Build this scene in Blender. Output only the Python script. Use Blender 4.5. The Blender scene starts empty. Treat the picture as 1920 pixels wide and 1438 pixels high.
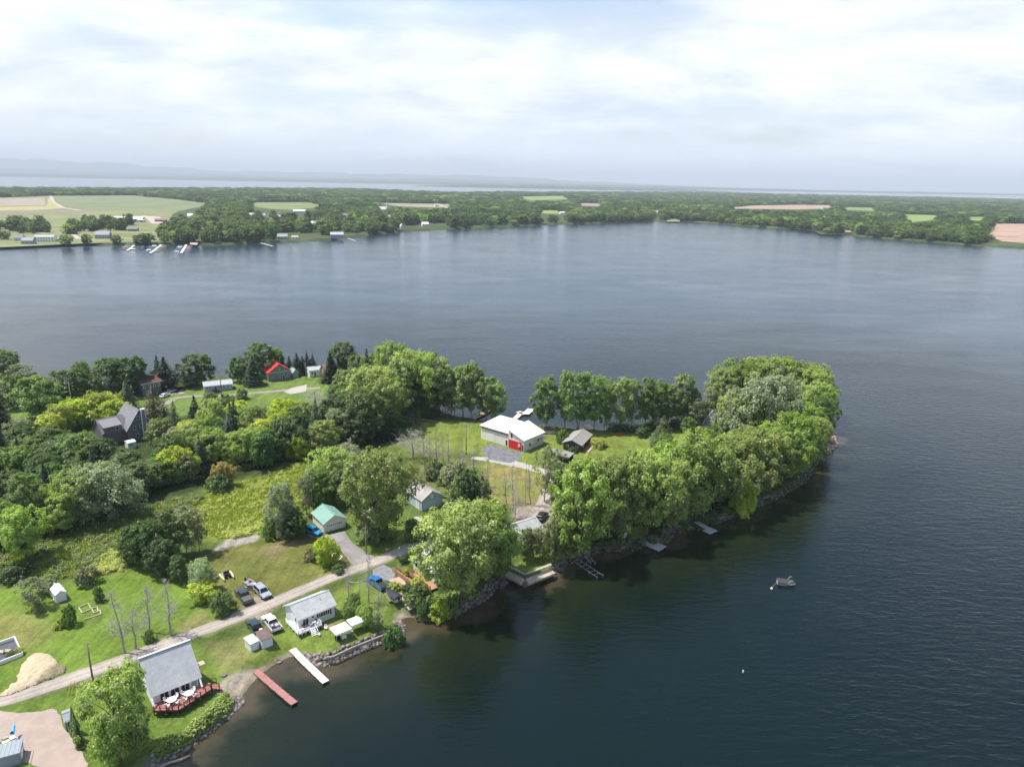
import bpy, bmesh, math, random
import numpy as np
from mathutils import Vector, Matrix

random.seed(7)
RNG = np.random.default_rng(11)
C = bpy.context.scene.collection
SC = bpy.context.scene

# ------------------------------------------------------------------ camera
F, CX, CY = 1333.0, 960.0, 719.0          # focal length and centre on a 1920 x 1438 frame
ROLL = math.radians(1.08)
PITCH = math.atan((719 - 341) / F)
H = 82.0                                   # metres above the lake
ZL = 1.4                                   # level of the peninsula above the lake
ZF = 2.3                                   # level of the far bank

cam_data = bpy.data.cameras.new("camera")
cam_data.sensor_width = 36.0
cam_data.lens = 36.0 * F / 1920.0
cam_data.clip_start = 1.0
cam_data.clip_end = 90000.0
cam = bpy.data.objects.new("camera", cam_data)
C.objects.link(cam)
_c, _s = math.cos(ROLL), math.sin(ROLL)
_fw = Vector((0, math.cos(PITCH), -math.sin(PITCH)))
_up0 = Vector((0, math.sin(PITCH), math.cos(PITCH)))
_rt0 = Vector((1, 0, 0))
_rt = _rt0 * _c + _up0 * _s
_up = _up0 * _c - _rt0 * _s
_m = Matrix((_rt, _up, -_fw)).transposed().to_4x4()
_m.translation = Vector((0, 0, H))
cam.matrix_world = _m
SC.camera = cam

# ------------------------------------------------------------------ light
SUN_AZ = math.atan2(-0.985, 0.17)           # sun to the left and a little ahead
SUN_EL = math.radians(63)
SUN_DIR = Vector((math.sin(SUN_AZ) * math.cos(SUN_EL), math.cos(SUN_AZ) * math.cos(SUN_EL), math.sin(SUN_EL)))
sd_ = bpy.data.lights.new("sun", 'SUN')
sd_.energy = 4.1
sd_.angle = math.radians(0.6)
sd_.color = (1.0, 0.955, 0.88)
sun = bpy.data.objects.new("sun", sd_)
sun.rotation_euler = SUN_DIR.to_track_quat('Z', 'Y').to_euler()
sun.location = (0, 0, 300)
C.objects.link(sun)

SC.view_settings.view_transform = 'Standard'
SC.view_settings.look = 'None'
SC.view_settings.exposure = 0.62
SC.view_settings.gamma = 1.0
SC.view_settings.use_curve_mapping = False
SC.render.engine = 'CYCLES'
SC.cycles.max_bounces = 6
SC.cycles.diffuse_bounces = 4
SC.cycles.glossy_bounces = 3
SC.cycles.transmission_bounces = 3
SC.cycles.volume_bounces = 0
SC.cycles.transparent_max_bounces = 4


class NT:
    """tiny helper to write node trees"""
    def __init__(s, tree):
        s.t = tree
    def n(s, kind, **kw):
        nd = s.t.nodes.new(kind)
        for k, v in kw.items():
            if k == 'ins':
                for a, b in v.items():
                    s.put(nd.inputs[a], b)
            else:
                setattr(nd, k, v)
        return nd
    def put(s, sock, v):
        if hasattr(v, 'is_output') or isinstance(v, bpy.types.NodeSocket):
            s.t.links.new(v, sock)
        else:
            sock.default_value = v
    def math(s, op, a, b=0.0, c=None, clamp=False):
        nd = s.n('ShaderNodeMath', operation=op, use_clamp=clamp)
        s.put(nd.inputs[0], a); s.put(nd.inputs[1], b)
        if c is not None: s.put(nd.inputs[2], c)
        return nd.outputs[0]
    def ramp01(s, v, a, b, lo=0.0, hi=1.0):
        nd = s.n('ShaderNodeMapRange', interpolation_type='SMOOTHSTEP')
        s.put(nd.inputs['Value'], v)
        s.put(nd.inputs['From Min'], a); s.put(nd.inputs['From Max'], b)
        s.put(nd.inputs['To Min'], lo); s.put(nd.inputs['To Max'], hi)
        return nd.outputs[0]
    def mix(s, fac, a, b, mode='MIX'):
        nd = s.n('ShaderNodeMix', data_type='RGBA', blend_type=mode)
        s.put(nd.inputs[0], fac); s.put(nd.inputs[6], a); s.put(nd.inputs[7], b)
        return nd.outputs[2]
    def noise(s, vec, scale, detail=3.0, rough=0.55, dist=0.0, out=0):
        nd = s.n('ShaderNodeTexNoise')
        if vec is not None: s.put(nd.inputs['Vector'], vec)
        nd.inputs['Scale'].default_value = scale
        nd.inputs['Detail'].default_value = detail
        nd.inputs['Roughness'].default_value = rough
        nd.inputs['Distortion'].default_value = dist
        return nd.outputs[out]
    def mapping(s, vec, scale=(1, 1, 1), rot=(0, 0, 0), loc=(0, 0, 0)):
        nd = s.n('ShaderNodeMapping')
        s.put(nd.inputs['Vector'], vec)
        nd.inputs['Scale'].default_value = scale
        nd.inputs['Rotation'].default_value = rot
        nd.inputs['Location'].default_value = loc
        return nd.outputs[0]


def c4(c): return (c[0], c[1], c[2], 1.0)


# ------------------------------------------------------------------ sky
world = bpy.data.worlds.new("World")
SC.world = world
world.use_nodes = True
w = NT(world.node_tree)
world.node_tree.nodes.clear()
out = w.n('ShaderNodeOutputWorld')
sky = w.n('ShaderNodeTexSky', sky_type='NISHITA', sun_disc=False, sun_elevation=SUN_EL, sun_rotation=SUN_AZ,
          air_density=1.0, dust_density=1.6, ozone_density=1.0, altitude=100.0)
bg_sky = w.n('ShaderNodeBackground', ins={'Color': sky.outputs[0], 'Strength': 0.13})
tc = w.n('ShaderNodeTexCoord')
sep = w.n('ShaderNodeSeparateXYZ', ins={0: tc.outputs['Generated']})
zc = w.math('MAXIMUM', sep.outputs[2], 0.0)
den = w.math('ADD', zc, 0.26)
cx = w.math('DIVIDE', sep.outputs[0], den)
cy = w.math('DIVIDE', sep.outputs[1], den)
comb = w.n('ShaderNodeCombineXYZ', ins={0: cx, 1: cy, 2: 0.0})
cv = comb.outputs[0]
n1 = w.noise(w.mapping(cv, (1.0, 1.25, 1), (0, 0, 0.25), (3.1, 1.7, 0)), 1.0, 9.0, 0.58, 0.35)
n2 = w.noise(w.mapping(cv, (2.2, 3.0, 1), (0, 0, 0.1), (7.3, 2.2, 0)), 1.0, 9.0, 0.58, 0.25)
n3 = w.noise(w.mapping(cv, (0.8, 0.7, 1), (0, 0, 0), (1.25, 5.1, 0)), 1.0, 4.0, 0.5)
thr = w.ramp01(zc, 0.14, 0.33, 0.37, 0.66)
mask = w.ramp01(w.math('SUBTRACT', n1, thr), -0.12, 0.16)
grey = w.ramp01(w.math('ADD', w.math('MULTIPLY', n2, 0.55), w.math('MULTIPLY', n3, 0.45)), 0.36, 0.62)
cl = w.mix(grey, (0.49, 0.56, 0.645, 1), (0.83, 0.85, 0.875, 1))
cl = w.mix(w.ramp01(zc, 0.0, 0.12, 0.9, 0.0), cl, (0.72, 0.77, 0.825, 1))
bg_cl = w.n('ShaderNodeBackground', ins={'Color': cl, 'Strength': 1.0})
mx = w.n('ShaderNodeMixShader', ins={0: mask, 1: bg_sky.outputs[0], 2: bg_cl.outputs[0]})
w.t.links.new(mx.outputs[0], out.inputs['Surface'])


# ------------------------------------------------------------------ photograph geometry
def ray(px, py):
    x = (px - CX) / F; y = (py - CY) / F
    x, y = x * _c + y * _s, -x * _s + y * _c
    cp, sp = math.cos(PITCH), math.sin(PITCH)
    return (x, cp - y * sp, -sp - y * cp)

def G(px, py, z=ZL):
    d = ray(px, py)
    t = (z - H) / d[2]
    return Vector((d[0] * t, d[1] * t, z))

def proj(p):
    v = Vector(p) - Vector((0, 0, H))
    dz = v.dot(_fw)
    return CX + F * v.dot(_rt) / dz, CY - F * v.dot(_up) / dz, dz

def gx(pts, z=ZL):
    return np.array([[*G(a, b, z)[:2]] for a, b in pts])

def height_for(P, ytop):
    lo, hi = 0.0, 60.0
    for _ in range(40):
        m = (lo + hi) / 2
        if proj((P[0], P[1], P[2] + m))[1] > ytop: lo = m
        else: hi = m
    return lo


def sdist(poly, P):
    """signed distance (inside positive) of points P (n,2) to polygon (k,2)"""
    n = len(poly)
    d2 = np.full(len(P), 1e18)
    ins = np.zeros(len(P), bool)
    for i in range(n):
        a = poly[i]; b = poly[(i + 1) % n]
        e = b - a
        wv = P - a
        t = np.clip((wv @ e) / max(e @ e, 1e-9), 0, 1)
        q = wv - t[:, None] * e
        d2 = np.minimum(d2, (q * q).sum(1))
        c1 = P[:, 1] >= a[1]; c2 = P[:, 1] < b[1]; c3 = e[0] * wv[:, 1] > e[1] * wv[:, 0]
        f = (c1 & c2 & c3) | (~c1 & ~c2 & ~c3)
        ins ^= f
    return np.where(ins, 1, -1) * np.sqrt(d2)

def pdist(line, P):
    d2 = np.full(len(P), 1e18)
    for i in range(len(line) - 1):
        a = line[i]; e = line[i + 1] - a
        wv = P - a
        t = np.clip((wv @ e) / max(e @ e, 1e-9), 0, 1)
        q = wv - t[:, None] * e
        d2 = np.minimum(d2, (q * q).sum(1))
    return np.sqrt(d2)

def wob(P, wl, seed, k=5):
    r = np.random.default_rng(seed)
    s = np.zeros(len(P))
    for i in range(k):
        a = r.uniform(0, 2 * math.pi); f = 2 * math.pi / (wl * r.uniform(0.5, 1.6))
        s += np.sin((P[:, 0] * math.cos(a) + P[:, 1] * math.sin(a)) * f + r.uniform(0, 6.3))
    return s / k

def sstep(x): x = np.clip(x, 0, 1); return x * x * (3 - 2 * x)


# ------------------------------------------------------------------ materials
MATS = {}
def mat(name, col, rough=0.8, var=0.12, scale=3.0, metal=0.0, spec=0.3, bump=0.0, bscale=8.0, stretch=(1, 1, 1), coat=0.0):
    if name in MATS: return MATS[name]
    m = bpy.data.materials.new(name); m.use_nodes = True
    t = NT(m.node_tree)
    b = m.node_tree.nodes['Principled BSDF']
    b.inputs['Roughness'].default_value = rough
    b.inputs['Metallic'].default_value = metal
    b.inputs['Specular IOR Level'].default_value = spec
    if coat: b.inputs['Coat Weight'].default_value = coat
    tc = t.n('ShaderNodeTexCoord')
    v = t.mapping(tc.outputs['Object'], stretch)
    nz = t.noise(v, scale, 5.0, 0.62)
    dk = tuple(c * (1 - var) for c in col[:3]); lt = tuple(min(1, c * (1 + var)) for c in col[:3])
    t.put(b.inputs['Base Color'], t.mix(t.ramp01(nz, 0.3, 0.7), c4(dk), c4(lt)))
    if bump:
        bp = t.n('ShaderNodeBump', ins={'Strength': 0.6, 'Distance': bump, 'Height': t.noise(v, bscale, 4.0)})
        t.put(b.inputs['Normal'], bp.outputs[0])
    MATS[name] = m
    return m

def mat_streak(name, col, col2, rough=0.85, scale=1.0, stretch=(1, 1, 6)):
    """weathered roofing: two tones in streaks running down the slope"""
    if name in MATS: return MATS[name]
    m = mat(name, col, rough)
    t = NT(m.node_tree); b = m.node_tree.nodes['Principled BSDF']
    tc = t.n('ShaderNodeTexCoord')
    v = t.mapping(tc.outputs['Object'], stretch)
    a = t.noise(v, scale, 6.0, 0.7)
    f = t.noise(tc.outputs['Object'], 4.0, 4.0, 0.7)
    base = t.mix(t.ramp01(a, 0.35, 0.68), c4(col), c4(col2))
    base = t.mix(t.math('MULTIPLY', t.ramp01(f, 0.4, 0.7), 0.35), base, c4([x * 0.72 for x in col]))
    t.put(b.inputs['Base Color'], base)
    return m

def glass_mat():
    if 'window_glass' in MATS: return MATS['window_glass']
    m = bpy.data.materials.new('window_glass'); m.use_nodes = True
    b = m.node_tree.nodes['Principled BSDF']
    b.inputs['Base Color'].default_value = (0.012, 0.015, 0.018, 1)
    b.inputs['Roughness'].default_value = 0.06
    b.inputs['Specular IOR Level'].default_value = 0.5
    MATS['window_glass'] = m
    return m

def attr_mat(name, rough=0.9, bump=0.0, bscale=4.0, kind='ground'):
    m = bpy.data.materials.new(name); m.use_nodes = True
    t = NT(m.node_tree); b = m.node_tree.nodes['Principled BSDF']
    at = t.n('ShaderNodeVertexColor', layer_name='Col')
    geo = t.n('ShaderNodeNewGeometry')
    p = geo.outputs['Position']
    a = t.noise(p, 0.22, 6.0, 0.65)
    c = t.noise(p, 1.7, 5.0, 0.72)
    d = t.noise(p, 9.0, 3.0, 0.7)
    f = t.math('ADD', t.math('MULTIPLY', a, 0.55), t.math('ADD', t.math('MULTIPLY', c, 0.55), t.math('MULTIPLY', d, 0.5)))
    f = t.ramp01(f, 0.55, 1.05, 0.55, 1.45)
    mow = t.noise(t.mapping(p, (0.9, 0.05, 1), (0, 0, 0.72)), 1.0, 3.0, 0.6)
    f = t.math('MULTIPLY', f, t.ramp01(mow, 0.35, 0.65, 0.88, 1.12))
    cm = t.n('ShaderNodeVectorMath', operation='SCALE', ins={0: at.outputs[0], 'Scale': f})
    dry = t.ramp01(t.noise(p, 0.11, 6.0, 0.7), 0.52, 0.74, 0.0, 0.42)
    t.put(b.inputs['Base Color'], t.mix(dry, cm.outputs[0], t.mix(0.5, cm.outputs[0], (0.20, 0.17, 0.07, 1))))
    b.inputs['Roughness'].default_value = rough
    b.inputs['Specular IOR Level'].default_value = 0.12
    bp = t.n('ShaderNodeBump', ins={'Strength': 0.7, 'Distance': 0.12, 'Height': t.math('ADD', c, d)})
    t.put(b.inputs['Normal'], bp.outputs[0])
    return m

def leaf_mat():
    m = bpy.data.materials.new('leaves'); m.use_nodes = True
    t = NT(m.node_tree); m.node_tree.nodes.clear()
    o = t.n('ShaderNodeOutputMaterial')
    at = t.n('ShaderNodeVertexColor', layer_name='Col')
    oi = t.n('ShaderNodeObjectInfo')
    hs = t.n('ShaderNodeHueSaturation', ins={'Color': at.outputs[0],
             'Hue': t.ramp01(oi.outputs['Random'], 0, 1, 0.480, 0.504), 'Saturation': t.ramp01(oi.outputs['Random'], 0.2, 1, 0.90, 1.06),
             'Value': t.ramp01(t.math('FRACT', t.math('MULTIPLY', oi.outputs['Random'], 7.31)), 0, 1, 1.6, 2.4)})
    df = t.n('ShaderNodeBsdfDiffuse', ins={'Color': hs.outputs[0]})
    tr = t.n('ShaderNodeBsdfTranslucent', ins={'Color': t.mix(1.0, hs.outputs[0], (1.7, 1.75, 1.1, 1), 'MULTIPLY')})
    mx = t.n('ShaderNodeMixShader', ins={0: 0.42, 1: df.outputs[0], 2: tr.outputs[0]})
    gl = t.n('ShaderNodeBsdfGlossy', ins={'Color': (1, 1, 1, 1), 'Roughness': 0.45})
    m2 = t.n('ShaderNodeMixShader', ins={0: 0.025, 1: mx.outputs[0], 2: gl.outputs[0]})
    t.t.links.new(m2.outputs[0], o.inputs['Surface'])
    return m
LEAF = leaf_mat()


# ------------------------------------------------------------------ mesh and object helpers
class MB:
    """collects shapes for ONE mesh object"""
    def __init__(s): s.v = []; s.f = []
    def add(s, vs, fs):
        o = len(s.v); s.v += [tuple(v) for v in vs]; s.f += [tuple(i + o for i in f) for f in fs]; return s
    def box(s, x0, x1, y0, y1, z0, z1):
        return s.add([(x0, y0, z0), (x1, y0, z0), (x1, y1, z0), (x0, y1, z0), (x0, y0, z1), (x1, y0, z1), (x1, y1, z1), (x0, y1, z1)],
                     [(0, 3, 2, 1), (4, 5, 6, 7), (0, 1, 5, 4), (1, 2, 6, 5), (2, 3, 7, 6), (3, 0, 4, 7)])
    def prism(s, poly, z0, z1):
        n = len(poly)
        vs = [(p[0], p[1], z0) for p in poly] + [(p[0], p[1], z1) for p in poly]
        fs = [tuple(range(n - 1, -1, -1)), tuple(range(n, 2 * n))] + [(i, (i + 1) % n, n + (i + 1) % n, n + i) for i in range(n)]
        return s.add(vs, fs)
    def xprism(s, prof, y0, y1):
        """profile in (x,z) extruded along y"""
        n = len(prof)
        vs = [(p[0], y0, p[1]) for p in prof] + [(p[0], y1, p[1]) for p in prof]
        fs = [tuple(range(n)), tuple(range(2 * n - 1, n - 1, -1))] + [(i, n + i, n + (i + 1) % n, (i + 1) % n) for i in range(n)]
        return s.add(vs, fs)
    def yprism(s, prof, x0, x1):
        """profile in (y,z) extruded along x"""
        n = len(prof)
        vs = [(x0, p[0], p[1]) for p in prof] + [(x1, p[0], p[1]) for p in prof]
        fs = [tuple(range(n - 1, -1, -1)), tuple(range(n, 2 * n))] + [(i, (i + 1) % n, n + (i + 1) % n, n + i) for i in range(n)]
        return s.add(vs, fs)
    def slab(s, quad, th):
        """four points, thickness along the normal, downwards"""
        q = [Vector(p) for p in quad]
        n = (q[1] - q[0]).cross(q[3] - q[0]).normalized()
        if n.z < 0: n = -n
        lo = [p - n * th for p in q]
        return s.add(q + lo, [(0, 1, 2, 3), (7, 6, 5, 4), (0, 4, 5, 1), (1, 5, 6, 2), (2, 6, 7, 3), (3, 7, 4, 0)])
    def tube(s, pts, rad, sides=6, cap=True):
        pts = [Vector(p) for p in pts]
        if not hasattr(rad, '__len__'): rad = [rad] * len(pts)
        vs = []; fs = []
        for i, p in enumerate(pts):
            d = (pts[min(i + 1, len(pts) - 1)] - pts[max(i - 1, 0)])
            d = d.normalized() if d.length > 1e-6 else Vector((0, 0, 1))
            a = d.orthogonal().normalized(); b = d.cross(a)
            for k in range(sides):
                t = 2 * math.pi * k / sides
                vs.append(p + (a * math.cos(t) + b * math.sin(t)) * rad[i])
        for i in range(len(pts) - 1):
            for k in range(sides):
                k2 = (k + 1) % sides
                fs.append((i * sides + k, i * sides + k2, (i + 1) * sides + k2, (i + 1) * sides + k))
        if cap:
            fs.append(tuple(range(sides - 1, -1, -1)))
            n = (len(pts) - 1) * sides
            fs.append(tuple(range(n, n + sides)))
        return s.add(vs, fs)
    def lathe(s, prof, seg=10, cx=0, cy=0):
        vs = []; fs = []
        for r, z in prof:
            for k in range(seg):
                t = 2 * math.pi * k / seg
                vs.append((cx + r * math.cos(t), cy + r * math.sin(t), z))
        for i in range(len(prof) - 1):
            for k in range(seg):
                k2 = (k + 1) % seg
                fs.append((i * seg + k, i * seg + k2, (i + 1) * seg + k2, (i + 1) * seg + k))
        fs.append(tuple(range(seg - 1, -1, -1)))
        n = (len(prof) - 1) * seg
        fs.append(tuple(range(n, n + seg)))
        return s.add(vs, fs)
    def build(s, name, material, parent=None, bevel=0.0, smooth=False, loc=None):
        me = bpy.data.meshes.new(name)
        me.from_pydata(s.v, [], s.f)
        bm = bmesh.new(); bm.from_mesh(me)
        bmesh.ops.recalc_face_normals(bm, faces=bm.faces)
        if bevel:
            bmesh.ops.bevel(bm, geom=list(bm.edges), offset=bevel, segments=1, affect='EDGES', clamp_overlap=True)
        bm.to_mesh(me); bm.free()
        if smooth: me.shade_smooth()
        if material: me.materials.append(material)
        o = bpy.data.objects.new(name, me)
        C.objects.link(o)
        if parent is not None: o.parent = parent
        if loc is not None: o.location = loc
        return o

def tag(o, label=None, cat=None, group=None, kind=None):
    if label: o['label'] = label
    if cat: o['category'] = cat
    if group: o['group'] = group
    if kind: o['kind'] = kind
    return o

def empty(name, loc, rz, label, cat, group=None):
    o = bpy.data.objects.new(name, None); C.objects.link(o)
    o.empty_display_size = 0.5
    o.location = loc; o.rotation_euler = (0, 0, rz)
    return tag(o, label, cat, group)

KIDS = {}
def copy_tree(o, loc=None, rz=None, label=None, group=None, scale=None):
    def rec(s, par):
        c = s.copy(); C.objects.link(c)
        if par is not None: c.parent = par
        for ch in s.children: rec(ch, c)
        return c
    r = rec(o, None)
    if loc is not None: r.location = loc
    if rz is not None: r.rotation_euler = (0, 0, rz)
    if scale is not None: r.scale = scale
    if label: r['label'] = label
    if group: r['group'] = group
    return r

def np_mesh(name, V, Fq, col=None, material=None, parent=None, link=True, smooth=False, extra=None):
    V = np.asarray(V, np.float32); Fq = np.asarray(Fq, np.int32)
    me = bpy.data.meshes.new(name)
    k = Fq.shape[1]
    me.vertices.add(len(V)); me.vertices.foreach_set('co', V.ravel())
    me.loops.add(Fq.size); me.loops.foreach_set('vertex_index', Fq.ravel())
    me.polygons.add(len(Fq))
    me.polygons.foreach_set('loop_start', np.arange(0, Fq.size, k, dtype=np.int32))
    me.update(calc_edges=True)
    if col is not None:
        a = me.color_attributes.new('Col', 'FLOAT_COLOR', 'POINT')
        cc = np.ones((len(V), 4), np.float32); cc[:, :3] = col
        a.data.foreach_set('color', cc.ravel())
    for nm, arr in (extra or {}).items():
        a = me.attributes.new(nm, 'FLOAT', 'POINT'); a.data.foreach_set('value', np.asarray(arr, np.float32))
    if material: me.materials.append(material)
    if smooth: me.shade_smooth()
    if not link: return me
    o = bpy.data.objects.new(name, me); C.objects.link(o)
    if parent is not None: o.parent = parent
    return o

def grid(xs, ys):
    X, Y = np.meshgrid(xs, ys)
    nx, ny = len(xs), len(ys)
    i = np.arange(ny - 1)[:, None] * nx + np.arange(nx - 1)[None, :]
    i = i.ravel()
    return np.stack([X.ravel(), Y.ravel()], 1), np.stack([i, i + 1, i + nx + 1, i + nx], 1)

def sheet(name, pts, z, material, px=True, zpx=ZL, wobble=0.0, kind='structure'):
    """a flat sheet of ground on the land, outline subdivided and roughened"""
    P = gx(pts, zpx) if px else np.array(pts, float)
    if wobble:
        Q = []
        for i in range(len(P)):
            a, b = P[i], P[(i + 1) % len(P)]
            k = max(1, int(np.linalg.norm(b - a) / 0.7))
            for j in range(k): Q.append(a + (b - a) * j / k)
        P = np.array(Q)
        P = P + np.stack([wob(P, 3.0, 5), wob(P, 3.0, 6)], 1) * wobble + RNG.normal(0, wobble * 0.25, P.shape)
    mb = MB(); n = len(P)
    mb.add([(p[0], p[1], z) for p in P], [tuple(range(n))])
    o = mb.build(name, material)
    return tag(o, kind=kind)

def strip(name, line, width, z, material, wobble=0.12, zpx=ZL):
    """a road as a strip along a centre line of pixels"""
    P = gx(line, zpx)
    Q = []
    for i in range(len(P) - 1):
        k = max(1, int(np.linalg.norm(P[i + 1] - P[i]) / 0.8))
        for j in range(k): Q.append(P[i] + (P[i + 1] - P[i]) * j / k)
    Q.append(P[-1]); Q = np.array(Q)
    for _ in range(12):
        Q[1:-1] = (Q[:-2] + Q[1:-1] * 2 + Q[2:]) / 4
    T = np.gradient(Q, axis=0); T /= np.linalg.norm(T, axis=1)[:, None]
    N = np.stack([-T[:, 1], T[:, 0]], 1)
    W = np.interp(np.linspace(0, 1, len(Q)), np.linspace(0, 1, len(width)), width) if hasattr(width, '__len__') else np.full(len(Q), width)
    l = Q + N * (W / 2 + wob(Q, 5, 1) * wobble + RNG.normal(0, wobble * 0.4, len(Q)))[:, None]
    r = Q - N * (W / 2 + wob(Q, 5, 2) * wobble + RNG.normal(0, wobble * 0.4, len(Q)))[:, None]
    V = [(a[0], a[1], z) for p in zip(l, Q, r) for a in p]
    n = len(Q)
    Fq = [(3 * i + k, 3 * i + k + 1, 3 * i + k + 4, 3 * i + k + 3) for i in range(n - 1) for k in (0, 1)]
    col = None
    o = np_mesh(name, np.array(V), np.array(Fq), None, material, extra={'across': [0, 1, 0] * n})
    return tag(o, kind='structure')
# ------------------------------------------------------------------ the peninsula
SHORE_FRONT = [(230, 1500), (285, 1434), (300, 1425), (345, 1405), (390, 1370), (425, 1345), (450, 1320), (453, 1305), (480, 1274), (497, 1257), (530, 1237),
    (547, 1229), (570, 1234), (592, 1243), (615, 1246), (655, 1228), (692, 1213), (727, 1199), (752, 1191), (755, 1173), (747, 1163), (762, 1158), (780, 1157), (792, 1158),
    (817, 1161), (855, 1151), (880, 1139), (915, 1117), (930, 1098), (947, 1084), (983, 1096), (1037, 1076), (1052, 1066), (1068, 1050), (1088, 1045), (1125, 1031),
    (1150, 1029), (1165, 1030), (1200, 1020), (1222, 1020), (1247, 1015), (1268, 990), (1302, 977), (1350, 976), (1400, 956), (1455, 932), (1505, 903), (1525, 872),
    (1550, 846), (1567, 836), (1562, 822), (1556, 800), (1545, 782)]
SHORE_BACK = [(1500, 764), (1450, 757), (1400, 757), (1350, 768), (1310, 782), (1260, 794), (1215, 803), (1165, 808), (1130, 811), (1072, 808), (1040, 806), (1005, 802), (960, 797),
    (900, 793), (882, 788), (840, 782), (790, 775), (740, 757), (690, 728), (650, 706), (600, 698), (540, 700), (470, 705), (430, 710), (380, 712), (330, 718),
    (260, 728), (190, 737), (120, 724), (60, 709), (0, 697), (-150, 690), (-400, 680)]
PEN = np.vstack([gx(SHORE_FRONT, 0), gx(SHORE_BACK, 0), np.array([[-490, 280], [-490, 46], [-70, 46]])])
BEACH = gx([(400, 1290), (440, 1264), (500, 1236), (545, 1213), (572, 1224), (545, 1236), (480, 1280), (455, 1306), (430, 1305)])
RAMP = gx([(738, 1152), (752, 1136), (786, 1150), (796, 1160), (765, 1166), (745, 1163)])
BEACHC = gx([(455, 1290), (510, 1245), (545, 1222)])
RAMPC = gx([(750, 1150), (780, 1157)])

def land_height(P):
    d = sdist(PEN, P)
    wdt = 1.15 + 5.0 * sstep(1 - pdist(BEACHC, P) / 6) + 4.5 * sstep(1 - pdist(RAMPC, P) / 4)
    z = np.where(d > 0, 0.02 + (ZL - 0.02) * sstep(d / wdt * 0.9 + 0.02), np.maximum(d * 0.35, -2.5) + 0.02)
    return z, d

def lz(x, y):
    return float(land_height(np.array([[x, y]]))[0][0])

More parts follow.
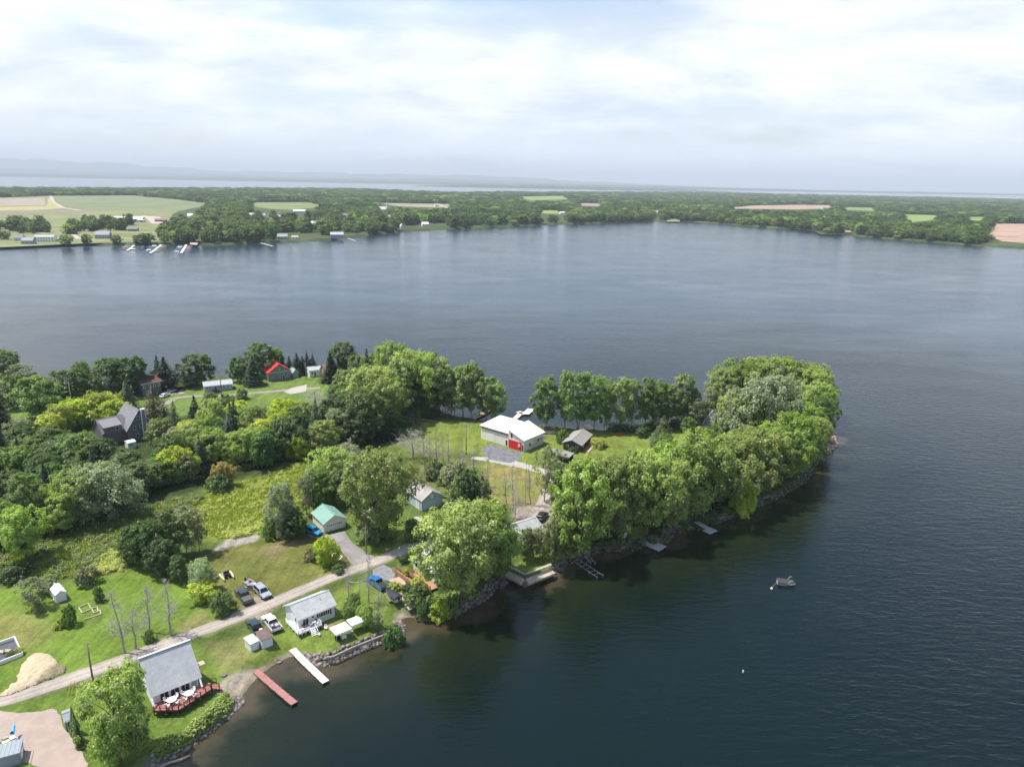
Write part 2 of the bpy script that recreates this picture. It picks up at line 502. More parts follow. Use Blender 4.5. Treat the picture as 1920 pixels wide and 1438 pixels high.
xs = np.arange(-306, 132, 0.9); ys = np.arange(76, 352, 0.9)
P, Fq = grid(xs, ys)
Z, D = land_height(P)
keep = (D[Fq] > -7).any(1)
PW = P + np.stack([wob(P, 9, 21), wob(P, 9, 22)], 1) * 1.6 + np.stack([wob(P, 2.5, 23), wob(P, 2.5, 24)], 1) * 0.5
col = np.tile(np.array([0.072, 0.105, 0.024]), (len(P), 1))
ZONES = [   # outline in pixels, colour, softness in metres
    ([(-200, 690), (60, 712), (190, 740), (420, 712), (640, 700), (700, 740), (560, 775), (400, 775), (240, 800), (0, 800), (-200, 800)], (0.125, 0.185, 0.040), 3),
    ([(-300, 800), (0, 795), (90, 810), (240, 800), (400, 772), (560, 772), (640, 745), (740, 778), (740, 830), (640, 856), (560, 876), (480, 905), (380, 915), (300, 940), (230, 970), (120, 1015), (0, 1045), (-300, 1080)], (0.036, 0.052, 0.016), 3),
    ([(330, 960), (420, 905), (480, 900), (560, 868), (620, 862), (660, 870), (640, 900), (560, 965), (500, 1000), (400, 1012), (330, 990)], (0.21, 0.26, 0.040), 4),
    ([(390, 970), (470, 930), (560, 905), (600, 915), (540, 985), (430, 1010)], (0.19, 0.235, 0.038), 4),
    ([(-60, 1055), (60, 1005), (230, 960), (330, 930), (390, 925), (330, 990), (260, 1050), (150, 1085), (-60, 1095)], (0.062, 0.088, 0.026), 3),
    ([(120, 1075), (200, 1035), (240, 1050), (230, 1072), (150, 1090)], (0.12, 0.165, 0.032), 2),
    ([(-200, 1100), (40, 1100), (150, 1090), (225, 1072), (290, 1068), (345, 1090), (395, 1140), (440, 1170), (300, 1225), (0, 1320), (-200, 1390)], (0.122, 0.190, 0.028), 1.2),
    ([(-50, 1150), (60, 1145), (100, 1185), (60, 1215), (-50, 1230)], (0.185, 0.190, 0.058), 3.5),
    ([(390, 1035), (440, 1018), (520, 1008), (575, 1005), (640, 1030), (668, 1062), (600, 1100), (470, 1150), (420, 1125), (395, 1080)], (0.128, 0.138, 0.034), 2),
    ([(480, 1030), (540, 1010), (560, 1020), (500, 1050)], (0.21, 0.175, 0.085), 2),
    ([(405, 1030), (430, 1003), (480, 997), (486, 1010), (440, 1024)], (0.30, 0.27, 0.25), 0.8),
    ([(640, 960), (700, 950), (760, 930), (840, 940), (850, 1020), (760, 1040), (700, 1062), (660, 1020)], (0.105, 0.155, 0.030), 1.5),
    ([(690, 900), (790, 900), (800, 960), (720, 990), (640, 960)], (0.085, 0.125, 0.026), 2),
    ([(350, 1240), (430, 1205), (520, 1165), (640, 1105), (700, 1075), (745, 1115), (758, 1145), (752, 1185), (640, 1235), (570, 1222), (545, 1212), (440, 1262), (410, 1290), (380, 1300)], (0.135, 0.185, 0.034), 1.0),
    ([(400, 1225), (440, 1200), (470, 1225), (430, 1262)], (0.20, 0.19, 0.075), 2.5),
    ([(605, 1172), (640, 1160), (650, 1172), (620, 1182)], (0.24, 0.18, 0.11), 0.8),
    ([(-100, 1345), (150, 1292), (280, 1245), (360, 1210), (420, 1265), (430, 1330), (380, 1372), (320, 1410), (240, 1500), (60, 1500), (150, 1400)], (0.110, 0.170, 0.028), 1.0),
    ([(735, 768), (800, 782), (900, 797), (1000, 806), (1180, 812), (1290, 806), (1310, 835), (1200, 850), (1100, 862), (1030, 850), (1020, 930), (900, 960), (800, 940), (770, 860), (730, 830)], (0.150, 0.195, 0.036), 2),
    ([(905, 868), (960, 872), (1030, 895), (1036, 945), (920, 950)], (0.215, 0.190, 0.065), 2.5),
    ([(930, 900), (1000, 905), (1020, 930), (940, 935)], (0.165, 0.185, 0.050), 2.5),
    ([(780, 840), (900, 850), (910, 940), (830, 950), (770, 900)], (0.115, 0.130, 0.045), 3),
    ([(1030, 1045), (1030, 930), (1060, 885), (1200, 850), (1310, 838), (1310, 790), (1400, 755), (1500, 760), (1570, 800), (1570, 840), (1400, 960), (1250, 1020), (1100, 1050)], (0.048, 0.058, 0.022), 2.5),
    ([(950, 1060), (1000, 1040), (1075, 1028), (1062, 1060), (1037, 1078), (985, 1092)], (0.135, 0.185, 0.034), 1),
    ([(1175, 985), (1205, 985), (1215, 1012), (1180, 1018)], (0.15, 0.20, 0.03), 0.8),
    ([(1275, 945), (1310, 940), (1310, 965), (1275, 970)], (0.15, 0.19, 0.03), 0.8),
    ([(970, 950), (1040, 940), (1060, 975), (1030, 1010), (960, 1000)], (0.30, 0.25, 0.21), 1.2),
    ([(800, 1120), (860, 1110), (920, 1090), (930, 1100), (880, 1140), (810, 1155)], (0.13, 0.12, 0.06), 1.2),
    ([(445, 1150), (480, 1120), (510, 1125), (520, 1140), (470, 1165)], (0.27, 0.235, 0.185), 1.0),
    ([(325, 1170), (385, 1145), (400, 1165), (340, 1190)], (0.18, 0.19, 0.06), 1.0),
]
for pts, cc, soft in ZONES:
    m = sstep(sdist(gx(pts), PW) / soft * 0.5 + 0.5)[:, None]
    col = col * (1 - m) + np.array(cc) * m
for poly, cc in ((BEACH, (0.36, 0.31, 0.245)), (RAMP, (0.43, 0.37, 0.29))):
    m = sstep(sdist(poly, PW * 0.5 + P * 0.5) / 0.9 * 0.5 + 0.5)[:, None]
    col = col * (1 - m) + np.array(cc) * m
RD = gx([(-90, 1338), (0, 1315), (100, 1284), (169, 1259), (232, 1236), (310, 1207), (380, 1181), (430, 1163), (480, 1143), (555, 1110), (630, 1079), (690, 1058), (725, 1044), (758, 1030), (800, 1020), (860, 1006), (930, 992), (980, 984), (1015, 962)])
rd_ = pdist(RD, P)
rm_ = (sstep(1 - (rd_ - 1.3 - 0.7 * wob(P, 6, 91)) / 1.1) * (0.45 + 0.4 * wob(P, 2.2, 92)))[:, None]
col = col * (1 - rm_) + np.array([0.30, 0.26, 0.205]) * rm_
spots = sstep((wob(P, 5, 95) + wob(P, 1.9, 96) * 0.7 - 0.55) / 0.3)[:, None] * 0.45 * (D > 2)[:, None]
col = col * (1 - spots) + np.array([0.19, 0.165, 0.07]) * spots
bare = sstep(1 - (D - 0.1) / 1.3)[:, None] * (D > -20)[:, None]
col = col * (1 - bare) + np.array([0.20, 0.17, 0.125]) * bare
wet = sstep(-D / 1.2)[:, None]
col = col * (1 - 0.55 * wet)
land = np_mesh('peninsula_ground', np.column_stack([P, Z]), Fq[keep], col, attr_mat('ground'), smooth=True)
tag(land, kind='structure')
# ground carrying on left of the frame
side = tag(MB().prism([(-1050, 36), (-306.2, 36), (-306.2, 272), (-1050, 386)], -3, ZL).build('shore_ground', mat('side_grass', (0.09, 0.13, 0.03), 0.95, 0.3, 0.3)), kind='structure')

# ------------------------------------------------------------------ the lake
def axis(core0, core1, step, lo, hi, g=1.22):
    a = list(np.arange(core0, core1 + 1e-6, step))
    s = step; v = a[-1]
    while v < hi: s *= g; v += s; a.append(min(v, hi))
    s = step; v = a[0]; b = []
    while v > lo: s *= g; v -= s; b.append(max(v, lo))
    return np.array(b[::-1] + a)
LX = axis(-150, 140, 1.4, -40000, 40000); LY = axis(70, 316, 1.4, -3000, 60000)
P, Fq = grid(LX, LY)
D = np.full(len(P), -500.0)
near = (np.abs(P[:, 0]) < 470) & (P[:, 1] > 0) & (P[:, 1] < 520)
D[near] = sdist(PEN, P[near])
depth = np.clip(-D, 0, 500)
lake_m = bpy.data.materials.new('lake_water'); lake_m.use_nodes = True
t = NT(lake_m.node_tree); b = lake_m.node_tree.nodes['Principled BSDF']
at = t.n('ShaderNodeAttribute', attribute_name='shore')
geo = t.n('ShaderNodeNewGeometry'); pos = geo.outputs['Position']
sh = t.math('ADD', at.outputs['Fac'], t.math('MULTIPLY', t.math('SUBTRACT', t.noise(pos, 0.16, 4.0), 0.5), 12.0))
bedn = t.mix(t.noise(pos, 0.5, 5.0, 0.7), (0.040, 0.034, 0.020, 1), (0.095, 0.075, 0.045, 1))
olive = t.mix(t.noise(pos, 0.10, 4.0), (0.007, 0.013, 0.006, 1), (0.015, 0.020, 0.008, 1))
cA = t.mix(t.ramp01(sh, 0.0, 6.0), bedn, olive)
cB = t.mix(t.ramp01(sh, 5.0, 26.0), cA, (0.0022, 0.0085, 0.0085, 1))
cB = t.mix(t.ramp01(at.outputs['Fac'], 85.0, 270.0), cB, (0.017, 0.039, 0.060, 1))  # offshore colour painted paler and bluer, standing in for brighter sky reflection
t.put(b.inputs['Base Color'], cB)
b.inputs['IOR'].default_value = 1.333
b.inputs['Specular IOR Level'].default_value = 0.5
b.inputs['Roughness'].default_value = 0.12
lane = t.noise(t.mapping(pos, (0.006, 0.012, 1), (0, 0, 0.35)), 1.0, 6.0, 0.6, 0.6)
patch = t.noise(t.mapping(pos, (0.02, 0.045, 1), (0, 0, -0.1)), 1.0, 4.0, 0.55)
wvec = t.mapping(pos, (0.24, 0.72, 1), (0, 0, 0.26))
h1 = t.noise(wvec, 1.0, 2.0, 0.45, 0.5)
h2 = t.noise(t.mapping(pos, (0.7, 1.7, 1), (0, 0, 0.05)), 1.0, 3.0, 0.55, 0.3)
h3 = t.noise(t.mapping(pos, (2.0, 3.2, 1), (0, 0, 0.5)), 1.0, 2.0, 0.5)
hh = t.math('ADD', t.math('MULTIPLY', h1, 0.52), t.math('ADD', t.math('MULTIPLY', h2, 0.26), t.math('MULTIPLY', h3, 0.15)))
calm = t.ramp01(at.outputs['Fac'], 0.0, 60.0, 0.45, 1.0)
amp = t.math('MULTIPLY', calm, t.math('ADD', t.ramp01(lane, 0.32, 0.68, 0.62, 1.0), t.ramp01(patch, 0.3, 0.7, 0.0, 0.5)))
bp = t.n('ShaderNodeBump', ins={'Strength': 1.0, 'Distance': 1.0, 'Height': t.math('MULTIPLY', hh, t.math('MULTIPLY', t.math('MULTIPLY', amp, t.ramp01(t.n('ShaderNodeSeparateXYZ', ins={0: pos}).outputs[0], -500.0, 350.0, 0.62, 1.12)), 0.30))})
t.put(b.inputs['Normal'], bp.outputs[0])
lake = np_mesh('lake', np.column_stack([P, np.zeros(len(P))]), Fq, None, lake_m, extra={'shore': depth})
tag(lake, kind='structure')
tag(MB().box(-39000, 39000, -2900, 59000, -4.2, -3.8).build('lake_bed', mat('lake_bed', (0.05, 0.05, 0.03), 0.95)), kind='structure')

# ------------------------------------------------------------------ far bank
FAR_EDGE = [(-700, 478), (-300, 474), (0, 467), (60, 464), (150, 460), (240, 461), (330, 459), (400, 461), (480, 457), (540, 455), (600, 452), (640, 449), (690, 442), (760, 435), (860, 430),
    (960, 425), (1060, 421), (1150, 418), (1250, 415), (1275, 415), (1350, 420), (1450, 428), (1535, 436), (1545, 442), (1600, 443), (1700, 451), (1800, 459), (1920, 467), (2150, 483), (2600, 510)]
FAR = gx(FAR_EDGE, 0)
FAR_BACK = gx([(2700, 389), (1920, 376.5), (1500, 367), (1280, 362.5), (1000, 363.5), (860, 364), (780, 362.5), (690, 358), (600, 356.5), (300, 357), (0, 357.5), (-700, 352)], 0)
FARP = np.vstack([FAR, FAR_BACK])
mb = MB()
n = len(FARP)
inner = FARP.copy()
c_ = FARP.mean(0)
tang = np.roll(FARP, -1, 0) - np.roll(FARP, 1, 0)
nrm = np.stack([-tang[:, 1], tang[:, 0]], 1); nrm /= np.linalg.norm(nrm, axis=1)[:, None]
inner = FARP + nrm * np.sign(((c_ - FARP) * nrm).sum(1))[:, None] * 9.0
vs = [(p[0], p[1], -1.0) for p in FARP] + [(p[0], p[1], ZF) for p in inner]
mb.add(vs, [tuple(range(n, 2 * n))] + [(i, (i + 1) % n, n + (i + 1) % n, n + i) for i in range(n)])
far_m = mat('far_forest_floor', (0.055, 0.075, 0.022), 0.95, 0.35, 0.02)
tag(mb.build('far_bank_ground', far_m), kind='structure')

FIELDS = [   # outline px, colour
    ([(-500, 372), (0, 371), (90, 367.5), (250, 367), (330, 374), (400, 383), (335, 396), (322, 403), (318, 430), (300, 453), (150, 457), (0, 464), (-500, 474)], (0.19, 0.205, 0.085)),
    ([(462, 380), (577, 379.5), (612, 387), (550, 394), (505, 392), (480, 388)], (0.17, 0.21, 0.07)),
    ([(712, 381), (850, 383), (850, 391), (745, 387)], (0.26, 0.24, 0.14)),
    ([(969, 369), (1065, 367.5), (1069, 374), (995, 376)], (0.19, 0.25, 0.07)),
    ([(1007, 395), (1047, 394.5), (1050, 401), (1010, 401)], (0.20, 0.27, 0.06)),
    ([(1352, 391), (1400, 386), (1480, 384.5), (1570, 385), (1550, 391), (1500, 393)], (0.34, 0.25, 0.18)),
    ([(1570, 388), (1650, 390.5), (1650, 396), (1590, 394)], (0.19, 0.24, 0.07)),
    ([(1672, 402), (1772, 404), (1745, 413), (1703, 418), (1700, 407)], (0.19, 0.26, 0.06)),
    ([(1805, 406.5), (1852, 407), (1850, 415), (1815, 413)], (0.19, 0.26, 0.06)),
    ([(1862, 419), (2150, 425), (2150, 470), (1980, 462), (1877, 452), (1848, 440)], (0.36, 0.25, 0.17)),
    ([(1080, 381), (1132, 382), (1130, 387), (1085, 386)], (0.30, 0.22, 0.17)),
    ([(1250, 411), (1275, 411), (1275, 416), (1250, 416)], (0.2, 0.24, 0.08)),
]
FPX = [np.array(f, float) for f, _ in FIELDS]
for i, (pts, cc) in enumerate(FIELDS):
    m = mat('crop_field_%d' % i, cc, 0.95, 0.28, 0.012, stretch=(1, 3, 1))
    sheet('crop_field', pts, ZF + 0.06, m, zpx=ZF)
soil = mat('tilled_soil', (0.30, 0.26, 0.20), 0.95, 0.15, 0.02)
yel = mat('ripe_crop', (0.33, 0.32, 0.13), 0.95, 0.12, 0.02)
grn = mat('green_crop', (0.165, 0.19, 0.09), 0.95, 0.14, 0.01)
sheet('tilled_field', [(-400, 373.5), (0, 372.5), (83, 371.2), (85, 386), (-400, 390)], ZF + 0.16, soil, zpx=ZF)
sheet('crop_field', [(-400, 390.5), (0, 388.5), (88, 387), (90, 372), (98, 372), (118, 391), (60, 395), (-400, 397)], ZF + 0.16, yel, zpx=ZF)
sheet('tilled_field', [(-400, 398), (0, 396), (140, 393.5), (180, 398), (0, 402), (-400, 405)], ZF + 0.16, mat('brown_strip', (0.22, 0.18, 0.14), 0.95), zpx=ZF)
sheet('crop_field', [(97, 369), (232, 368.6), (330, 376), (395, 383), (330, 395), (200, 394), (140, 391), (105, 380)], ZF + 0.16, grn, zpx=ZF)
gravel_far = mat('far_gravel', (0.42, 0.36, 0.29), 0.95, 0.1, 0.2)
for ln, wd in (([(95, 368), (101, 380), (118, 390), (150, 395)], 9), ([(270, 405), (285, 414), (300, 420)], 8), ([(230, 423), (270, 421), (310, 420)], 6), ([(92, 430), (120, 430), (140, 442), (148, 449)], 6),
               ([(92, 430), (180, 426), (240, 421)], 5), ([(300, 432), (305, 446), (350, 443), (365, 446), (366, 458)], 6), ([(812, 378), (830, 387), (848, 393)], 8), ([(78, 449), (118, 448)], 5)):
    strip('farm_track', ln, wd, ZF + 0.3, gravel_far, 0.3, ZF)
sheet('farm_yard', [(268, 405), (300, 407), (312, 419), (285, 420)], ZF + 0.26, gravel_far, zpx=ZF)
sheet('boat_launch', [(352, 443), (366, 444), (370, 460), (357, 459)], ZF + 0.36, gravel_far, zpx=ZF)

# distant shores and hills beyond the second lake
def ridge(name, x0, x1, y, depth_, hts, material, seed, segs=160):
    r = np.random.default_rng(seed)
    X = np.linspace(x0, x1, segs)
    base = np.interp(X, np.linspace(x0, x1, len(hts)), hts)
    nz = sum(np.sin(X * (2 * math.pi / wl) + r.uniform(0, 6)) * a for wl, a in ((abs(x1 - x0) / 5, .10), (abs(x1 - x0) / 13, .06), (abs(x1 - x0) / 31, .035), (abs(x1 - x0) / 67, .02)))
    hh = np.maximum(base * (1 + nz), 0.5)
    V = []
    for x, h in zip(X, hh):
        V += [(x, y, -1), (x, y + 40, h * 0.22 + 3), (x, y + depth_ * 0.5, h), (x, y + depth_, -1)]
    Fq = [(4 * i + k, 4 * i + k + 1, 4 * i + k + 5, 4 * i + k + 4) for i in range(segs - 1) for k in range(3)]
    return tag(np_mesh(name, np.array(V), np.array(Fq), None, material, smooth=True), kind='structure')
hillm = mat('hill_forest', (0.045, 0.065, 0.035), 0.95, 0.35, 0.004)
ridge('distant_point', -9000, G(137, 335.5, 0)[0], 8900, 1000, [16, 19, 21, 16, 4], hillm, 3)
ridge('distant_shore', -15000, 24000, 13800, 2500, [70, 64, 53, 47, 40, 30, 26, 21, 19], hillm, 4, 300)
ridge('distant_island', G(795, 348.7, 0)[0], G(1282, 356, 0)[0], 9700, 1200, [5, 30, 35, 32, 28, 21, 4], hillm, 5)
ridge('distant_hills', -22000, 9500, 18000, 3500, [140, 220, 175, 130, 100, 110, 70, 35, 6], hillm, 6, 260)
ridge('distant_mountains', -26000, 6500, 24000, 4500, [490, 390, 610, 550, 350, 290, 245, 300, 220, 140, 24], hillm, 8, 260)

# ------------------------------------------------------------------ air
hz = MB().box(-38000, 38000, -2500, 57000, -5.2, 760).build('haze', None)
hm = bpy.data.materials.new('haze_air'); hm.use_nodes = True
hm.node_tree.nodes.clear()
t = NT(hm.node_tree)
o_ = t.n('ShaderNodeOutputMaterial')
pv = t.n('ShaderNodeVolumePrincipled', ins={'Color': (0.82, 0.915, 1.0, 1), 'Density': 0.000074, 'Anisotropy': 0.0})
t.t.links.new(pv.outputs[0], o_.inputs['Volume'])
hz.data.materials.append(hm)
tag(hz, kind='stuff')

# ------------------------------------------------------------------ roads on the peninsula
def road_mat(name, edge, mid, wheel):
    m = mat(name, edge, 0.95)
    t = NT(m.node_tree); b = m.node_tree.nodes['Principled BSDF']
    at = t.n('ShaderNodeAttribute', attribute_name='across')
    geo = t.n('ShaderNodeNewGeometry'); p = geo.outputs['Position']
    a = t.math('ADD', at.outputs['Fac'], t.math('MULTIPLY', t.math('SUBTRACT', t.noise(p, 0.8, 4.0), 0.5), 0.5))
    c = t.mix(t.ramp01(a, 0.25, 0.6), c4(edge), c4(wheel))
    c = t.mix(t.ramp01(a, 0.72, 0.98), c, c4(mid))
    f = t.ramp01(t.math('ADD', t.math('MULTIPLY', t.noise(p, 0.35, 5.0, 0.7), 0.6), t.math('MULTIPLY', t.noise(p, 5.0, 4.0, 0.75), 0.6)), 0.4, 0.8, 0.72, 1.18)
    sc = t.n('ShaderNodeVectorMath', operation='SCALE', ins={0: c, 'Scale': f})
    t.put(b.inputs['Base Color'], sc.outputs[0])
    bp = t.n('ShaderNodeBump', ins={'Strength': 0.5, 'Distance': 0.05, 'Height': t.noise(p, 7.0, 4.0)})
    t.put(b.inputs['Normal'], bp.outputs[0])
    return m
GRAV = road_mat('gravel', (0.33, 0.29, 0.24), (0.33, 0.29, 0.245), (0.40, 0.345, 0.31))
strip('gravel_road', [(-90, 1338), (0, 1315), (100, 1284), (169, 1259), (232, 1236), (310, 1207), (380, 1181), (430, 1163), (480, 1143), (555, 1110), (630, 1079), (690, 1058), (725, 1044), (758, 1030), (800, 1020), (860, 1006), (930, 992), (980, 984), (1015, 962)],
      [3.0, 3.2, 3.1, 3.0, 3.0, 3.0, 3.3, 3.1, 2.9, 2.9], ZL + 0.012, GRAV)
ASPH = road_mat('old_asphalt', (0.23, 0.215, 0.20), (0.26, 0.245, 0.235), (0.27, 0.255, 0.25))
strip('driveway', [(628, 1000), (640, 1012), (660, 1034), (678, 1048), (692, 1058)], [4.6, 3.6, 3.6, 4.6, 6.0], ZL + 0.008, ASPH)
sheet('parking_pad', [(698, 1068), (720, 1058), (742, 1070), (738, 1092), (718, 1086), (700, 1079)], ZL + 0.020, mat('grey_asphalt', (0.21, 0.21, 0.22), 0.95, 0.2, 1.5), wobble=0.2)
sheet('parking_strip', [(565, 990), (580, 983), (602, 1000), (622, 1003), (606, 1010), (580, 1006)], ZL + 0.004, mat('car_pad', (0.20, 0.18, 0.155), 0.95, 0.2, 1.5), wobble=0.25)
PAV = mat('garden_paving', (0.44, 0.31, 0.24), 0.9, 0.12, 3.0)
strip('garden_path', [(742, 1083), (752, 1093), (760, 1103), (768, 1110)], [3.6, 2.2, 1.3, 1.0], ZL + 0.024, PAV, 0.08)
strip('garden_path', [(748, 1112), (760, 1128), (772, 1142)], [0.9, 1.0, 1.3], ZL + 0.022, mat('concrete_path', (0.36, 0.31, 0.27), 0.9), 0.06)
DARKA = mat('apron_asphalt', (0.155, 0.155, 0.17), 0.92, 0.28, 0.7)
sheet('driveway_apron', [(900, 843), (921, 832), (981, 850), (972, 862), (955, 868), (920, 862)], ZL + 0.016, DARKA, wobble=0.2)
strip('driveway', [(885, 858), (925, 862), (960, 868), (1000, 878), (1030, 888), (1052, 886)], [1.8, 3.4, 4.6, 3.6, 3.4, 3.0], ZL + 0.010, road_mat('pale_gravel', (0.38, 0.35, 0.29), (0.36, 0.345, 0.33), (0.40, 0.385, 0.37)))
strip('driveway', [(1044, 888), (1030, 905), (1020, 935), (1010, 955)], 2.8, ZL + 0.006, GRAV)
sheet('gravel_yard', [(-120, 1330), (0, 1331), (30, 1336), (60, 1336), (100, 1328), (112, 1342), (122, 1368), (150, 1405), (165, 1430), (150, 1500), (-120, 1500)], ZL + 0.018, mat('pink_gravel', (0.36, 0.285, 0.24), 0.95, 0.09, 0.5, bump=0.05, bscale=5), wobble=0.22)
sheet('lawn_patch', [(20, 1428), (55, 1430), (85, 1442), (90, 1500), (20, 1500)], ZL + 0.026, mat('lawn_patch', (0.11, 0.17, 0.03), 0.95, 0.25, 1.5), wobble=0.15)
BRD = road_mat('back_road_gravel', (0.24, 0.225, 0.19), (0.26, 0.24, 0.21), (0.29, 0.27, 0.245))
strip('back_road', [(-100, 790), (120, 790), (235, 782), (262, 772), (300, 764), (330, 745), (380, 742), (430, 741), (470, 737), (520, 733), (600, 727)], 2.8, ZL + 0.012, BRD)
sheet('parking_pad', [(310, 741), (345, 737), (342, 730), (318, 733)], ZL + 0.016, mat('pale_pad', (0.40, 0.37, 0.32), 0.9), wobble=0.2)
sheet('parking_pad', [(533, 735), (545, 728), (575, 721), (574, 734), (545, 739)], ZL + 0.016, MATS['pale_pad'], wobble=0.2)
# ------------------------------------------------------------------ trees
def unit(a): return a / np.maximum(np.linalg.norm(a, axis=-1, keepdims=True), 1e-9)

def leaf_cloud(cen, rad, M, size, ccen, rng, cols, up=0.45, flat=0.8, elong=1.6, droop=0.0):
    """many small leaf faces on clumps; returns verts, quads, colours"""
    K = len(cen)
    idx = np.repeat(np.arange(K), M)
    d = unit(rng.normal(size=(K * M, 3)))
    outw = unit(cen - ccen)
    d = unit(d + outw[idx] * 0.55 + np.array([0, 0, 0.25]))
    r = rad[idx] * (0.30 + 1.0 * rng.random(K * M) ** 0.8)
    gdir = unit(outw + rng.normal(size=(K, 3)) * 0.6 + np.array([0.25, -0.1, 0.35])); ge = rng.uniform(0.0, 1.0, K)
    d2 = d + gdir[idx] * ((d * gdir[idx]).sum(1) * ge[idx])[:, None]
    p = cen[idx] + d2 * r[:, None] * np.array([1, 1, flat]) * 0.88
    p[:, 2] -= droop * (1 - rng.random(K * M)) * rad[idx]
    n = unit(d * 0.65 + outw[idx] * 0.35 + np.array([0, 0, up + 0.35]) + rng.normal(size=(K * M, 3)) * 0.45)
    a = unit(np.cross(n, unit(rng.normal(size=(K * M, 3)))))
    b = np.cross(n, a)
    s = size * (0.55 + 0.9 * rng.random(K * M))
    a = a * (s * 0.5 * elong)[:, None]; b = b * (s * 0.5)[:, None]
    bend = n * (s * 0.18)[:, None]
    V = np.stack([p - a - bend, p - b * 0.9 + bend * 0.6, p + a - bend, p + b * 0.9 + bend * 0.6], 1).reshape(-1, 3)
    Q = np.arange(len(V)).reshape(-1, 4)
    ck = 0.82 + 0.36 * rng.random(K)
    ci = rng.integers(0, len(cols), K * M)
    alt = rng.random(K * M) < 0.6
    ci = np.where(alt, (np.arange(K) % len(cols))[idx], ci)
    c = np.array(cols)[ci] * (ck[idx] * (0.78 + 0.44 * rng.random(K * M)))[:, None]
    return V, Q, np.repeat(c, 4, 0)

def tube_np(pts, rads, sides=6):
    mb = MB(); mb.tube(pts, rads, sides, cap=False); return mb

BARK = mat('bark', (0.13, 0.105, 0.085), 0.95, 0.3, 2.5, stretch=(1, 1, 0.3), bump=0.05)
BARK_PALE = mat('pale_bark', (0.27, 0.25, 0.225), 0.95, 0.25, 2.5, stretch=(1, 1, 0.3), bump=0.04)
BARK_DEAD = mat('dead_bark', (0.31, 0.28, 0.255), 0.95, 0.2, 2.5)
TWIG = mat('dead_twig', (0.40, 0.37, 0.34), 0.95, 0.2, 2.5)

def make_crown(H_, W_, seed, cols, prof, base, K=60, M=110, size=0.36, inner=0.25, clump=0.15, **kw):
    """envelope of revolution: prof gives radius (0..1) along the height of the crown from base*H_ to H_"""
    rng = np.random.default_rng(seed)
    zs = np.linspace(0, 1, len(prof))
    cen = []; rad = []
    lob = rng.uniform(0, 6.3, 4)
    tries = 0
    while len(cen) < K and tries < 6000:
        tries += 1
        t = rng.random() ** 0.85
        rr = np.interp(t, zs, prof)
        if rng.random() > 0.25 + rr: continue
        th = rng.uniform(0, 2 * math.pi)
        lobe = 1 + 0.20 * math.sin(2 * th + lob[0]) + 0.18 * math.sin(3 * th + lob[1] + t * 5) + 0.11 * math.sin(7 * th + lob[2])
        k = 1.0 if rng.random() > inner else rng.uniform(0.25, 0.8)
        R = rr * W_ / 2 * lobe * k * rng.uniform(0.84, 1.03)
        z = H_ * (base + (1 - base) * t)
        c = np.array([R * math.cos(th), R * math.sin(th), z + rng.normal(0, 0.015) * H_])
        cr = clump * W_ * rng.uniform(0.65, 1.3)
        ok = True
        for q, qr in zip(cen, rad):
            if np.linalg.norm((q - c) * np.array([1, 1, 1.15])) < 0.50 * (cr + qr): ok = False; break
        if ok: cen.append(c); rad.append(cr)
    cen = np.array(cen); rad = np.array(rad)
    cen[:, 2] = np.minimum(cen[:, 2], H_ - rad * 0.75)
    ccen = np.array([0, 0, H_ * (base + (1 - base) * 0.38)])
    V, Q, c = leaf_cloud(cen, rad, M, size, ccen, rng, cols, **kw)
    return V, Q, c, cen

def make_trunk(H_, cen, seed, r0, base, limbs=9, lean=0.0, top=0.75, forks=1):
    rng = np.random.default_rng(seed)
    mb = MB()
    for f in range(forks):
        a0 = rng.uniform(0, 6.3); sp = 0 if forks == 1 else 0.11 * H_
        pts = []
        for i in range(7):
            t = i / 6
            pts.append((math.cos(a0) * sp * t + rng.normal(0, 0.012) * H_ * t, math.sin(a0) * sp * t + rng.normal(0, 0.012) * H_ * t, -0.4 + (H_ * top + 0.4) * t))
        mb.tube(pts, [r0 * (1.25 if i == 0 else 1 - 0.80 * i / 6) / (forks ** 0.5) for i in range(7)], 7)
        if len(cen):
            sel = rng.choice(len(cen), min(limbs, len(cen)), replace=False)
            for k in sel:
                c = cen[k]
                tz = min(max((c[2] * rng.uniform(0.45, 0.75)) / (H_ * top), 0.15), 0.95)
                i = tz * 6; i0 = int(i); p0 = Vector(pts[i0]).lerp(Vector(pts[min(i0 + 1, 6)]), i - i0)
                p1 = p0.lerp(Vector(c), 0.5) + Vector((0, 0, 0.04 * H_))
                rr = r0 * (1 - 0.75 * tz) * 0.55
                mb.tube([p0, p1, Vector(c)], [rr, rr * 0.6, rr * 0.2], 5)
    return mb

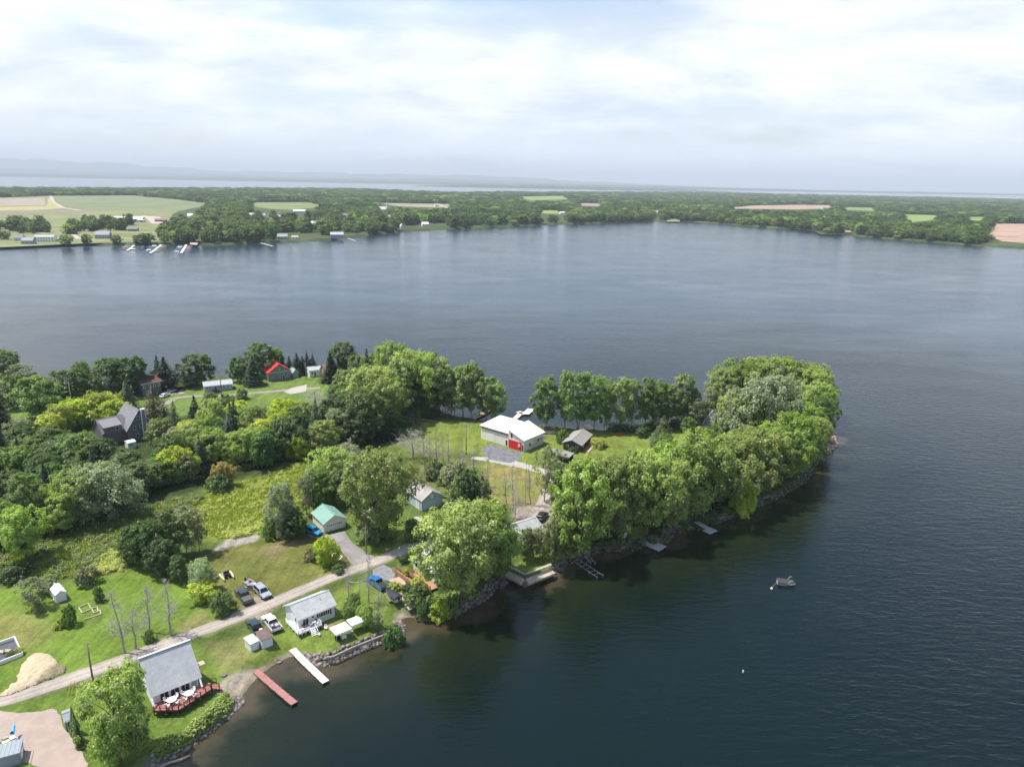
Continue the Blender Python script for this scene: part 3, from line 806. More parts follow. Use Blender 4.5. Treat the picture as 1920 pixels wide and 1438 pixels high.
def bare_tree(H_, seed, r0, spread=0.2, start=0.3, nb=26, twigs=5):
    rng = np.random.default_rng(seed)
    tr = MB(); br = MB()
    pts = [Vector((0, 0, -0.4))]
    x = y = 0
    for i in range(1, 8):
        x += rng.normal(0, 0.012) * H_; y += rng.normal(0, 0.012) * H_
        pts.append(Vector((x, y, H_ * i / 7)))
    rad = [r0 * (1 - 0.86 * i / 7) for i in range(8)]
    tr.tube(pts, rad, 6)
    for k in range(nb):
        t = start + (0.97 - start) * rng.random()
        i = t * 7; i0 = min(int(i), 6); p0 = pts[i0].lerp(pts[i0 + 1], i - i0)
        th = rng.uniform(0, 6.3); L = H_ * spread * (1.15 - t) * rng.uniform(0.6, 1.5)
        e = Vector((math.cos(th), math.sin(th), rng.uniform(0.35, 1.1))).normalized()
        p1 = p0 + e * L * 0.5; p2 = p0 + (e + Vector((0, 0, 0.35))).normalized() * L
        rr = max(r0 * (1 - t) * 0.30, 0.018)
        br.tube([p0, p1, p2], [rr, rr * 0.7, rr * 0.3], 4, cap=False)
        for q in range(twigs):
            s = rng.uniform(0.25, 1.0); a = p0.lerp(p2, s)
            d2 = (e + Vector(rng.normal(size=3)) * 0.75).normalized()
            b_ = a + d2 * L * rng.uniform(0.2, 0.5)
            br.tube([a, b_], [max(rr * 0.4, 0.022), 0.014], 3, cap=False)
            c_ = a.lerp(b_, 0.6)
            br.tube([c_, c_ + (d2 + Vector(rng.normal(size=3)) * 0.8).normalized() * L * 0.25], [0.018, 0.012], 3, cap=False)
    return tr, br

def make_spruce(H_, W_, seed, cols, base=0.08, M=26, size=0.42, loose=0.0):
    rng = np.random.default_rng(seed)
    P = []; Nn = []; A = []; S = []; Cc = []
    nl = 24
    for i in range(nl):
        t = i / (nl - 1)
        z = H_ * (base + (1 - base) * t)
        R = W_ / 2 * ((1 - t) ** 0.85) * (0.85 + 0.3 * rng.random()) + 0.08
        nb = int(7 + 8 * (1 - t))
        for k in range(nb):
            th = 2 * math.pi * (k + rng.random()) / nb
            L = R * rng.uniform(0.75, 1.12)
            if rng.random() < loose: continue
            tone = rng.uniform(0.7, 1.3)
            m = max(4, int(M * L / (W_ / 2)))
            s = rng.random(m) ** 0.7
            rr = s * L
            side = rng.normal(0, 0.12, m) * L * (0.4 + s)
            x = rr * math.cos(th) - side * math.sin(th); y = rr * math.sin(th) + side * math.cos(th)
            zz = z - 0.28 * rr + 0.10 * rr * s + rng.normal(0, 0.03, m) * W_ - 0.12 * rng.random(m)
            P.append(np.stack([x, y, zz], 1))
            dirv = np.stack([np.full(m, math.cos(th)), np.full(m, math.sin(th)), np.full(m, -0.25)], 1)
            A.append(unit(dirv + rng.normal(size=(m, 3)) * 0.3))
            Nn.append(unit(np.array([0.25 * math.cos(th), 0.25 * math.sin(th), 1.0]) + rng.normal(size=(m, 3)) * 0.45))
            S.append(size * (0.6 + 0.7 * rng.random(m)))
            Cc.append(np.array(cols)[rng.integers(0, len(cols), m)] * tone * (0.75 + 0.5 * rng.random(m))[:, None])
    P = np.concatenate(P); A = np.concatenate(A); Nn = np.concatenate(Nn); S = np.concatenate(S); Cc = np.concatenate(Cc)
    B = unit(np.cross(Nn, A)); A = A * (S * 0.8)[:, None]; B = B * (S * 0.33)[:, None]
    V = np.stack([P - A * 0.4, P - B, P + A * 0.7, P + B], 1).reshape(-1, 3)
    return V, np.arange(len(V)).reshape(-1, 4), np.repeat(Cc, 4, 0)

L_LIGHT = [(0.112, 0.160, 0.032), (0.135, 0.185, 0.040), (0.090, 0.132, 0.030), (0.160, 0.205, 0.055)]
L_POPL = [(0.088, 0.140, 0.034), (0.070, 0.114, 0.029), (0.108, 0.160, 0.042), (0.135, 0.18, 0.058)]
L_DARK = [(0.036, 0.074, 0.018), (0.046, 0.088, 0.020), (0.030, 0.060, 0.017), (0.062, 0.105, 0.024)]
L_MID = [(0.068, 0.105, 0.026), (0.085, 0.126, 0.032), (0.056, 0.090, 0.024), (0.10, 0.14, 0.042)]
L_YEL = [(0.200, 0.240, 0.022), (0.165, 0.215, 0.022), (0.225, 0.245, 0.030), (0.12, 0.175, 0.022)]
L_WIL = [(0.130, 0.170, 0.092), (0.160, 0.200, 0.115), (0.100, 0.138, 0.070), (0.19, 0.225, 0.14)]
L_SPAR = [(0.095, 0.115, 0.055), (0.12, 0.135, 0.07), (0.08, 0.10, 0.045), (0.135, 0.135, 0.085)]
L_SPRU = [(0.030, 0.052, 0.026), (0.040, 0.062, 0.034), (0.024, 0.042, 0.022)]
L_SPRG = [(0.050, 0.068, 0.040), (0.062, 0.078, 0.050), (0.04, 0.055, 0.032)]
L_PINE = [(0.085, 0.115, 0.06), (0.105, 0.135, 0.075), (0.07, 0.095, 0.05)]
L_RUST = [(0.055, 0.055, 0.028), (0.042, 0.048, 0.024), (0.070, 0.060, 0.035)]
L_ORAN = [(0.20, 0.17, 0.035), (0.16, 0.18, 0.03), (0.23, 0.18, 0.05)]

PROF_ROUND = [0.42, 0.80, 0.98, 1.0, 0.92, 0.72, 0.35]
PROF_OVAL = [0.40, 0.72, 0.92, 1.0, 0.90, 0.68, 0.30]
PROF_TALL = [0.50, 0.80, 0.95, 1.0, 0.94, 0.80, 0.45]
PROF_FAN = [0.25, 0.55, 0.82, 1.0, 1.0, 0.85, 0.45]
PROF_BUSH = [0.85, 1.0, 0.98, 0.88, 0.65, 0.3]
PROF_COL = [0.8, 1.0, 0.95, 0.8, 0.55, 0.2]

def meshes(kind):
    """crown mesh, trunk builder, nominal height and width for each kind and variant"""
    out = []
    spec = {
        # kind: (H, W, cols, prof, base, K, M, size, inner, clump, r0, limbs, top, forks, bark, kw)
        'cottonwood': (16, 13, L_LIGHT, PROF_FAN, 0.16, 150, 88, 0.34, 0.30, 0.088, 0.42, 14, 0.72, 2, BARK, dict(up=0.35, droop=0.35)),
        'maple': (14, 12, L_MID, PROF_ROUND, 0.14, 130, 105, 0.34, 0.22, 0.095, 0.36, 10, 0.72, 1, BARK, {}),
        'dark_maple': (14, 11, L_DARK, PROF_ROUND, 0.12, 125, 110, 0.33, 0.20, 0.095, 0.36, 10, 0.72, 1, BARK, {}),
        'poplar': (16, 8, L_POPL, PROF_TALL, 0.22, 95, 80, 0.33, 0.32, 0.115, 0.22, 12, 0.86, 2, BARK_PALE, dict(up=0.3)),
        'boxelder': (9, 9, L_YEL, PROF_ROUND, 0.06, 70, 115, 0.32, 0.20, 0.13, 0.22, 8, 0.7, 2, BARK, {}),
        'willow': (13, 14, L_WIL, PROF_ROUND, 0.05, 110, 120, 0.34, 0.20, 0.10, 0.45, 12, 0.6, 2, BARK, dict(up=0.5)),
        'thin_ash': (12, 7, L_SPAR, PROF_OVAL, 0.18, 45, 62, 0.30, 0.35, 0.14, 0.17, 16, 0.9, 1, BARK_PALE, dict(up=0.3)),
        'shrub': (3, 4, L_MID, PROF_BUSH, 0.02, 40, 70, 0.22, 0.15, 0.16, 0.08, 6, 0.5, 2, BARK, {}),
    }
    H_, W_, cols, prof, base, K, M, size, inner, clump, r0, limbs, top, forks, bark, kw = spec[kind]
    for v in range({'cottonwood': 5, 'maple': 4, 'dark_maple': 3, 'poplar': 4, 'boxelder': 3, 'willow': 2, 'thin_ash': 3, 'shrub': 3}[kind]):
        sd = hash_(kind) + v * 17
        V, Q, c, cen = make_crown(H_, W_, sd, cols, prof, base, K, M, size, inner, clump, **kw)
        cm = np_mesh('crown', V, Q, c, LEAF, link=False)
        tm = make_trunk(H_, cen, sd + 5, r0, base, limbs, 0, top, forks)
        to = tm.build('trunk', bark, smooth=True); tmesh = to.data; bpy.data.objects.remove(to)
        out.append((cm, tmesh, H_, W_))
    return out

def hash_(s): return sum(ord(ch) * (i + 3) for i, ch in enumerate(s)) % 9973

PROTO = {k: meshes(k) for k in ('cottonwood', 'maple', 'dark_maple', 'poplar', 'boxelder', 'willow', 'thin_ash', 'shrub')}
def recolour(src, name, cols, seed):
    """same crown shapes in another leaf colour"""
    out = []
    rng = np.random.default_rng(seed)
    for cm, tm, H_, W_ in PROTO[src]:
        m2 = cm.copy(); n = len(m2.vertices)
        c = np.array(cols)[rng.integers(0, len(cols), n // 4)] * (0.75 + 0.5 * rng.random(n // 4))[:, None]
        a = np.ones((n, 4), np.float32); a[:, :3] = np.repeat(c, 4, 0)
        m2.color_attributes['Col'].data.foreach_set('color', a.ravel())
        out.append((m2, tm, H_, W_))
    PROTO[name] = out
recolour('boxelder', 'orange_tree', L_ORAN, 1)
recolour('shrub', 'dark_shrub', L_DARK, 2)
recolour('shrub', 'yellow_shrub', L_YEL, 3)
recolour('shrub', 'pale_shrub', L_SPAR, 4)
recolour('maple', 'light_maple', L_LIGHT, 5)
recolour('cottonwood', 'shade_maple', L_MID, 6)
sp = []
for kind, cols, W_, base, loose in (('spruce', L_SPRU, 5.2, 0.06, 0.0), ('grey_spruce', L_SPRG, 6.5, 0.12, 0.12), ('pine', L_PINE, 6.5, 0.15, 0.35), ('rust_spruce', L_RUST, 8.0, 0.06, 0.1), ('arborvitae', [(0.06, 0.095, 0.02), (0.045, 0.075, 0.018)], 2.6, 0.01, 0.0)):
    PROTO[kind] = []
    for v in range(2 if kind != 'spruce' else 3):
        V, Q, c = make_spruce(12, W_, hash_(kind) + v, cols, base, loose=loose, size=0.45 if kind != 'arborvitae' else 0.34)
        cm = np_mesh('crown', V, Q, c, LEAF, link=False)
        to = MB().tube([(0, 0, -0.3), (0, 0, 6), (0, 0, 11.5)], [0.22, 0.14, 0.03], 6).build('trunk', BARK, smooth=True); tm = to.data; bpy.data.objects.remove(to)
        PROTO[kind].append((cm, tm, 12, W_))
for kind, nb, spread, st in (('dead_tree', 44, 0.24, 0.22), ('bare_poplar', 30, 0.15, 0.30), ('bare_bushy', 60, 0.42, 0.12)):
    PROTO[kind] = []
    for v in range(3):
        tr, br = bare_tree(12, hash_(kind) + v, 0.20 if kind != 'bare_poplar' else 0.15, spread, st, nb, 7)
        a = tr.build('trunk', BARK_DEAD); b_ = br.build('branches', TWIG)
        PROTO[kind].append((b_.data, a.data, 12, {'dead_tree': 4.5, 'bare_poplar': 2.6, 'bare_bushy': 8}[kind]))
        bpy.data.objects.remove(a); bpy.data.objects.remove(b_)

NAME = {'cottonwood': 'cottonwood_tree', 'maple': 'broadleaf_tree', 'dark_maple': 'broadleaf_tree', 'light_maple': 'broadleaf_tree', 'shade_maple': 'broadleaf_tree', 'poplar': 'poplar_tree', 'boxelder': 'yellow_green_tree', 'willow': 'willow_tree',
        'thin_ash': 'sparse_tree', 'shrub': 'shrub', 'dark_shrub': 'shrub', 'yellow_shrub': 'shrub', 'pale_shrub': 'shrub', 'orange_tree': 'yellow_green_tree', 'spruce': 'spruce_tree', 'grey_spruce': 'spruce_tree', 'rust_spruce': 'spruce_tree',
        'pine': 'pine_tree', 'arborvitae': 'cedar_shrub', 'dead_tree': 'bare_tree', 'bare_poplar': 'bare_tree', 'bare_bushy': 'bare_tree'}
DESC = {'cottonwood': 'big light green tree', 'maple': 'green broadleaf tree', 'dark_maple': 'dark green rounded tree', 'light_maple': 'light green rounded tree', 'shade_maple': 'spreading mid green tree', 'poplar': 'tall slender green tree', 'boxelder': 'yellow-green tree',
        'willow': 'silvery grey-green rounded willow', 'thin_ash': 'thin-leaved greyish tree', 'shrub': 'green shrub', 'dark_shrub': 'dark green bush', 'yellow_shrub': 'yellow-green shrub', 'pale_shrub': 'pale olive shrub', 'orange_tree': 'golden-topped small tree',
        'spruce': 'dark pointed spruce', 'grey_spruce': 'greyish spruce', 'rust_spruce': 'dark brownish spruce', 'pine': 'pale open pine', 'arborvitae': 'narrow dark cedar', 'dead_tree': 'leafless grey tree', 'bare_poplar': 'thin leafless tree', 'bare_bushy': 'grey leafless bushy tree'}
CAT = {'shrub': 'shrub', 'dark_shrub': 'shrub', 'yellow_shrub': 'shrub', 'pale_shrub': 'shrub', 'arborvitae': 'shrub'}
NT_COUNT = [0]
def put_tree(kind, loc, h, wd, label, group=None):
    if 'spruce' in kind: wd *= 1.4
    elif NAME[kind] != 'bare_tree': h *= 0.94; wd *= 0.95
    ps = PROTO[kind]; i = NT_COUNT[0]; NT_COUNT[0] += 1
    cm, tm, H_, W_ = ps[(i * 7 + 3) % len(ps)]
    r = bpy.data.objects.new(NAME[kind], None); C.objects.link(r); r.empty_display_size = 0.5
    r.location = loc; tl = 0.02 if NAME[kind] in ('bare_tree', 'spruce_tree') or CAT.get(kind) else 0.05
    r.rotation_euler = (random.uniform(-tl, tl), random.uniform(-tl, tl), random.uniform(0, 6.28))
    k = wd / W_
    r.scale = (k, k * random.uniform(0.92, 1.08), h / H_)
    tag(r, label, CAT.get(kind, 'tree'), group)
    nm = ('branches' if NAME[kind] == 'bare_tree' else 'foliage' if CAT.get(kind) else 'crown', 'stem' if CAT.get(kind) else 'trunk')
    for me, n_ in ((cm, nm[0]), (tm, nm[1])):
        o = bpy.data.objects.new(n_, me); C.objects.link(o); o.parent = r
        if n_ == 'branches': o['kind'] = 'stuff'
    return r

def B(kind, px, by, ty, wpx, where, group=None):
    """tree whose foot stands at pixel (px,by) and whose top reaches pixel row ty; crown wpx pixels wide"""
    P_ = G(px, by); dz = proj(P_)[2]
    P_.z = lz(P_.x, P_.y) if True else ZL
    h = height_for(P_, ty)
    return put_tree(kind, P_, h, wpx * dz / F, DESC[kind] + ' ' + where, group)

def T(kind, px, ty, h, wpx, where, group=None):
    """tree of known height whose top is seen at pixel (px,ty)"""
    P_ = G(px, ty, ZL + h); dz = proj(P_)[2]; P_.z = ZL
    return put_tree(kind, P_, h, wpx * dz / F, DESC[kind] + ' ' + where, group)

g = 'trees along the front shore of the point'
B('cottonwood', 1083, 1041, 860, 118, 'standing at the rocky shore above the skeletal white dock', g)
B('cottonwood', 1120, 1008, 852, 105, 'just behind the shore tree by the skeletal dock', g)
B('cottonwood', 1160, 1014, 858, 95, 'on the rocky shore left of the dock with the grey end', g)
B('shade_maple', 1185, 985, 850, 92, 'behind the small bright lawn above the grey-ended dock', g)
B('cottonwood', 1213, 1003, 838, 98, 'with a leaning pale trunk at the foot of the grey-ended dock', g)
B('cottonwood', 1243, 1001, 852, 88, 'beside the red trunk group right of the grey-ended dock', g)
B('cottonwood', 1262, 960, 826, 95, 'with its crown filling the shore between the two small docks', g)
B('cottonwood', 1305, 966, 800, 112, 'with a dark trunk at the landing of the smallest grey dock', g)
B('shade_maple', 1338, 950, 836, 84, 'overhanging the water right of the smallest grey dock', g)
B('light_maple', 1372, 942, 812, 92, 'on the point before the darkest strip of water', g)
B('cottonwood', 1408, 930, 800, 100, 'leaning over the shadowed water of the point', g)
B('boxelder', 1392, 958, 895, 34, 'low on the shore under the tall trees of the point', g)
B('cottonwood', 1450, 912, 792, 98, 'on the bend of the point with bright upper leaves', g)
B('light_maple', 1478, 893, 775, 98, 'with a broad bright crown low on the right of the point', g)
B('cottonwood', 1512, 864, 777, 60, 'at the right end of the point above dark water', g)
B('shade_maple', 1540, 832, 738, 46, 'standing right behind the pink rocks at the tip', g)
g = 'trees along the back shore of the point'
B('light_maple', 1527, 800, 716, 58, 'on the outer corner of the tip, left of the rocks', g)
B('light_maple', 1520, 782, 692, 62, 'at the back right corner of the point', g)
B('cottonwood', 1505, 770, 678, 84, 'on the back shore, second from the right corner of the point', g)
B('cottonwood', 1462, 765, 668, 86, 'at the crest of the back shore of the point', g)
B('light_maple', 1418, 764, 670, 82, 'in the high back row of the point, left of the crest', g)
B('cottonwood', 1380, 768, 672, 76, 'at the left shoulder of the high back row', g)
B('light_maple', 1350, 776, 690, 58, 'at the left end of the high back row on the point', g)
B('thin_ash', 1330, 782, 722, 34, 'stepping down left of the high back row', g)
B('shrub', 1322, 795, 752, 34, 'below the high back row near the small gabled cottage', g)
g = 'trees in the middle of the point'
B('willow', 1432, 848, 702, 118, 'in the middle of the point, the palest crown there', g)
B('cottonwood', 1388, 840, 728, 76, 'left of the palest crown on the point', g)
B('light_maple', 1480, 850, 745, 92, 'right of the palest crown on the point', g)
B('shade_maple', 1362, 842, 772, 52, 'in the hollow right of the small gabled cottage', g)
B('thin_ash', 1352, 838, 762, 48, 'in front of the small grey gabled cottage', g)
B('dark_maple', 1330, 850, 800, 60, 'dark under the pale front trees near the gabled cottage', g)
B('maple', 1420, 880, 815, 80, 'filling the middle of the point behind the front trees', g)
B('maple', 1470, 865, 800, 80, 'filling the gap right of the middle of the point', g)
B('maple', 1300, 905, 835, 76, 'behind the shore trees, in front of the back lawn', g)
B('light_maple', 1245, 925, 840, 86, 'at the lower edge of the back lawn', g)
B('light_maple', 1180, 925, 860, 76, 'between the flat-roofed shed and the front shore', g)
B('shade_maple', 1120, 950, 872, 84, 'between the gravel yard and the front shore', g)
B('shade_maple', 1065, 1000, 930, 66, 'at the gravel yard edge behind the front shore', g)
B('shade_maple', 1055, 935, 880, 50, 'below the driveway bend by the gravel yard', g)
g = 'young trees by the seawall lawn'
B('maple', 1040, 1055, 962, 44, 'on the small lawn right of the stone seawall', g)
B('thin_ash', 1012, 1042, 985, 40, 'on the small lawn behind the stone seawall', g)
B('maple', 990, 1050, 990, 36, 'between the seawall lawn and the biggest front tree', g)
B('light_maple', 1062, 1042, 985, 44, 'leaning over the rocks right of the seawall', g)
g = 'slender trees along the back lawn shore'
B('poplar', 1023, 804, 703, 50, 'standing alone left of the slender back row', g)
for i, (px, by, ty, wp, wh) in enumerate([(1062, 806, 697, 40, 'leftmost of the slender row behind the brown cottage'), (1085, 808, 698, 42, 'directly behind the brown cottage roof'), (1112, 806, 700, 48, 'left of the dark boat ramp'),
        (1130, 803, 706, 30, 'short one beside the dark boat ramp'), (1162, 808, 702, 42, 'first one right of the open water gap'), (1184, 807, 705, 38, 'beside the red kayak, left of it'), (1206, 805, 698, 42, 'behind the back lawn, right of the red kayak'),
        (1226, 803, 702, 40, 'behind the back lawn near the pale pine'), (1252, 801, 708, 42, 'behind the pale pine'), (1276, 799, 703, 44, 'tallest at the right end of the slender row'), (1292, 800, 728, 36, 'last and shortest of the slender row')]):
    B('poplar', px + (i * 37 % 7) - 3, by, ty + (i * 53 % 17) - 6, wp * (0.70 + 0.09 * (i * 29 % 6)), wh, g)
B('thin_ash', 1300, 808, 745, 38, 'between the slender row and the gabled cottage')
B('maple', 1290, 820, 782, 30, 'small, left of the gabled cottage')
B('pine', 1243, 824, 778, 42, 'alone on the back lawn')
B('pine', 1228, 838, 800, 36, 'smaller, in front of the other pale pine on the lawn')
B('dark_shrub', 1205, 818, 800, 22, 'under the slender row on the back lawn')
B('dark_shrub', 1054, 830, 805, 20, 'left of the brown cottage')
B('yellow_shrub', 1122, 838, 822, 26, 'clipped along the right side of the brown cottage')
g = 'trees on the flooded back shore'
B('poplar', 913, 785, 702, 44, 'bright yellow-green, beside the orange dock', g)
B('poplar', 926, 786, 710, 40, 'bright, right of the orange dock', g)
B('poplar', 886, 783, 676, 40, 'standing in the water left of the orange dock', g)
B('poplar', 868, 781, 684, 44, 'third to the left of the orange dock, in the water', g)
B('thin_ash', 852, 781, 705, 38, 'pale, its trunk in the flooded shore', g)
B('poplar', 845, 776, 688, 46, 'at the middle of the flooded shore', g)
B('poplar', 824, 778, 666, 50, 'at the left end of the flooded shore', g)
g = 'trees in the thick grove left of the white building lawn'
for i, (k, px, by, ty, wp, wh) in enumerate([('cottonwood', 800, 776, 655, 66, 'tallest right crown of the grove at the lawn corner'), ('cottonwood', 768, 768, 652, 66, 'second crown from the right in the grove'),
        ('cottonwood', 735, 745, 636, 64, 'on the highest left shoulder of the grove'), ('poplar', 752, 785, 668, 60, 'in the grove right behind the lime shrubs'), ('dark_maple', 792, 781, 712, 60, 'low and dark at the lawn edge of the grove'),
        ('cottonwood', 700, 790, 682, 84, 'broad crown in the middle of the grove'), ('maple', 665, 775, 690, 84, 'broad crown in the left half of the grove'), ('cottonwood', 725, 808, 705, 72, 'front crown of the grove facing the lawn'),
        ('maple', 680, 822, 730, 78, 'front crown of the grove above the meadow'), ('dark_maple', 640, 815, 735, 66, 'front left crown of the grove'), ('maple', 702, 730, 662, 56, 'behind the grove beside the water'), ('spruce', 690, 738, 655, 26, 'poking out behind the grove')]):
    B(k, px, by, ty, wp, wh, g)
B('dark_maple', 643, 705, 640, 48, 'rounded and alone against the lake, right of the tan roof')
B('maple', 668, 712, 664, 40, 'between the tan roof and the grove')
B('spruce', 622, 715, 663, 34, 'right of the small white house')
B('spruce', 640, 740, 690, 40, 'below the tan roof at the grove edge')
g = 'conifers right of the red-roofed house'
for px, ty, wp, wh in ((531, 664, 16, 'first right of the red roof'), (543, 668, 16, 'second right of the red roof'), (558, 662, 22, 'widest, before the utility pole'), (568, 668, 18, 'just left of the utility pole'), (577, 660, 18, 'tallest, behind the utility pole'), (587, 664, 18, 'just left of the small white house')):
    B('spruce', px, 702, ty, wp, wh, g)
B('dark_maple', 494, 706, 641, 50, 'rounded, left of the red-roofed house')
B('light_maple', 516, 700, 652, 34, 'half hidden behind the red roof')
B('spruce', 476, 722, 668, 32, 'broad, left of the red-roofed house below the rounded tree')
B('dark_maple', 446, 716, 668, 32, 'small and leaning, right of the long white house')
B('thin_ash', 460, 716, 672, 24, 'beside the small leaning tree by the long white house')
B('dark_maple', 370, 722, 663, 54, 'alone left of the long white house')
B('grey_spruce', 356, 724, 682, 26, 'against the lone tree left of the long white house')
B('spruce', 300, 730, 667, 24, 'left one of the twin spruces above the brown house')
B('spruce', 313, 732, 670, 38, 'right one of the twin spruces, by the brown house')
B('dark_maple', 252, 740, 667, 62, 'right one of the big round pair by the water')
B('dark_maple', 205, 745, 671, 58, 'left one of the big round pair by the water')
B('maple', 160, 738, 676, 34, 'behind the rounded pair, against the lake')
B('dark_maple', 138, 760, 690, 66, 'left of the rounded pair')
B('maple', 75, 782, 705, 70, 'wide, in front of the red-walled house')
B('thin_ash', 40, 725, 682, 52, 'pale, at the left shore')
B('dark_maple', 34, 765, 702, 48, 'right of the red-walled house')
B('maple', 10, 705, 655, 46, 'cut by the left frame edge at the lake')
B('grey_spruce', 243, 772, 712, 32, 'standing above the dark gabled house')
B('rust_spruce', 291, 780, 725, 44, 'right of the greyish spruce above the gabled house')
B('spruce', 6, 800, 752, 30, 'at the left frame edge below the red-walled house')
g = 'yellow-green trees left of the gabled house'
for px, ty, h, wp, wh in ((182, 735, 10.5, 66, 'brightest crown of the yellow row'), (212, 748, 9.3, 48, 'right end of the yellow row beside the gabled house'), (140, 748, 9.3, 54, 'middle of the yellow row'), (108, 758, 9.3, 50, 'left part of the yellow row'), (88, 776, 8.2, 42, 'left end of the yellow row')):
    T('boxelder', px, ty, h, wp, wh, g)
# ---- the big wood
T('willow', 190, 866, 15, 108, 'standing at the lower edge of the wood above the marsh')
T('cottonwood', 140, 880, 14, 80, 'left of the silvery willow')
B('poplar', 62, 1000, 884, 54, 'pointed and pale, at the left wood edge')
B('cottonwood', 50, 1052, 948, 76, 'in front of the wood at the left, by the marsh')
B('maple', 8, 1020, 945, 60, 'cut by the left frame edge beside the marsh')
B('light_maple', 118, 1000, 925, 60, 'between the pale pointed tree and the willow')
g = 'dark clump in the middle of the meadow'
for k, px, by, ty, wp, wh in (('dark_maple', 258, 1058, 985, 52, 'leftmost of the meadow clump'), ('dark_maple', 288, 1066, 975, 58, 'second of the meadow clump'), ('dark_maple', 312, 1078, 1008, 50, 'front of the meadow clump'), ('maple', 318, 1045, 955, 52, 'top of the meadow clump'),
        ('thin_ash', 350, 1040, 945, 44, 'thin, on the right of the meadow clump'), ('thin_ash', 374, 1035, 950, 36, 'rightmost and thinnest of the meadow clump'), ('dark_maple', 335, 1090, 1042, 34, 'small, at the lower tip of the meadow clump')):
    B(k, px, by, ty, wp, wh, g)
B('willow', 378, 1110, 1046, 42, 'small, right below the meadow clump')
B('boxelder', 382, 1128, 1092, 44, 'spreading low beside the green pickup')
B('dark_shrub', 420, 1150, 1110, 32, 'olive, left of the green pickup at the road')
B('thin_ash', 398, 1105, 1065, 26, 'thin, behind the low yellow-green tree')
B('thin_ash', 66, 1140, 1078, 44, 'left of the small white shed on the lawn')
B('pale_shrub', 92, 1110, 1082, 34, 'behind the small white shed on the lawn')
B('pale_shrub', 75, 1148, 1130, 12, 'tiny, left of the white shed')
B('dark_shrub', 187, 1127, 1100, 15, 'rounded, alone on the lawn right of the white shed')
B('shrub', 132, 1172, 1132, 20, 'young leafy, left of the timber garden frame')
B('yellow_shrub', 116, 1175, 1160, 20, 'low, at the foot of the young leafy shrub')
B('shrub', 280, 1203, 1182, 16, 'small, at the foot of a leafless tree by the road')
B('pale_shrub', 165, 1094, 1062, 34, 'at the marsh edge behind the lawn')
for px, by, ty, wh in ((233, 1224, 1104, 'tallest on the left of the roadside four'), (255, 1216, 1138, 'shortest of the roadside four'), (279, 1186, 1096, 'third of the roadside four, with a shrub at its foot'), (320, 1190, 1086, 'rightmost of the roadside four')):
    B('dead_tree', px, by, ty, 46, wh, 'leafless trees beside the gravel road')
for k, px, by, ty, wp, wh in (('dead_tree', 654, 1130, 1058, 22, 'left of three behind the white canopies'), ('bare_poplar', 675, 1137, 1068, 14, 'thinnest of three behind the white canopies'), ('dead_tree', 692, 1130, 1042, 30, 'tallest of three behind the white canopies'), ('dead_tree', 711, 1172, 1092, 24, 'in front of the covered boat')):
    B(k, px, by, ty, wp, wh)
B('shrub', 656, 1158, 1128, 28, 'leafy growth around the leafless trees behind the canopies')
B('light_maple', 688, 1175, 1132, 30, 'small, between the canopies and the covered boat')
B('shrub', 664, 1140, 1112, 18, 'upright, behind the farther canopy')
B('dark_shrub', 738, 1196, 1176, 32, 'rounded, on the rocky corner by the boat ramp')
B('thin_ash', 708, 1180, 1145, 22, 'spindly, right of the farther canopy')
# around the garage and the barn
B('cottonwood', 712, 1010, 836, 112, 'biggest between the green-roofed garage and the bluish barn')
B('cottonwood', 626, 928, 838, 78, 'left of the biggest tree above the garage')
B('thin_ash', 652, 905, 830, 54, 'pale, behind the tree above the garage')
B('maple', 598, 950, 878, 58, 'behind the green-roofed garage')
B('thin_ash', 575, 965, 885, 36, 'dark-stemmed, left behind the garage')
B('maple', 640, 945, 880, 50, 'right behind the green garage roof')
B('willow', 527, 1004, 905, 56, 'pale, left of the bright blue car')
B('dark_maple', 548, 1006, 952, 50, 'low and dark, left of the bright blue car')
B('shrub', 508, 1006, 965, 30, 'at the left foot of the pale tree by the garage')
B('boxelder', 612, 1058, 1006, 36, 'small, beside the kayaks on the mown field')
B('dark_shrub', 590, 1050, 1028, 26, 'behind the kayaks on the mown field')
B('dark_shrub', 634, 1072, 1058, 20, 'low, between kayak tree and road')
B('dark_shrub', 772, 995, 972, 22, 'round, by the stored grey dock section')
B('shrub', 700, 1015, 968, 44, 'leafy, at the foot of the biggest tree by the garage')
# the giant by the shore
B('cottonwood', 862, 1128, 938, 138, 'huge, with a grey trunk at the shore over the hidden house')
B('cottonwood', 905, 1085, 940, 118, 'huge, right half of the pair over the hidden house')
B('shade_maple', 842, 1088, 985, 62, 'left of the huge pair, over the hidden house roof')
B('shade_maple', 935, 1078, 985, 70, 'at the right edge of the huge pair, by the seawall')
# A frame
B('cottonwood', 226, 1432, 1258, 118, 'in front of the A-frame house, covering its left corner')
B('light_maple', 258, 1412, 1322, 52, 'lower, right side of the tree before the A-frame house')
B('light_maple', 205, 1442, 1345, 50, 'lower, left side of the tree before the A-frame house')
for px, by, ty, wh in ((141, 1374, 1321, 'at the back of the cedar row beside the grey shed'), (146, 1388, 1330, 'in the middle of the cedar row beside the grey shed'), (151, 1401, 1345, 'at the front of the cedar row beside the grey shed')):
    B('arborvitae', px, by, ty, 17, wh, 'cedars in a row beside the grey shed')
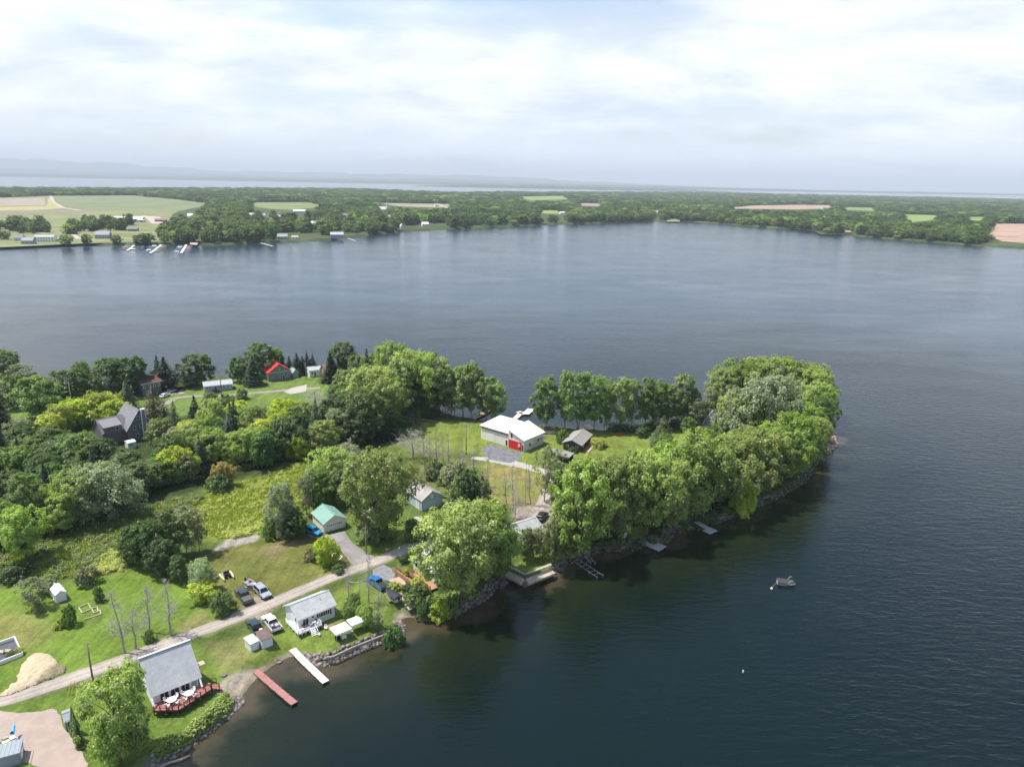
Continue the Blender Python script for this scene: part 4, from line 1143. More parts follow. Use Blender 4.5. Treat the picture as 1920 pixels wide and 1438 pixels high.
# bare saplings between the barn and the white building
for k, px, by, ty, wp, wh in (('bare_poplar', 797, 885, 802, 20, 'farthest left in the bare thicket'), ('bare_poplar', 806, 890, 812, 18, 'second in the bare thicket'), ('bare_poplar', 820, 888, 800, 22, 'in the bare thicket, tall'), ('bare_poplar', 832, 882, 815, 16, 'short, mid bare thicket'),
        ('bare_poplar', 842, 880, 812, 18, 'beside the tall utility pole'), ('bare_poplar', 862, 905, 830, 20, 'right of the bare thicket'), ('bare_poplar', 885, 910, 832, 20, 'next to the gravel driveway'), ('bare_poplar', 912, 925, 845, 20, 'on the left of the dry lawn'),
        ('bare_poplar', 950, 945, 870, 18, 'standing in the dry lawn, left'), ('bare_poplar', 962, 942, 865, 20, 'standing in the dry lawn, centre'), ('bare_poplar', 985, 948, 862, 10, 'slimmest of the dry lawn'), ('bare_poplar', 995, 946, 866, 18, 'darkest of the dry lawn'),
        ('thin_ash', 1021, 940, 830, 44, 'beside the driveway bend, right of the dry lawn'), ('bare_bushy', 965, 972, 915, 46, 'at the gravel yard by the upturned white boat'), ('bare_bushy', 775, 860, 805, 66, 'behind the biggest garage tree'), ('bare_bushy', 655, 880, 822, 50, 'behind the pale tree over the garage'),
        ('bare_bushy', 425, 845, 782, 34, 'grey in the middle of the wood'), ('bare_bushy', 700, 985, 930, 40, 'at the left foot of the biggest garage tree'), ('bare_bushy', 1003, 838, 818, 26, 'at the right wall of the white building'), ('bare_bushy', 590, 770, 730, 60, 'grey thicket beside the pale back pad')):
    B(k, px, by, ty, wp, wh)
for k, px, by, ty, wp, wh in (('shrub', 864, 945, 895, 44, 'right of the bluish barn'), ('dark_maple', 880, 950, 880, 40, 'right behind the bluish barn'), ('pale_shrub', 890, 940, 890, 46, 'between barn and dry lawn'), ('dark_shrub', 822, 898, 866, 36, 'behind the barn roof'), ('pale_shrub', 905, 968, 935, 30, 'at the lower edge of the dry lawn'),
        ('pale_shrub', 850, 910, 868, 40, 'under the bare thicket'), ('shrub', 750, 790, 752, 50, 'lime green, at the grove edge by the lawn'), ('pale_shrub', 775, 790, 765, 30, 'beside the lime shrubs at the lawn corner'), ('orange_tree', 419, 912, 866, 34, 'alone at the top of the meadow'), ('dark_shrub', 412, 918, 890, 40, 'at the foot of the golden-topped tree'),
        ('boxelder', 335, 902, 838, 56, 'brightest at the lower edge of the wood'), ('boxelder', 440, 870, 838, 34, 'small, bright in the middle wood'), ('boxelder', 560, 862, 815, 34, 'bright at the meadow corner of the wood'), ('shrub', 395, 752, 735, 22, 'by the back road near the long white house'), ('shrub', 455, 748, 728, 18, 'round, by the back road'), ('shrub', 425, 760, 738, 24, 'below the long white house'),
        ('boxelder', 447, 785, 752, 34, 'bright, below the back road'), ('yellow_shrub', 762, 1077, 1064, 14, 'bright, at the corner of the hidden house'), ('yellow_shrub', 738, 1104, 1093, 24, 'lime, beside the parking pad'), ('yellow_shrub', 783, 1108, 1084, 24, 'bright, inside the wooden ramp'), ('shrub', 788, 1118, 1094, 28, 'lush, in front of the wooden ramp'),
        ('shrub', 775, 1132, 1112, 30, 'lush, beside the concrete path'), ('dark_shrub', 765, 1108, 1094, 20, 'with white flowers beside the garden path'), ('yellow_shrub', 825, 1148, 1126, 34, 'on the shore bank under the huge tree'), ('dark_shrub', 800, 1148, 1124, 28, 'on the shore bank right of the boat ramp'), ('shrub', 848, 1140, 1118, 30, 'on the shore bank beside the grey trunk'), ('dark_shrub', 758, 1054, 1040, 16, 'left of the hidden house'),
        ('dark_shrub', 1075, 848, 838, 16, 'in front of the brown cottage wall'), ('thin_ash', 1046, 885, 842, 32, 'over the flat-roofed shed'), ('dark_shrub', 20, 1085, 1058, 40, 'at the left frame edge above the lawn'), ('dark_shrub', 40, 1080, 1062, 32, 'right of the bush at the left frame edge'), ('shrub', 20, 1232, 1222, 12, 'inside the fenced garden patio'), ('yellow_shrub', 37, 1226, 1214, 13, 'at the edge of the garden patio'),
        ('dark_shrub', 492, 838, 800, 40, 'in the middle of the wood, dark'), ('shrub', 1245, 845, 815, 36, 'between the back lawn and the front trees')):
    B(k, px, by, ty, wp, wh)

# scattered trees of the two dense woods
def scatter(poly, n_try, dmin, kinds, hr, wr, seed):
    rng = np.random.default_rng(seed)
    P_ = gx(poly); lo, hi = P_.min(0), P_.max(0)
    pts = []
    for _ in range(n_try):
        p = lo + (hi - lo) * rng.random(2)
        if sdist(P_, p[None])[0] < 0: continue
        if any((p[0] - q[0]) ** 2 + (p[1] - q[1]) ** 2 < dmin ** 2 for q in pts): continue
        pts.append(p)
    outp = []
    for p in pts:
        k = kinds[rng.integers(0, len(kinds))]
        outp.append((k, p, rng.uniform(*hr), rng.uniform(*wr)))
    return outp
ORD = ['first', 'second', 'third', 'fourth', 'fifth', 'sixth', 'seventh', 'eighth', 'ninth', 'tenth', 'eleventh', 'twelfth', 'thirteenth', 'fourteenth', 'fifteenth', 'sixteenth', 'seventeenth', 'eighteenth', 'nineteenth', 'twentieth']
ORD += ['twenty-' + o for o in ORD[:9]] + ['thirtieth'] + ['thirty-' + o for o in ORD[:9]] + ['fortieth'] + ['forty-' + o for o in ORD[:9]]
def wood(items, name, group):
    byk = {}
    for it in items: byk.setdefault(it[0], []).append(it)
    for k, L in byk.items():
        L.sort(key=lambda it: it[1][1])
        half = [L[:len(L) // 3 + 1], L[len(L) // 3 + 1: 2 * len(L) // 3 + 1], L[2 * len(L) // 3 + 1:]]
        for row, sub in zip(('front', 'middle', 'back'), half):
            sub.sort(key=lambda it: proj((it[1][0], it[1][1], 5))[0])
            for i, (kk, p, h, wd) in enumerate(sub):
                if kk in ('spruce', 'grey_spruce'): wd = 0.45 * h * random.uniform(0.85, 1.2); h *= 1.12
                if kk == 'thin_ash': wd *= 0.75
                if kk in ('shrub', 'dark_shrub'): h *= 0.5; wd *= 0.8
                lab = '%s in the %s of the %s, %s from the left' % (DESC[kk], row, name, ORD[i] if i < len(ORD) else 'far right')
                put_tree(kk, (p[0], p[1], ZL), h, wd, lab, group)
W1 = [(-110, 850), (0, 830), (90, 850), (190, 872), (235, 903), (300, 895), (330, 882), (378, 898), (320, 916), (240, 946), (120, 1002), (60, 1012), (0, 1040), (-110, 1060)]
wood(scatter(W1, 4000, 6.0, ['dark_maple', 'maple', 'dark_maple', 'thin_ash', 'spruce', 'maple', 'shade_maple', 'dark_maple'], (7.5, 11), (6.4, 9.8), 3), 'dense left wood', 'trees of the dense left wood')
W2 = [(305, 815), (400, 805), (470, 806), (560, 804), (620, 800), (660, 812), (730, 812), (733, 826), (640, 842), (560, 853), (480, 884), (420, 882), (330, 893), (300, 885)]
wood(scatter(W2, 4000, 6.0, ['maple', 'dark_maple', 'light_maple', 'spruce', 'thin_ash', 'maple', 'boxelder', 'dark_maple', 'cottonwood', 'grey_spruce'], (8.7, 12.8), (7.0, 9.8), 4), 'middle wood', 'trees of the middle wood')

# ------------------------------------------------------------------ far bank woods
def far_proto(seed, cols, prof, H_=14, W_=11, K=34, M=30, size=1.05):
    V, Q, c, cen = make_crown(H_, W_, seed, cols, prof, 0.05, K, M, size, 0.15, 0.17)
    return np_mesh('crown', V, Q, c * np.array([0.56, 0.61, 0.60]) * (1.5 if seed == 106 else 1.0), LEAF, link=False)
FARP_MESH = [far_proto(101, L_MID, PROF_ROUND), far_proto(102, L_DARK, PROF_ROUND), far_proto(103, L_POPL, PROF_OVAL), far_proto(104, L_MID, PROF_OVAL), far_proto(105, L_DARK, PROF_COL, 14, 8), far_proto(106, L_LIGHT, PROF_ROUND)]
FAR_BOXES = [(65, 101, 440, 454), (27, 62, 441, 458), (178, 205, 435, 448), (214, 271, 404, 417), (184, 202, 406, 413), (290, 312, 410, 416), (240, 258, 425, 434), (352, 367, 401, 410), (330, 338, 429, 433), (464, 479, 401, 407), (489, 498, 402, 409), (518, 526, 404, 410),
    (551, 574, 393, 399), (582, 594, 416, 422), (520, 539, 438, 449), (547, 559, 442, 449), (492, 502, 431, 435), (620, 644, 434, 447), (641, 647, 422, 426), (637, 652, 399, 406), (724, 736, 404, 410), (751, 757, 421, 429), (792, 804, 418, 425), (816, 822, 382, 387), (1051, 1062, 397, 402),
    (1226, 1239, 396, 401), (1585, 1596, 431, 439), (1543, 1550, 388, 391), (710, 728, 381, 397)]
rng = np.random.default_rng(5)
pts = []
r = 800.0
while r < 13500:
    stp = 8.5 + max(0, r - 940) * 0.0085
    th = np.arange(-0.72, 0.74, stp / r) + rng.random() * stp / r
    rr = r + rng.uniform(-0.5, 0.5, len(th)) * stp
    th = th + rng.uniform(-0.45, 0.45, len(th)) * stp / r
    pts.append(np.stack([np.sin(th) * rr, np.cos(th) * rr, np.full(len(th), stp)], 1))
    r += stp
pts = np.concatenate(pts)
inside = sdist(FARP, pts[:, :2]) > np.clip(pts[:, 2] * 0.5, 4, 60)
pts = pts[inside]
# back to the picture to test the fields
v = np.column_stack([pts[:, 0], pts[:, 1], np.full(len(pts), ZF - H)])
dz = v @ np.array(_fw); pxx = CX + F * (v @ np.array(_rt)) / dz; pyy = CY - F * (v @ np.array(_up)) / dz
PX = np.column_stack([pxx, pyy])
ok = (pxx > -260) & (pxx < 2180)
PXS = [PX]
for hh_ in (6.0, 12.0, 17.0):
    v2 = v + np.array([0, 0, hh_]); d2_ = v2 @ np.array(_fw)
    PXS.append(np.column_stack([CX + F * (v2 @ np.array(_rt)) / d2_, CY - F * (v2 @ np.array(_up)) / d2_]))
for fp in FPX:
    for q_ in PXS: ok &= ~(sdist(fp, q_) > -0.2)
# yards of the village: thinner, and strips that stay open
village = sdist(np.array([(300, 400), (460, 392), (700, 392), (850, 410), (1080, 395), (1080, 424), (860, 428), (640, 447), (480, 455), (330, 457)], float), PX) > 0
ok &= ~(village & (rng.random(len(PX)) < 0.38))
for x0_, x1_, y0_, y1_ in FAR_BOXES:
    for q_ in PXS: ok &= ~((q_[:, 0] > x0_ - 2) & (q_[:, 0] < x1_ + 2) & (q_[:, 1] > y0_) & (q_[:, 1] < y1_ + 1.5))
OPEN = [[(516, 436), (545, 436), (640, 446), (640, 452), (520, 458)], [(560, 398), (600, 398), (600, 402), (560, 402)], [(475, 416), (560, 412), (600, 420), (520, 424)], [(640, 440), (690, 434), (692, 444), (640, 450)], [(750, 424), (840, 418), (845, 430), (750, 434)], [(1575, 434), (1605, 434), (1610, 444), (1575, 444)], [(365, 440), (385, 440), (385, 460), (365, 460)]]
for fp in OPEN: ok &= ~(sdist(np.array(fp, float), PX) > 0)
pts = pts[ok]; PX = PX[ok]
# clumps among the left fields
extra = []
for px0, px1, y0, y1, n_ in ((-80, 20, 438, 448, 12), (15, 84, 428, 438, 26), (150, 235, 422, 434, 30), (-60, 8, 425, 432, 10), (240, 252, 420, 424, 4), (300, 318, 432, 446, 8), (128, 150, 430, 440, 6)):
    for _ in range(n_):
        g_ = G(rng.uniform(px0, px1), rng.uniform(y0, y1), ZF); extra.append((g_.x, g_.y, 8.5))
for px, py in ((125, 459), (160, 457), (166, 457), (218, 456), (262, 456), (272, 457), (276, 456), (310, 455), (341, 455), (352, 448), (330, 440), (316, 449), (10, 449), (90, 436)):
    g_ = G(px, py, ZF); extra.append((g_.x, g_.y, 9.5))
nx_ = len(extra)
pts = np.vstack([np.array(extra), pts])
dist = np.hypot(pts[:, 0], pts[:, 1])
order = np.argsort(dist)
hsc = (0.70 + 0.55 * rng.random(len(pts)) ** 1.5) * (1 + 0.18 * wob(pts[:, :2], 260, 78))
low = wob(pts[:, :2], 700, 77) 
kind_i = np.where(rng.random(len(pts)) < 0.55, (np.floor((low + 1) * 3).astype(int)) % 6, rng.integers(0, 6, len(pts)))
wsc = np.maximum(1.0, pts[:, 2] / 9.5) * (0.65 + 0.75 * rng.random(len(pts)) ** 1.4)
zsc = hsc
ang = rng.uniform(0, 6.28, len(pts))
NIND = 230
ind = order[:NIND]
ind_set = np.zeros(len(pts), bool); ind_set[ind] = True
FKIND = ['green broadleaf', 'dark green rounded', 'slender green', 'green oval', 'narrow dark', 'light green rounded']
def far_px(i): return proj((pts[i, 0], pts[i, 1], ZF))[0]
def far_where(px):
    for lim, wt in ((60, 'at the far left end of the far bank'), (110, 'by the many-windowed white far house'), (180, 'on the far lawn left of the boat docks'), (255, 'on the far lawn by the grey-blue house'), (320, 'beside the middle far boat dock'), (370, 'beside the right-hand far boat dock'), (450, 'on the far shore right of the docks'), (520, 'in the far village shore by the grey jetty'),
                    (600, 'in the far village near the low white house'), (700, 'near the grey lakeside far house'), (800, 'on the far shore below the church'), (900, 'right of the white far cottage'), (1100, 'on the middle far shore'), (1300, 'at the bend of the far shore'), (1560, 'left of the red-roofed far cottage'), (1700, 'right of the red-roofed far cottage'), (1860, 'on the right wooded far shore')):
        if px < lim: return wt
    return 'by the bare brown field at the far right'
seen = {}
for i in sorted(ind, key=far_px):
    k = int(kind_i[i]); wt = far_where(far_px(i))
    j = seen.get((k, wt), 0); seen[(k, wt)] = j + 1
    lab = '%s tree %s%s' % (FKIND[k], wt, (', %s from left' % ORD[j]) if j < len(ORD) else '')
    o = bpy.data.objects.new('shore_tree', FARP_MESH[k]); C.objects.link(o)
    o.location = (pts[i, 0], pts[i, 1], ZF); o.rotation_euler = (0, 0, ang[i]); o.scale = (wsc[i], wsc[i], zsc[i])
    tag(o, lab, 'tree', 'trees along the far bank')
rest = ~ind_set
pcol = bpy.data.collections.new('woodland_crowns')
for i, me in enumerate(FARP_MESH):
    pcol.objects.link(bpy.data.objects.new('crown_shape_%d' % i, me))
me = bpy.data.meshes.new('far_woodland')
R_ = pts[rest]
me.vertices.add(len(R_)); me.vertices.foreach_set('co', np.column_stack([R_[:, :2], np.full(len(R_), ZF)]).astype(np.float32).ravel())
for nm, arr, ty in (('tk', kind_i[rest].astype(np.int32), 'INT'), ('ta', ang[rest], 'FLOAT'), ('tw', wsc[rest], 'FLOAT'), ('th', zsc[rest], 'FLOAT')):
    a = me.attributes.new(nm, ty, 'POINT'); a.data.foreach_set('value', arr.astype(np.int32 if ty == 'INT' else np.float32))
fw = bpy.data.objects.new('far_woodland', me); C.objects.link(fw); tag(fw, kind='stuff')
ng = bpy.data.node_groups.new('woodland', 'GeometryNodeTree')
ng.interface.new_socket('Geometry', in_out='INPUT', socket_type='NodeSocketGeometry')
ng.interface.new_socket('Geometry', in_out='OUTPUT', socket_type='NodeSocketGeometry')
t = NT(ng)
gi = t.n('NodeGroupInput'); go = t.n('NodeGroupOutput')
ci = t.n('GeometryNodeCollectionInfo', transform_space='ORIGINAL'); ci.inputs['Collection'].default_value = pcol
ci.inputs['Separate Children'].default_value = True; ci.inputs['Reset Children'].default_value = True
def nattr(nm, ty):
    a = t.n('GeometryNodeInputNamedAttribute', data_type=ty); a.inputs['Name'].default_value = nm; return a.outputs['Attribute']
iop = t.n('GeometryNodeInstanceOnPoints')
t.t.links.new(gi.outputs[0], iop.inputs['Points']); t.t.links.new(ci.outputs[0], iop.inputs['Instance'])
iop.inputs['Pick Instance'].default_value = True
t.t.links.new(nattr('tk', 'INT'), iop.inputs['Instance Index'])
rx = t.n('ShaderNodeCombineXYZ'); t.t.links.new(nattr('ta', 'FLOAT'), rx.inputs[2])
t.t.links.new(rx.outputs[0], iop.inputs['Rotation'])
sx = t.n('ShaderNodeCombineXYZ'); tw = nattr('tw', 'FLOAT')
t.t.links.new(tw, sx.inputs[0]); t.t.links.new(tw, sx.inputs[1]); t.t.links.new(nattr('th', 'FLOAT'), sx.inputs[2])
t.t.links.new(sx.outputs[0], iop.inputs['Scale'])
t.t.links.new(iop.outputs[0], go.inputs[0])
fw.modifiers.new('trees', 'NODES').node_group = ng
print('far trees', rest.sum(), 'near trees', NT_COUNT[0])
# ------------------------------------------------------------------ shared colours of built things
WHITE = mat('white_paint', (0.78, 0.78, 0.76), 0.55, 0.04, 1.5)
WSIDE = mat('white_siding', (0.70, 0.71, 0.71), 0.6, 0.05, 1.2, stretch=(0.3, 0.3, 6))
SHINGLE = mat_streak('grey_shingles', (0.46, 0.465, 0.47), (0.56, 0.565, 0.565), 0.92, 0.7, (1, 1, 1))
SHINGLE2 = mat_streak('pale_shingles', (0.36, 0.37, 0.375), (0.47, 0.48, 0.48), 0.92, 0.9, (1, 1, 1))
TINROOF = mat_streak('weathered_tin', (0.30, 0.265, 0.235), (0.40, 0.39, 0.38), 0.6, 0.5, (1, 1, 1))
GREENROOF = mat_streak('green_metal_roof', (0.20, 0.36, 0.30), (0.24, 0.40, 0.34), 0.45, 0.5, (1, 1, 1))
WHITEROOF = mat('white_metal_roof', (0.80, 0.80, 0.80), 0.45, 0.03, 0.6)
REDROOF = mat('red_metal_roof', (0.62, 0.045, 0.045), 0.45, 0.08, 0.6)
RED = mat('red_panel', (0.60, 0.025, 0.03), 0.5, 0.06, 1.0)
CREAM = mat('cream_siding', (0.76, 0.71, 0.63), 0.7, 0.05, 1.5)
BLUEG = mat('bluegrey_siding', (0.40, 0.49, 0.55), 0.75, 0.10, 1.0, stretch=(0.4, 0.4, 3))
DKGREY = mat('dark_grey_siding', (0.16, 0.148, 0.142), 0.8, 0.08, 1.0)
GREYS = mat('grey_siding', (0.22, 0.225, 0.22), 0.8, 0.08, 1.0)
DKROOF = mat_streak('dark_shingles', (0.20, 0.20, 0.215), (0.25, 0.25, 0.265), 0.9, 0.6, (1, 1, 1))
LOGBR = mat('brown_boards', (0.085, 0.060, 0.045), 0.85, 0.2, 1.5, stretch=(0.4, 0.4, 5))
BROWNROOF = mat_streak('brown_shingles', (0.15, 0.105, 0.09), (0.20, 0.145, 0.125), 0.92, 0.8, (1, 1, 1))
OLIVEROOF = mat_streak('olive_grey_roof', (0.27, 0.26, 0.235), (0.32, 0.31, 0.285), 0.8, 0.6, (1, 1, 1))
DECKRED = mat('red_deck_stain', (0.30, 0.125, 0.105), 0.8, 0.12, 2.0, stretch=(1, 6, 1))
DECKDK = mat('dark_red_rail', (0.085, 0.030, 0.028), 0.75, 0.1, 2.0)
CEDAR = mat('orange_deck_stain', (0.36, 0.20, 0.11), 0.75, 0.15, 1.5)
WOOD = mat('weathered_wood', (0.30, 0.26, 0.215), 0.9, 0.18, 2.0, stretch=(1, 6, 1))
TIMBER = mat('pale_timber', (0.42, 0.36, 0.27), 0.9, 0.15, 2.0)
GREYDOCK = mat('grey_dock_boards', (0.42, 0.415, 0.41), 0.85, 0.10, 1.5, stretch=(5, 1, 1))
METAL = mat('galvanised_steel', (0.45, 0.46, 0.47), 0.4, 0.08, 2.0, metal=0.7)
BLACK = mat('black_rubber', (0.015, 0.015, 0.016), 0.8, 0.1)
BLKCOVER = mat('black_tarp', (0.035, 0.035, 0.042), 0.7, 0.15, 1.0)
CONC = mat('concrete', (0.40, 0.37, 0.32), 0.9, 0.14, 0.8, bump=0.03)
CONCD = mat('dark_concrete', (0.17, 0.155, 0.14), 0.9, 0.2, 0.8, bump=0.03)
YELP = mat('yellow_paint', (0.65, 0.48, 0.05), 0.5, 0.05)
PALEY = mat('pale_yellow_plastic', (0.72, 0.64, 0.28), 0.45, 0.05)
BLUEP = mat('blue_plastic', (0.06, 0.33, 0.62), 0.4, 0.05)
REDP = mat('red_plastic', (0.62, 0.06, 0.04), 0.4, 0.05)
SAND = mat('sand', (0.50, 0.40, 0.29), 0.95, 0.1, 3)
POLE = mat('pole_wood', (0.24, 0.20, 0.165), 0.9, 0.2, 1.5, stretch=(1, 1, 0.2))
GLASS = glass_mat()
def paint(name, col, metal=0.2):
    return mat(name, col, 0.28, 0.02, 0.5, metal=metal, spec=0.5, coat=0.6)

def frame(name, pa, pb, label, cat, group=None, z=ZL):
    a = G(*pa, z); b = G(*pb, z)
    rz = math.atan2(b.y - a.y, b.x - a.x)
    r = empty(name, (a.x, a.y, z), rz, label, cat, group)
    return r, (b - a).length

def loc_of(r, p, z=ZL):
    """pixel on the ground -> local x,y of a thing"""
    q = G(*p, z) - r.location
    c, s = math.cos(-r.rotation_euler.z), math.sin(-r.rotation_euler.z)
    return (q.x * c - q.y * s, q.x * s + q.y * c)

def opening(root, name, face, u0, u1, z0, z1, W, D, fm=WHITE, pm=GLASS, fw=0.10, mull=(), pane='pane', n0=0.0):
    """window or door in a wall: a frame part with its pane as a sub-part"""
    def mp(u, n, z):
        n += n0
        if face == 'front': return (u, -n, z)
        if face == 'back': return (u, D + n, z)
        if face == 'right': return (W + n, u, z)
        return (-n, u, z)
    def bx(mb, ua, ub, za, zb, na, nb):
        vs = [mp(u, n, z) for z in (za, zb) for n in (na, nb) for u in (ua, ub)]
        mb.add(vs, [(0, 1, 3, 2), (4, 6, 7, 5), (0, 4, 5, 1), (2, 3, 7, 6), (0, 2, 6, 4), (1, 5, 7, 3)])
    f = MB()
    bx(f, u0, u0 + fw, z0, z1, -0.03, 0.06); bx(f, u1 - fw, u1, z0, z1, -0.03, 0.06)
    bx(f, u0 + fw, u1 - fw, z1 - fw, z1, -0.03, 0.06); bx(f, u0 + fw, u1 - fw, z0, z0 + fw, -0.03, 0.06)
    for m in mull:
        um = u0 + (u1 - u0) * m; bx(f, um - fw * 0.35, um + fw * 0.35, z0 + fw, z1 - fw, 0.0, 0.055)
    fr = f.build(name, fm, root)
    p = MB(); bx(p, u0 + fw, u1 - fw, z0 + fw, z1 - fw, -0.02, 0.025)
    p.build(pane, pm, fr)
    return fr

def gable(name, pa, pb, depth, wh, rise, axis, wm, rm, label, cat='house', over=0.35, group=None, z=ZL, tm=WHITE, ridge=0.5, thick=0.14):
    r, W = frame(name, pa, pb, label, cat, group, z)
    D = depth
    if axis == 'along':
        MB().yprism([(0, -0.3), (D, -0.3), (D, wh), (D * ridge, wh + rise), (0, wh)], 0, W).build('wall', wm, r)
        sl = rise / (D * ridge); sl2 = rise / (D * (1 - ridge))
        MB().slab([(-over, -over, wh - over * sl + thick), (W + over, -over, wh - over * sl + thick), (W + over, D * ridge, wh + rise + thick), (-over, D * ridge, wh + rise + thick)], thick).build('roof_slope', rm, r)
        MB().slab([(-over, D + over, wh - over * sl2 + thick), (W + over, D + over, wh - over * sl2 + thick), (W + over, D * ridge + 0.02, wh + rise + thick - 0.004), (-over, D * ridge + 0.02, wh + rise + thick - 0.004)], thick).build('roof_slope', rm, r)
        MB().box(-over - 0.02, W + over + 0.02, D * ridge - 0.13, D * ridge + 0.13, wh + rise + thick - 0.05, wh + rise + thick + 0.035).build('ridge_cap', rm, r)
        for yy, ss in ((-over - 0.02, sl), (D + over + 0.02, sl2)):
            MB().box(-over, W + over, yy - 0.02, yy + 0.02, wh - over * ss - 0.14, wh - over * ss + 0.10).build('fascia', tm, r)
    else:
        MB().xprism([(0, -0.3), (W, -0.3), (W, wh), (W / 2, wh + rise), (0, wh)], 0, D).build('wall', wm, r)
        sl = rise / (W / 2)
        MB().box(W / 2 - 0.13, W / 2 + 0.13, -over - 0.02, D + over + 0.02, wh + rise + thick - 0.05, wh + rise + thick + 0.035).build('ridge_cap', rm, r)
        for sx in (0, 1):
            xe = -over if sx == 0 else W + over
            xr = W / 2 - 0.01 if sx == 0 else W / 2 + 0.01
            MB().slab([(xe, -over, wh - over * sl + thick), (xe, D + over, wh - over * sl + thick), (xr, D + over, wh + rise + thick), (xr, -over, wh + rise + thick)], thick).build('roof_slope', rm, r)
            MB().add([(xe, -over - 0.03, wh - over * sl - 0.12), (xr, -over - 0.03, wh + rise - 0.12), (xr, -over - 0.03, wh + rise + thick + 0.02), (xe, -over - 0.03, wh - over * sl + thick + 0.02),
                      (xe, -over + 0.03, wh - over * sl - 0.12), (xr, -over + 0.03, wh + rise - 0.12), (xr, -over + 0.03, wh + rise + thick + 0.02), (xe, -over + 0.03, wh - over * sl + thick + 0.02)],
                     [(0, 1, 2, 3), (4, 7, 6, 5), (0, 4, 5, 1), (3, 2, 6, 7), (0, 3, 7, 4), (1, 5, 6, 2)]).build('barge_board', tm, r)
    return r, W, D

def plen(a, b, z=ZL): return (G(*a, z) - G(*b, z)).length

# ------------------------------------------------------------------ A-frame house
rz_ = math.radians(40.0)
a0 = G(262.5, 1233.8, 8.9)
AF = empty('a_frame_house', (a0.x, a0.y, ZL), rz_, 'white A-frame house with a huge grey shingle roof and red deck facing the lake', 'house')
L = 7.35
# local: ridge along x at y=0, height 7.5; lake side is -y
RZ, EZ, EY, BY = 7.5, 2.75, -4.1, 5.6
MB().slab([(0.1, EY, EZ), (L + 0.35, EY, EZ), (L + 0.05, 0, RZ), (-0.2, 0, RZ)], 0.22).build('roof_slope', SHINGLE, AF)
MB().slab([(0.1, BY, 0.15), (L + 0.3, BY, 0.15), (L + 0.05, 0.02, RZ - 0.01), (-0.2, 0.02, RZ - 0.01)], 0.22).build('roof_slope', SHINGLE, AF)
MB().box(-0.3, L + 0.2, -0.16, 0.16, RZ + 0.005, RZ + 0.12).build('ridge_cap', WHITE, AF)
MB().tube([(2.3, 0.25, RZ - 0.4), (2.3, 0.25, RZ + 0.55)], 0.09, 8).build('vent_pipe', WHITE, AF)
MB().yprism([(-3.75, -0.2), (BY - 0.25, -0.2), (0.0, RZ - 0.30), (-3.75, 2.85)], 0.4, L - 0.25).build('wall', WSIDE, AF)
DECK_Z = 1.25
for k in range(3):
    u = 1.35 + k * 1.55
    opening(AF, 'sliding_door', 'front', u, u + 1.35, DECK_Z, DECK_Z + 1.75, L, 3.75, fw=0.07, mull=(0.5,), n0=3.75)
opening(AF, 'sliding_door', 'front', 6.0, 6.95, DECK_Z + 0.05, DECK_Z + 1.7, L, 3.75, pm=mat('screen_grey', (0.33, 0.37, 0.40), 0.5), fw=0.07, n0=3.75)
for u in (0.15, L - 0.02):
    MB().slab([(u - 0.12, EY - 0.9, 1.7), (u + 0.12, EY - 0.9, 1.7), (u + 0.12, EY + 0.05, EZ - 0.02), (u - 0.12, EY + 0.05, EZ - 0.02)], 0.18).build('rafter_tail', WHITE, AF)
dk = empty('deck', (a0.x, a0.y, ZL), rz_, 'red-brown wooden deck with dark railing posts in front of the A-frame', 'deck')
dpts = [loc_of(dk, p, ZL + DECK_Z) for p in ((285.7, 1324), (288.8, 1331.5), (335, 1330), (395.8, 1291), (392, 1282))]
dpts += [(L + 0.5, -3.8), (0.2, -3.8)]
MB().prism(dpts, DECK_Z - 0.16, DECK_Z - 0.01).build('deck_floor', DECKRED, dk)
for i in range(3):
    a, b_ = Vector((*dpts[i], 0)), Vector((*dpts[i + 1], 0))
    dvec = (b_ - a); nn = dvec.length
    if nn < 0.2: continue
    MB().tube([(a.x, a.y, DECK_Z - 0.2), (b_.x, b_.y, DECK_Z - 0.2)], 0.13, 4).build('rim_joist', DECKDK, dk)
    if i == 0: continue
    MB().tube([(a.x, a.y, DECK_Z + 0.40), (b_.x, b_.y, DECK_Z + 0.40)], 0.05, 4).build('rail', DECKRED, dk)
    m = max(2, round(nn / 0.95))
    for j in range(m + 1):
        q = a + dvec * (j / m)
        MB().box(q.x - 0.07, q.x + 0.07, q.y - 0.07, q.y + 0.07, DECK_Z - 0.6, DECK_Z + 0.75).build('post', DECKDK, dk)
        if j % 2 == 0: MB().box(q.x - 0.09, q.x + 0.09, q.y + 0.5, q.y + 0.68, -0.3, DECK_Z - 0.17).build('footing', WOOD, dk)
sx, sy = dpts[4]
for j in range(4):
    MB().box(sx - 0.1 + j * 0.42, sx + 0.34 + j * 0.42, sy - 1.1, sy + 0.2, DECK_Z - 0.32 - j * 0.26, DECK_Z - 0.22 - j * 0.26).build('stair_tread', DECKRED, dk)
for yy in (-1.15, 0.25):
    MB().tube([(sx + 0.1, sy + yy, DECK_Z + 0.7), (sx + 1.2, sy + yy, DECK_Z + 0.35)], 0.045, 4).build('handrail', DECKDK, dk)
    for xx in (0.1, 1.2): MB().box(sx + xx - 0.05, sx + xx + 0.05, sy + yy - 0.05, sy + yy + 0.05, 0, DECK_Z + (0.7 if xx < 1 else 0.35)).build('post', DECKDK, dk)

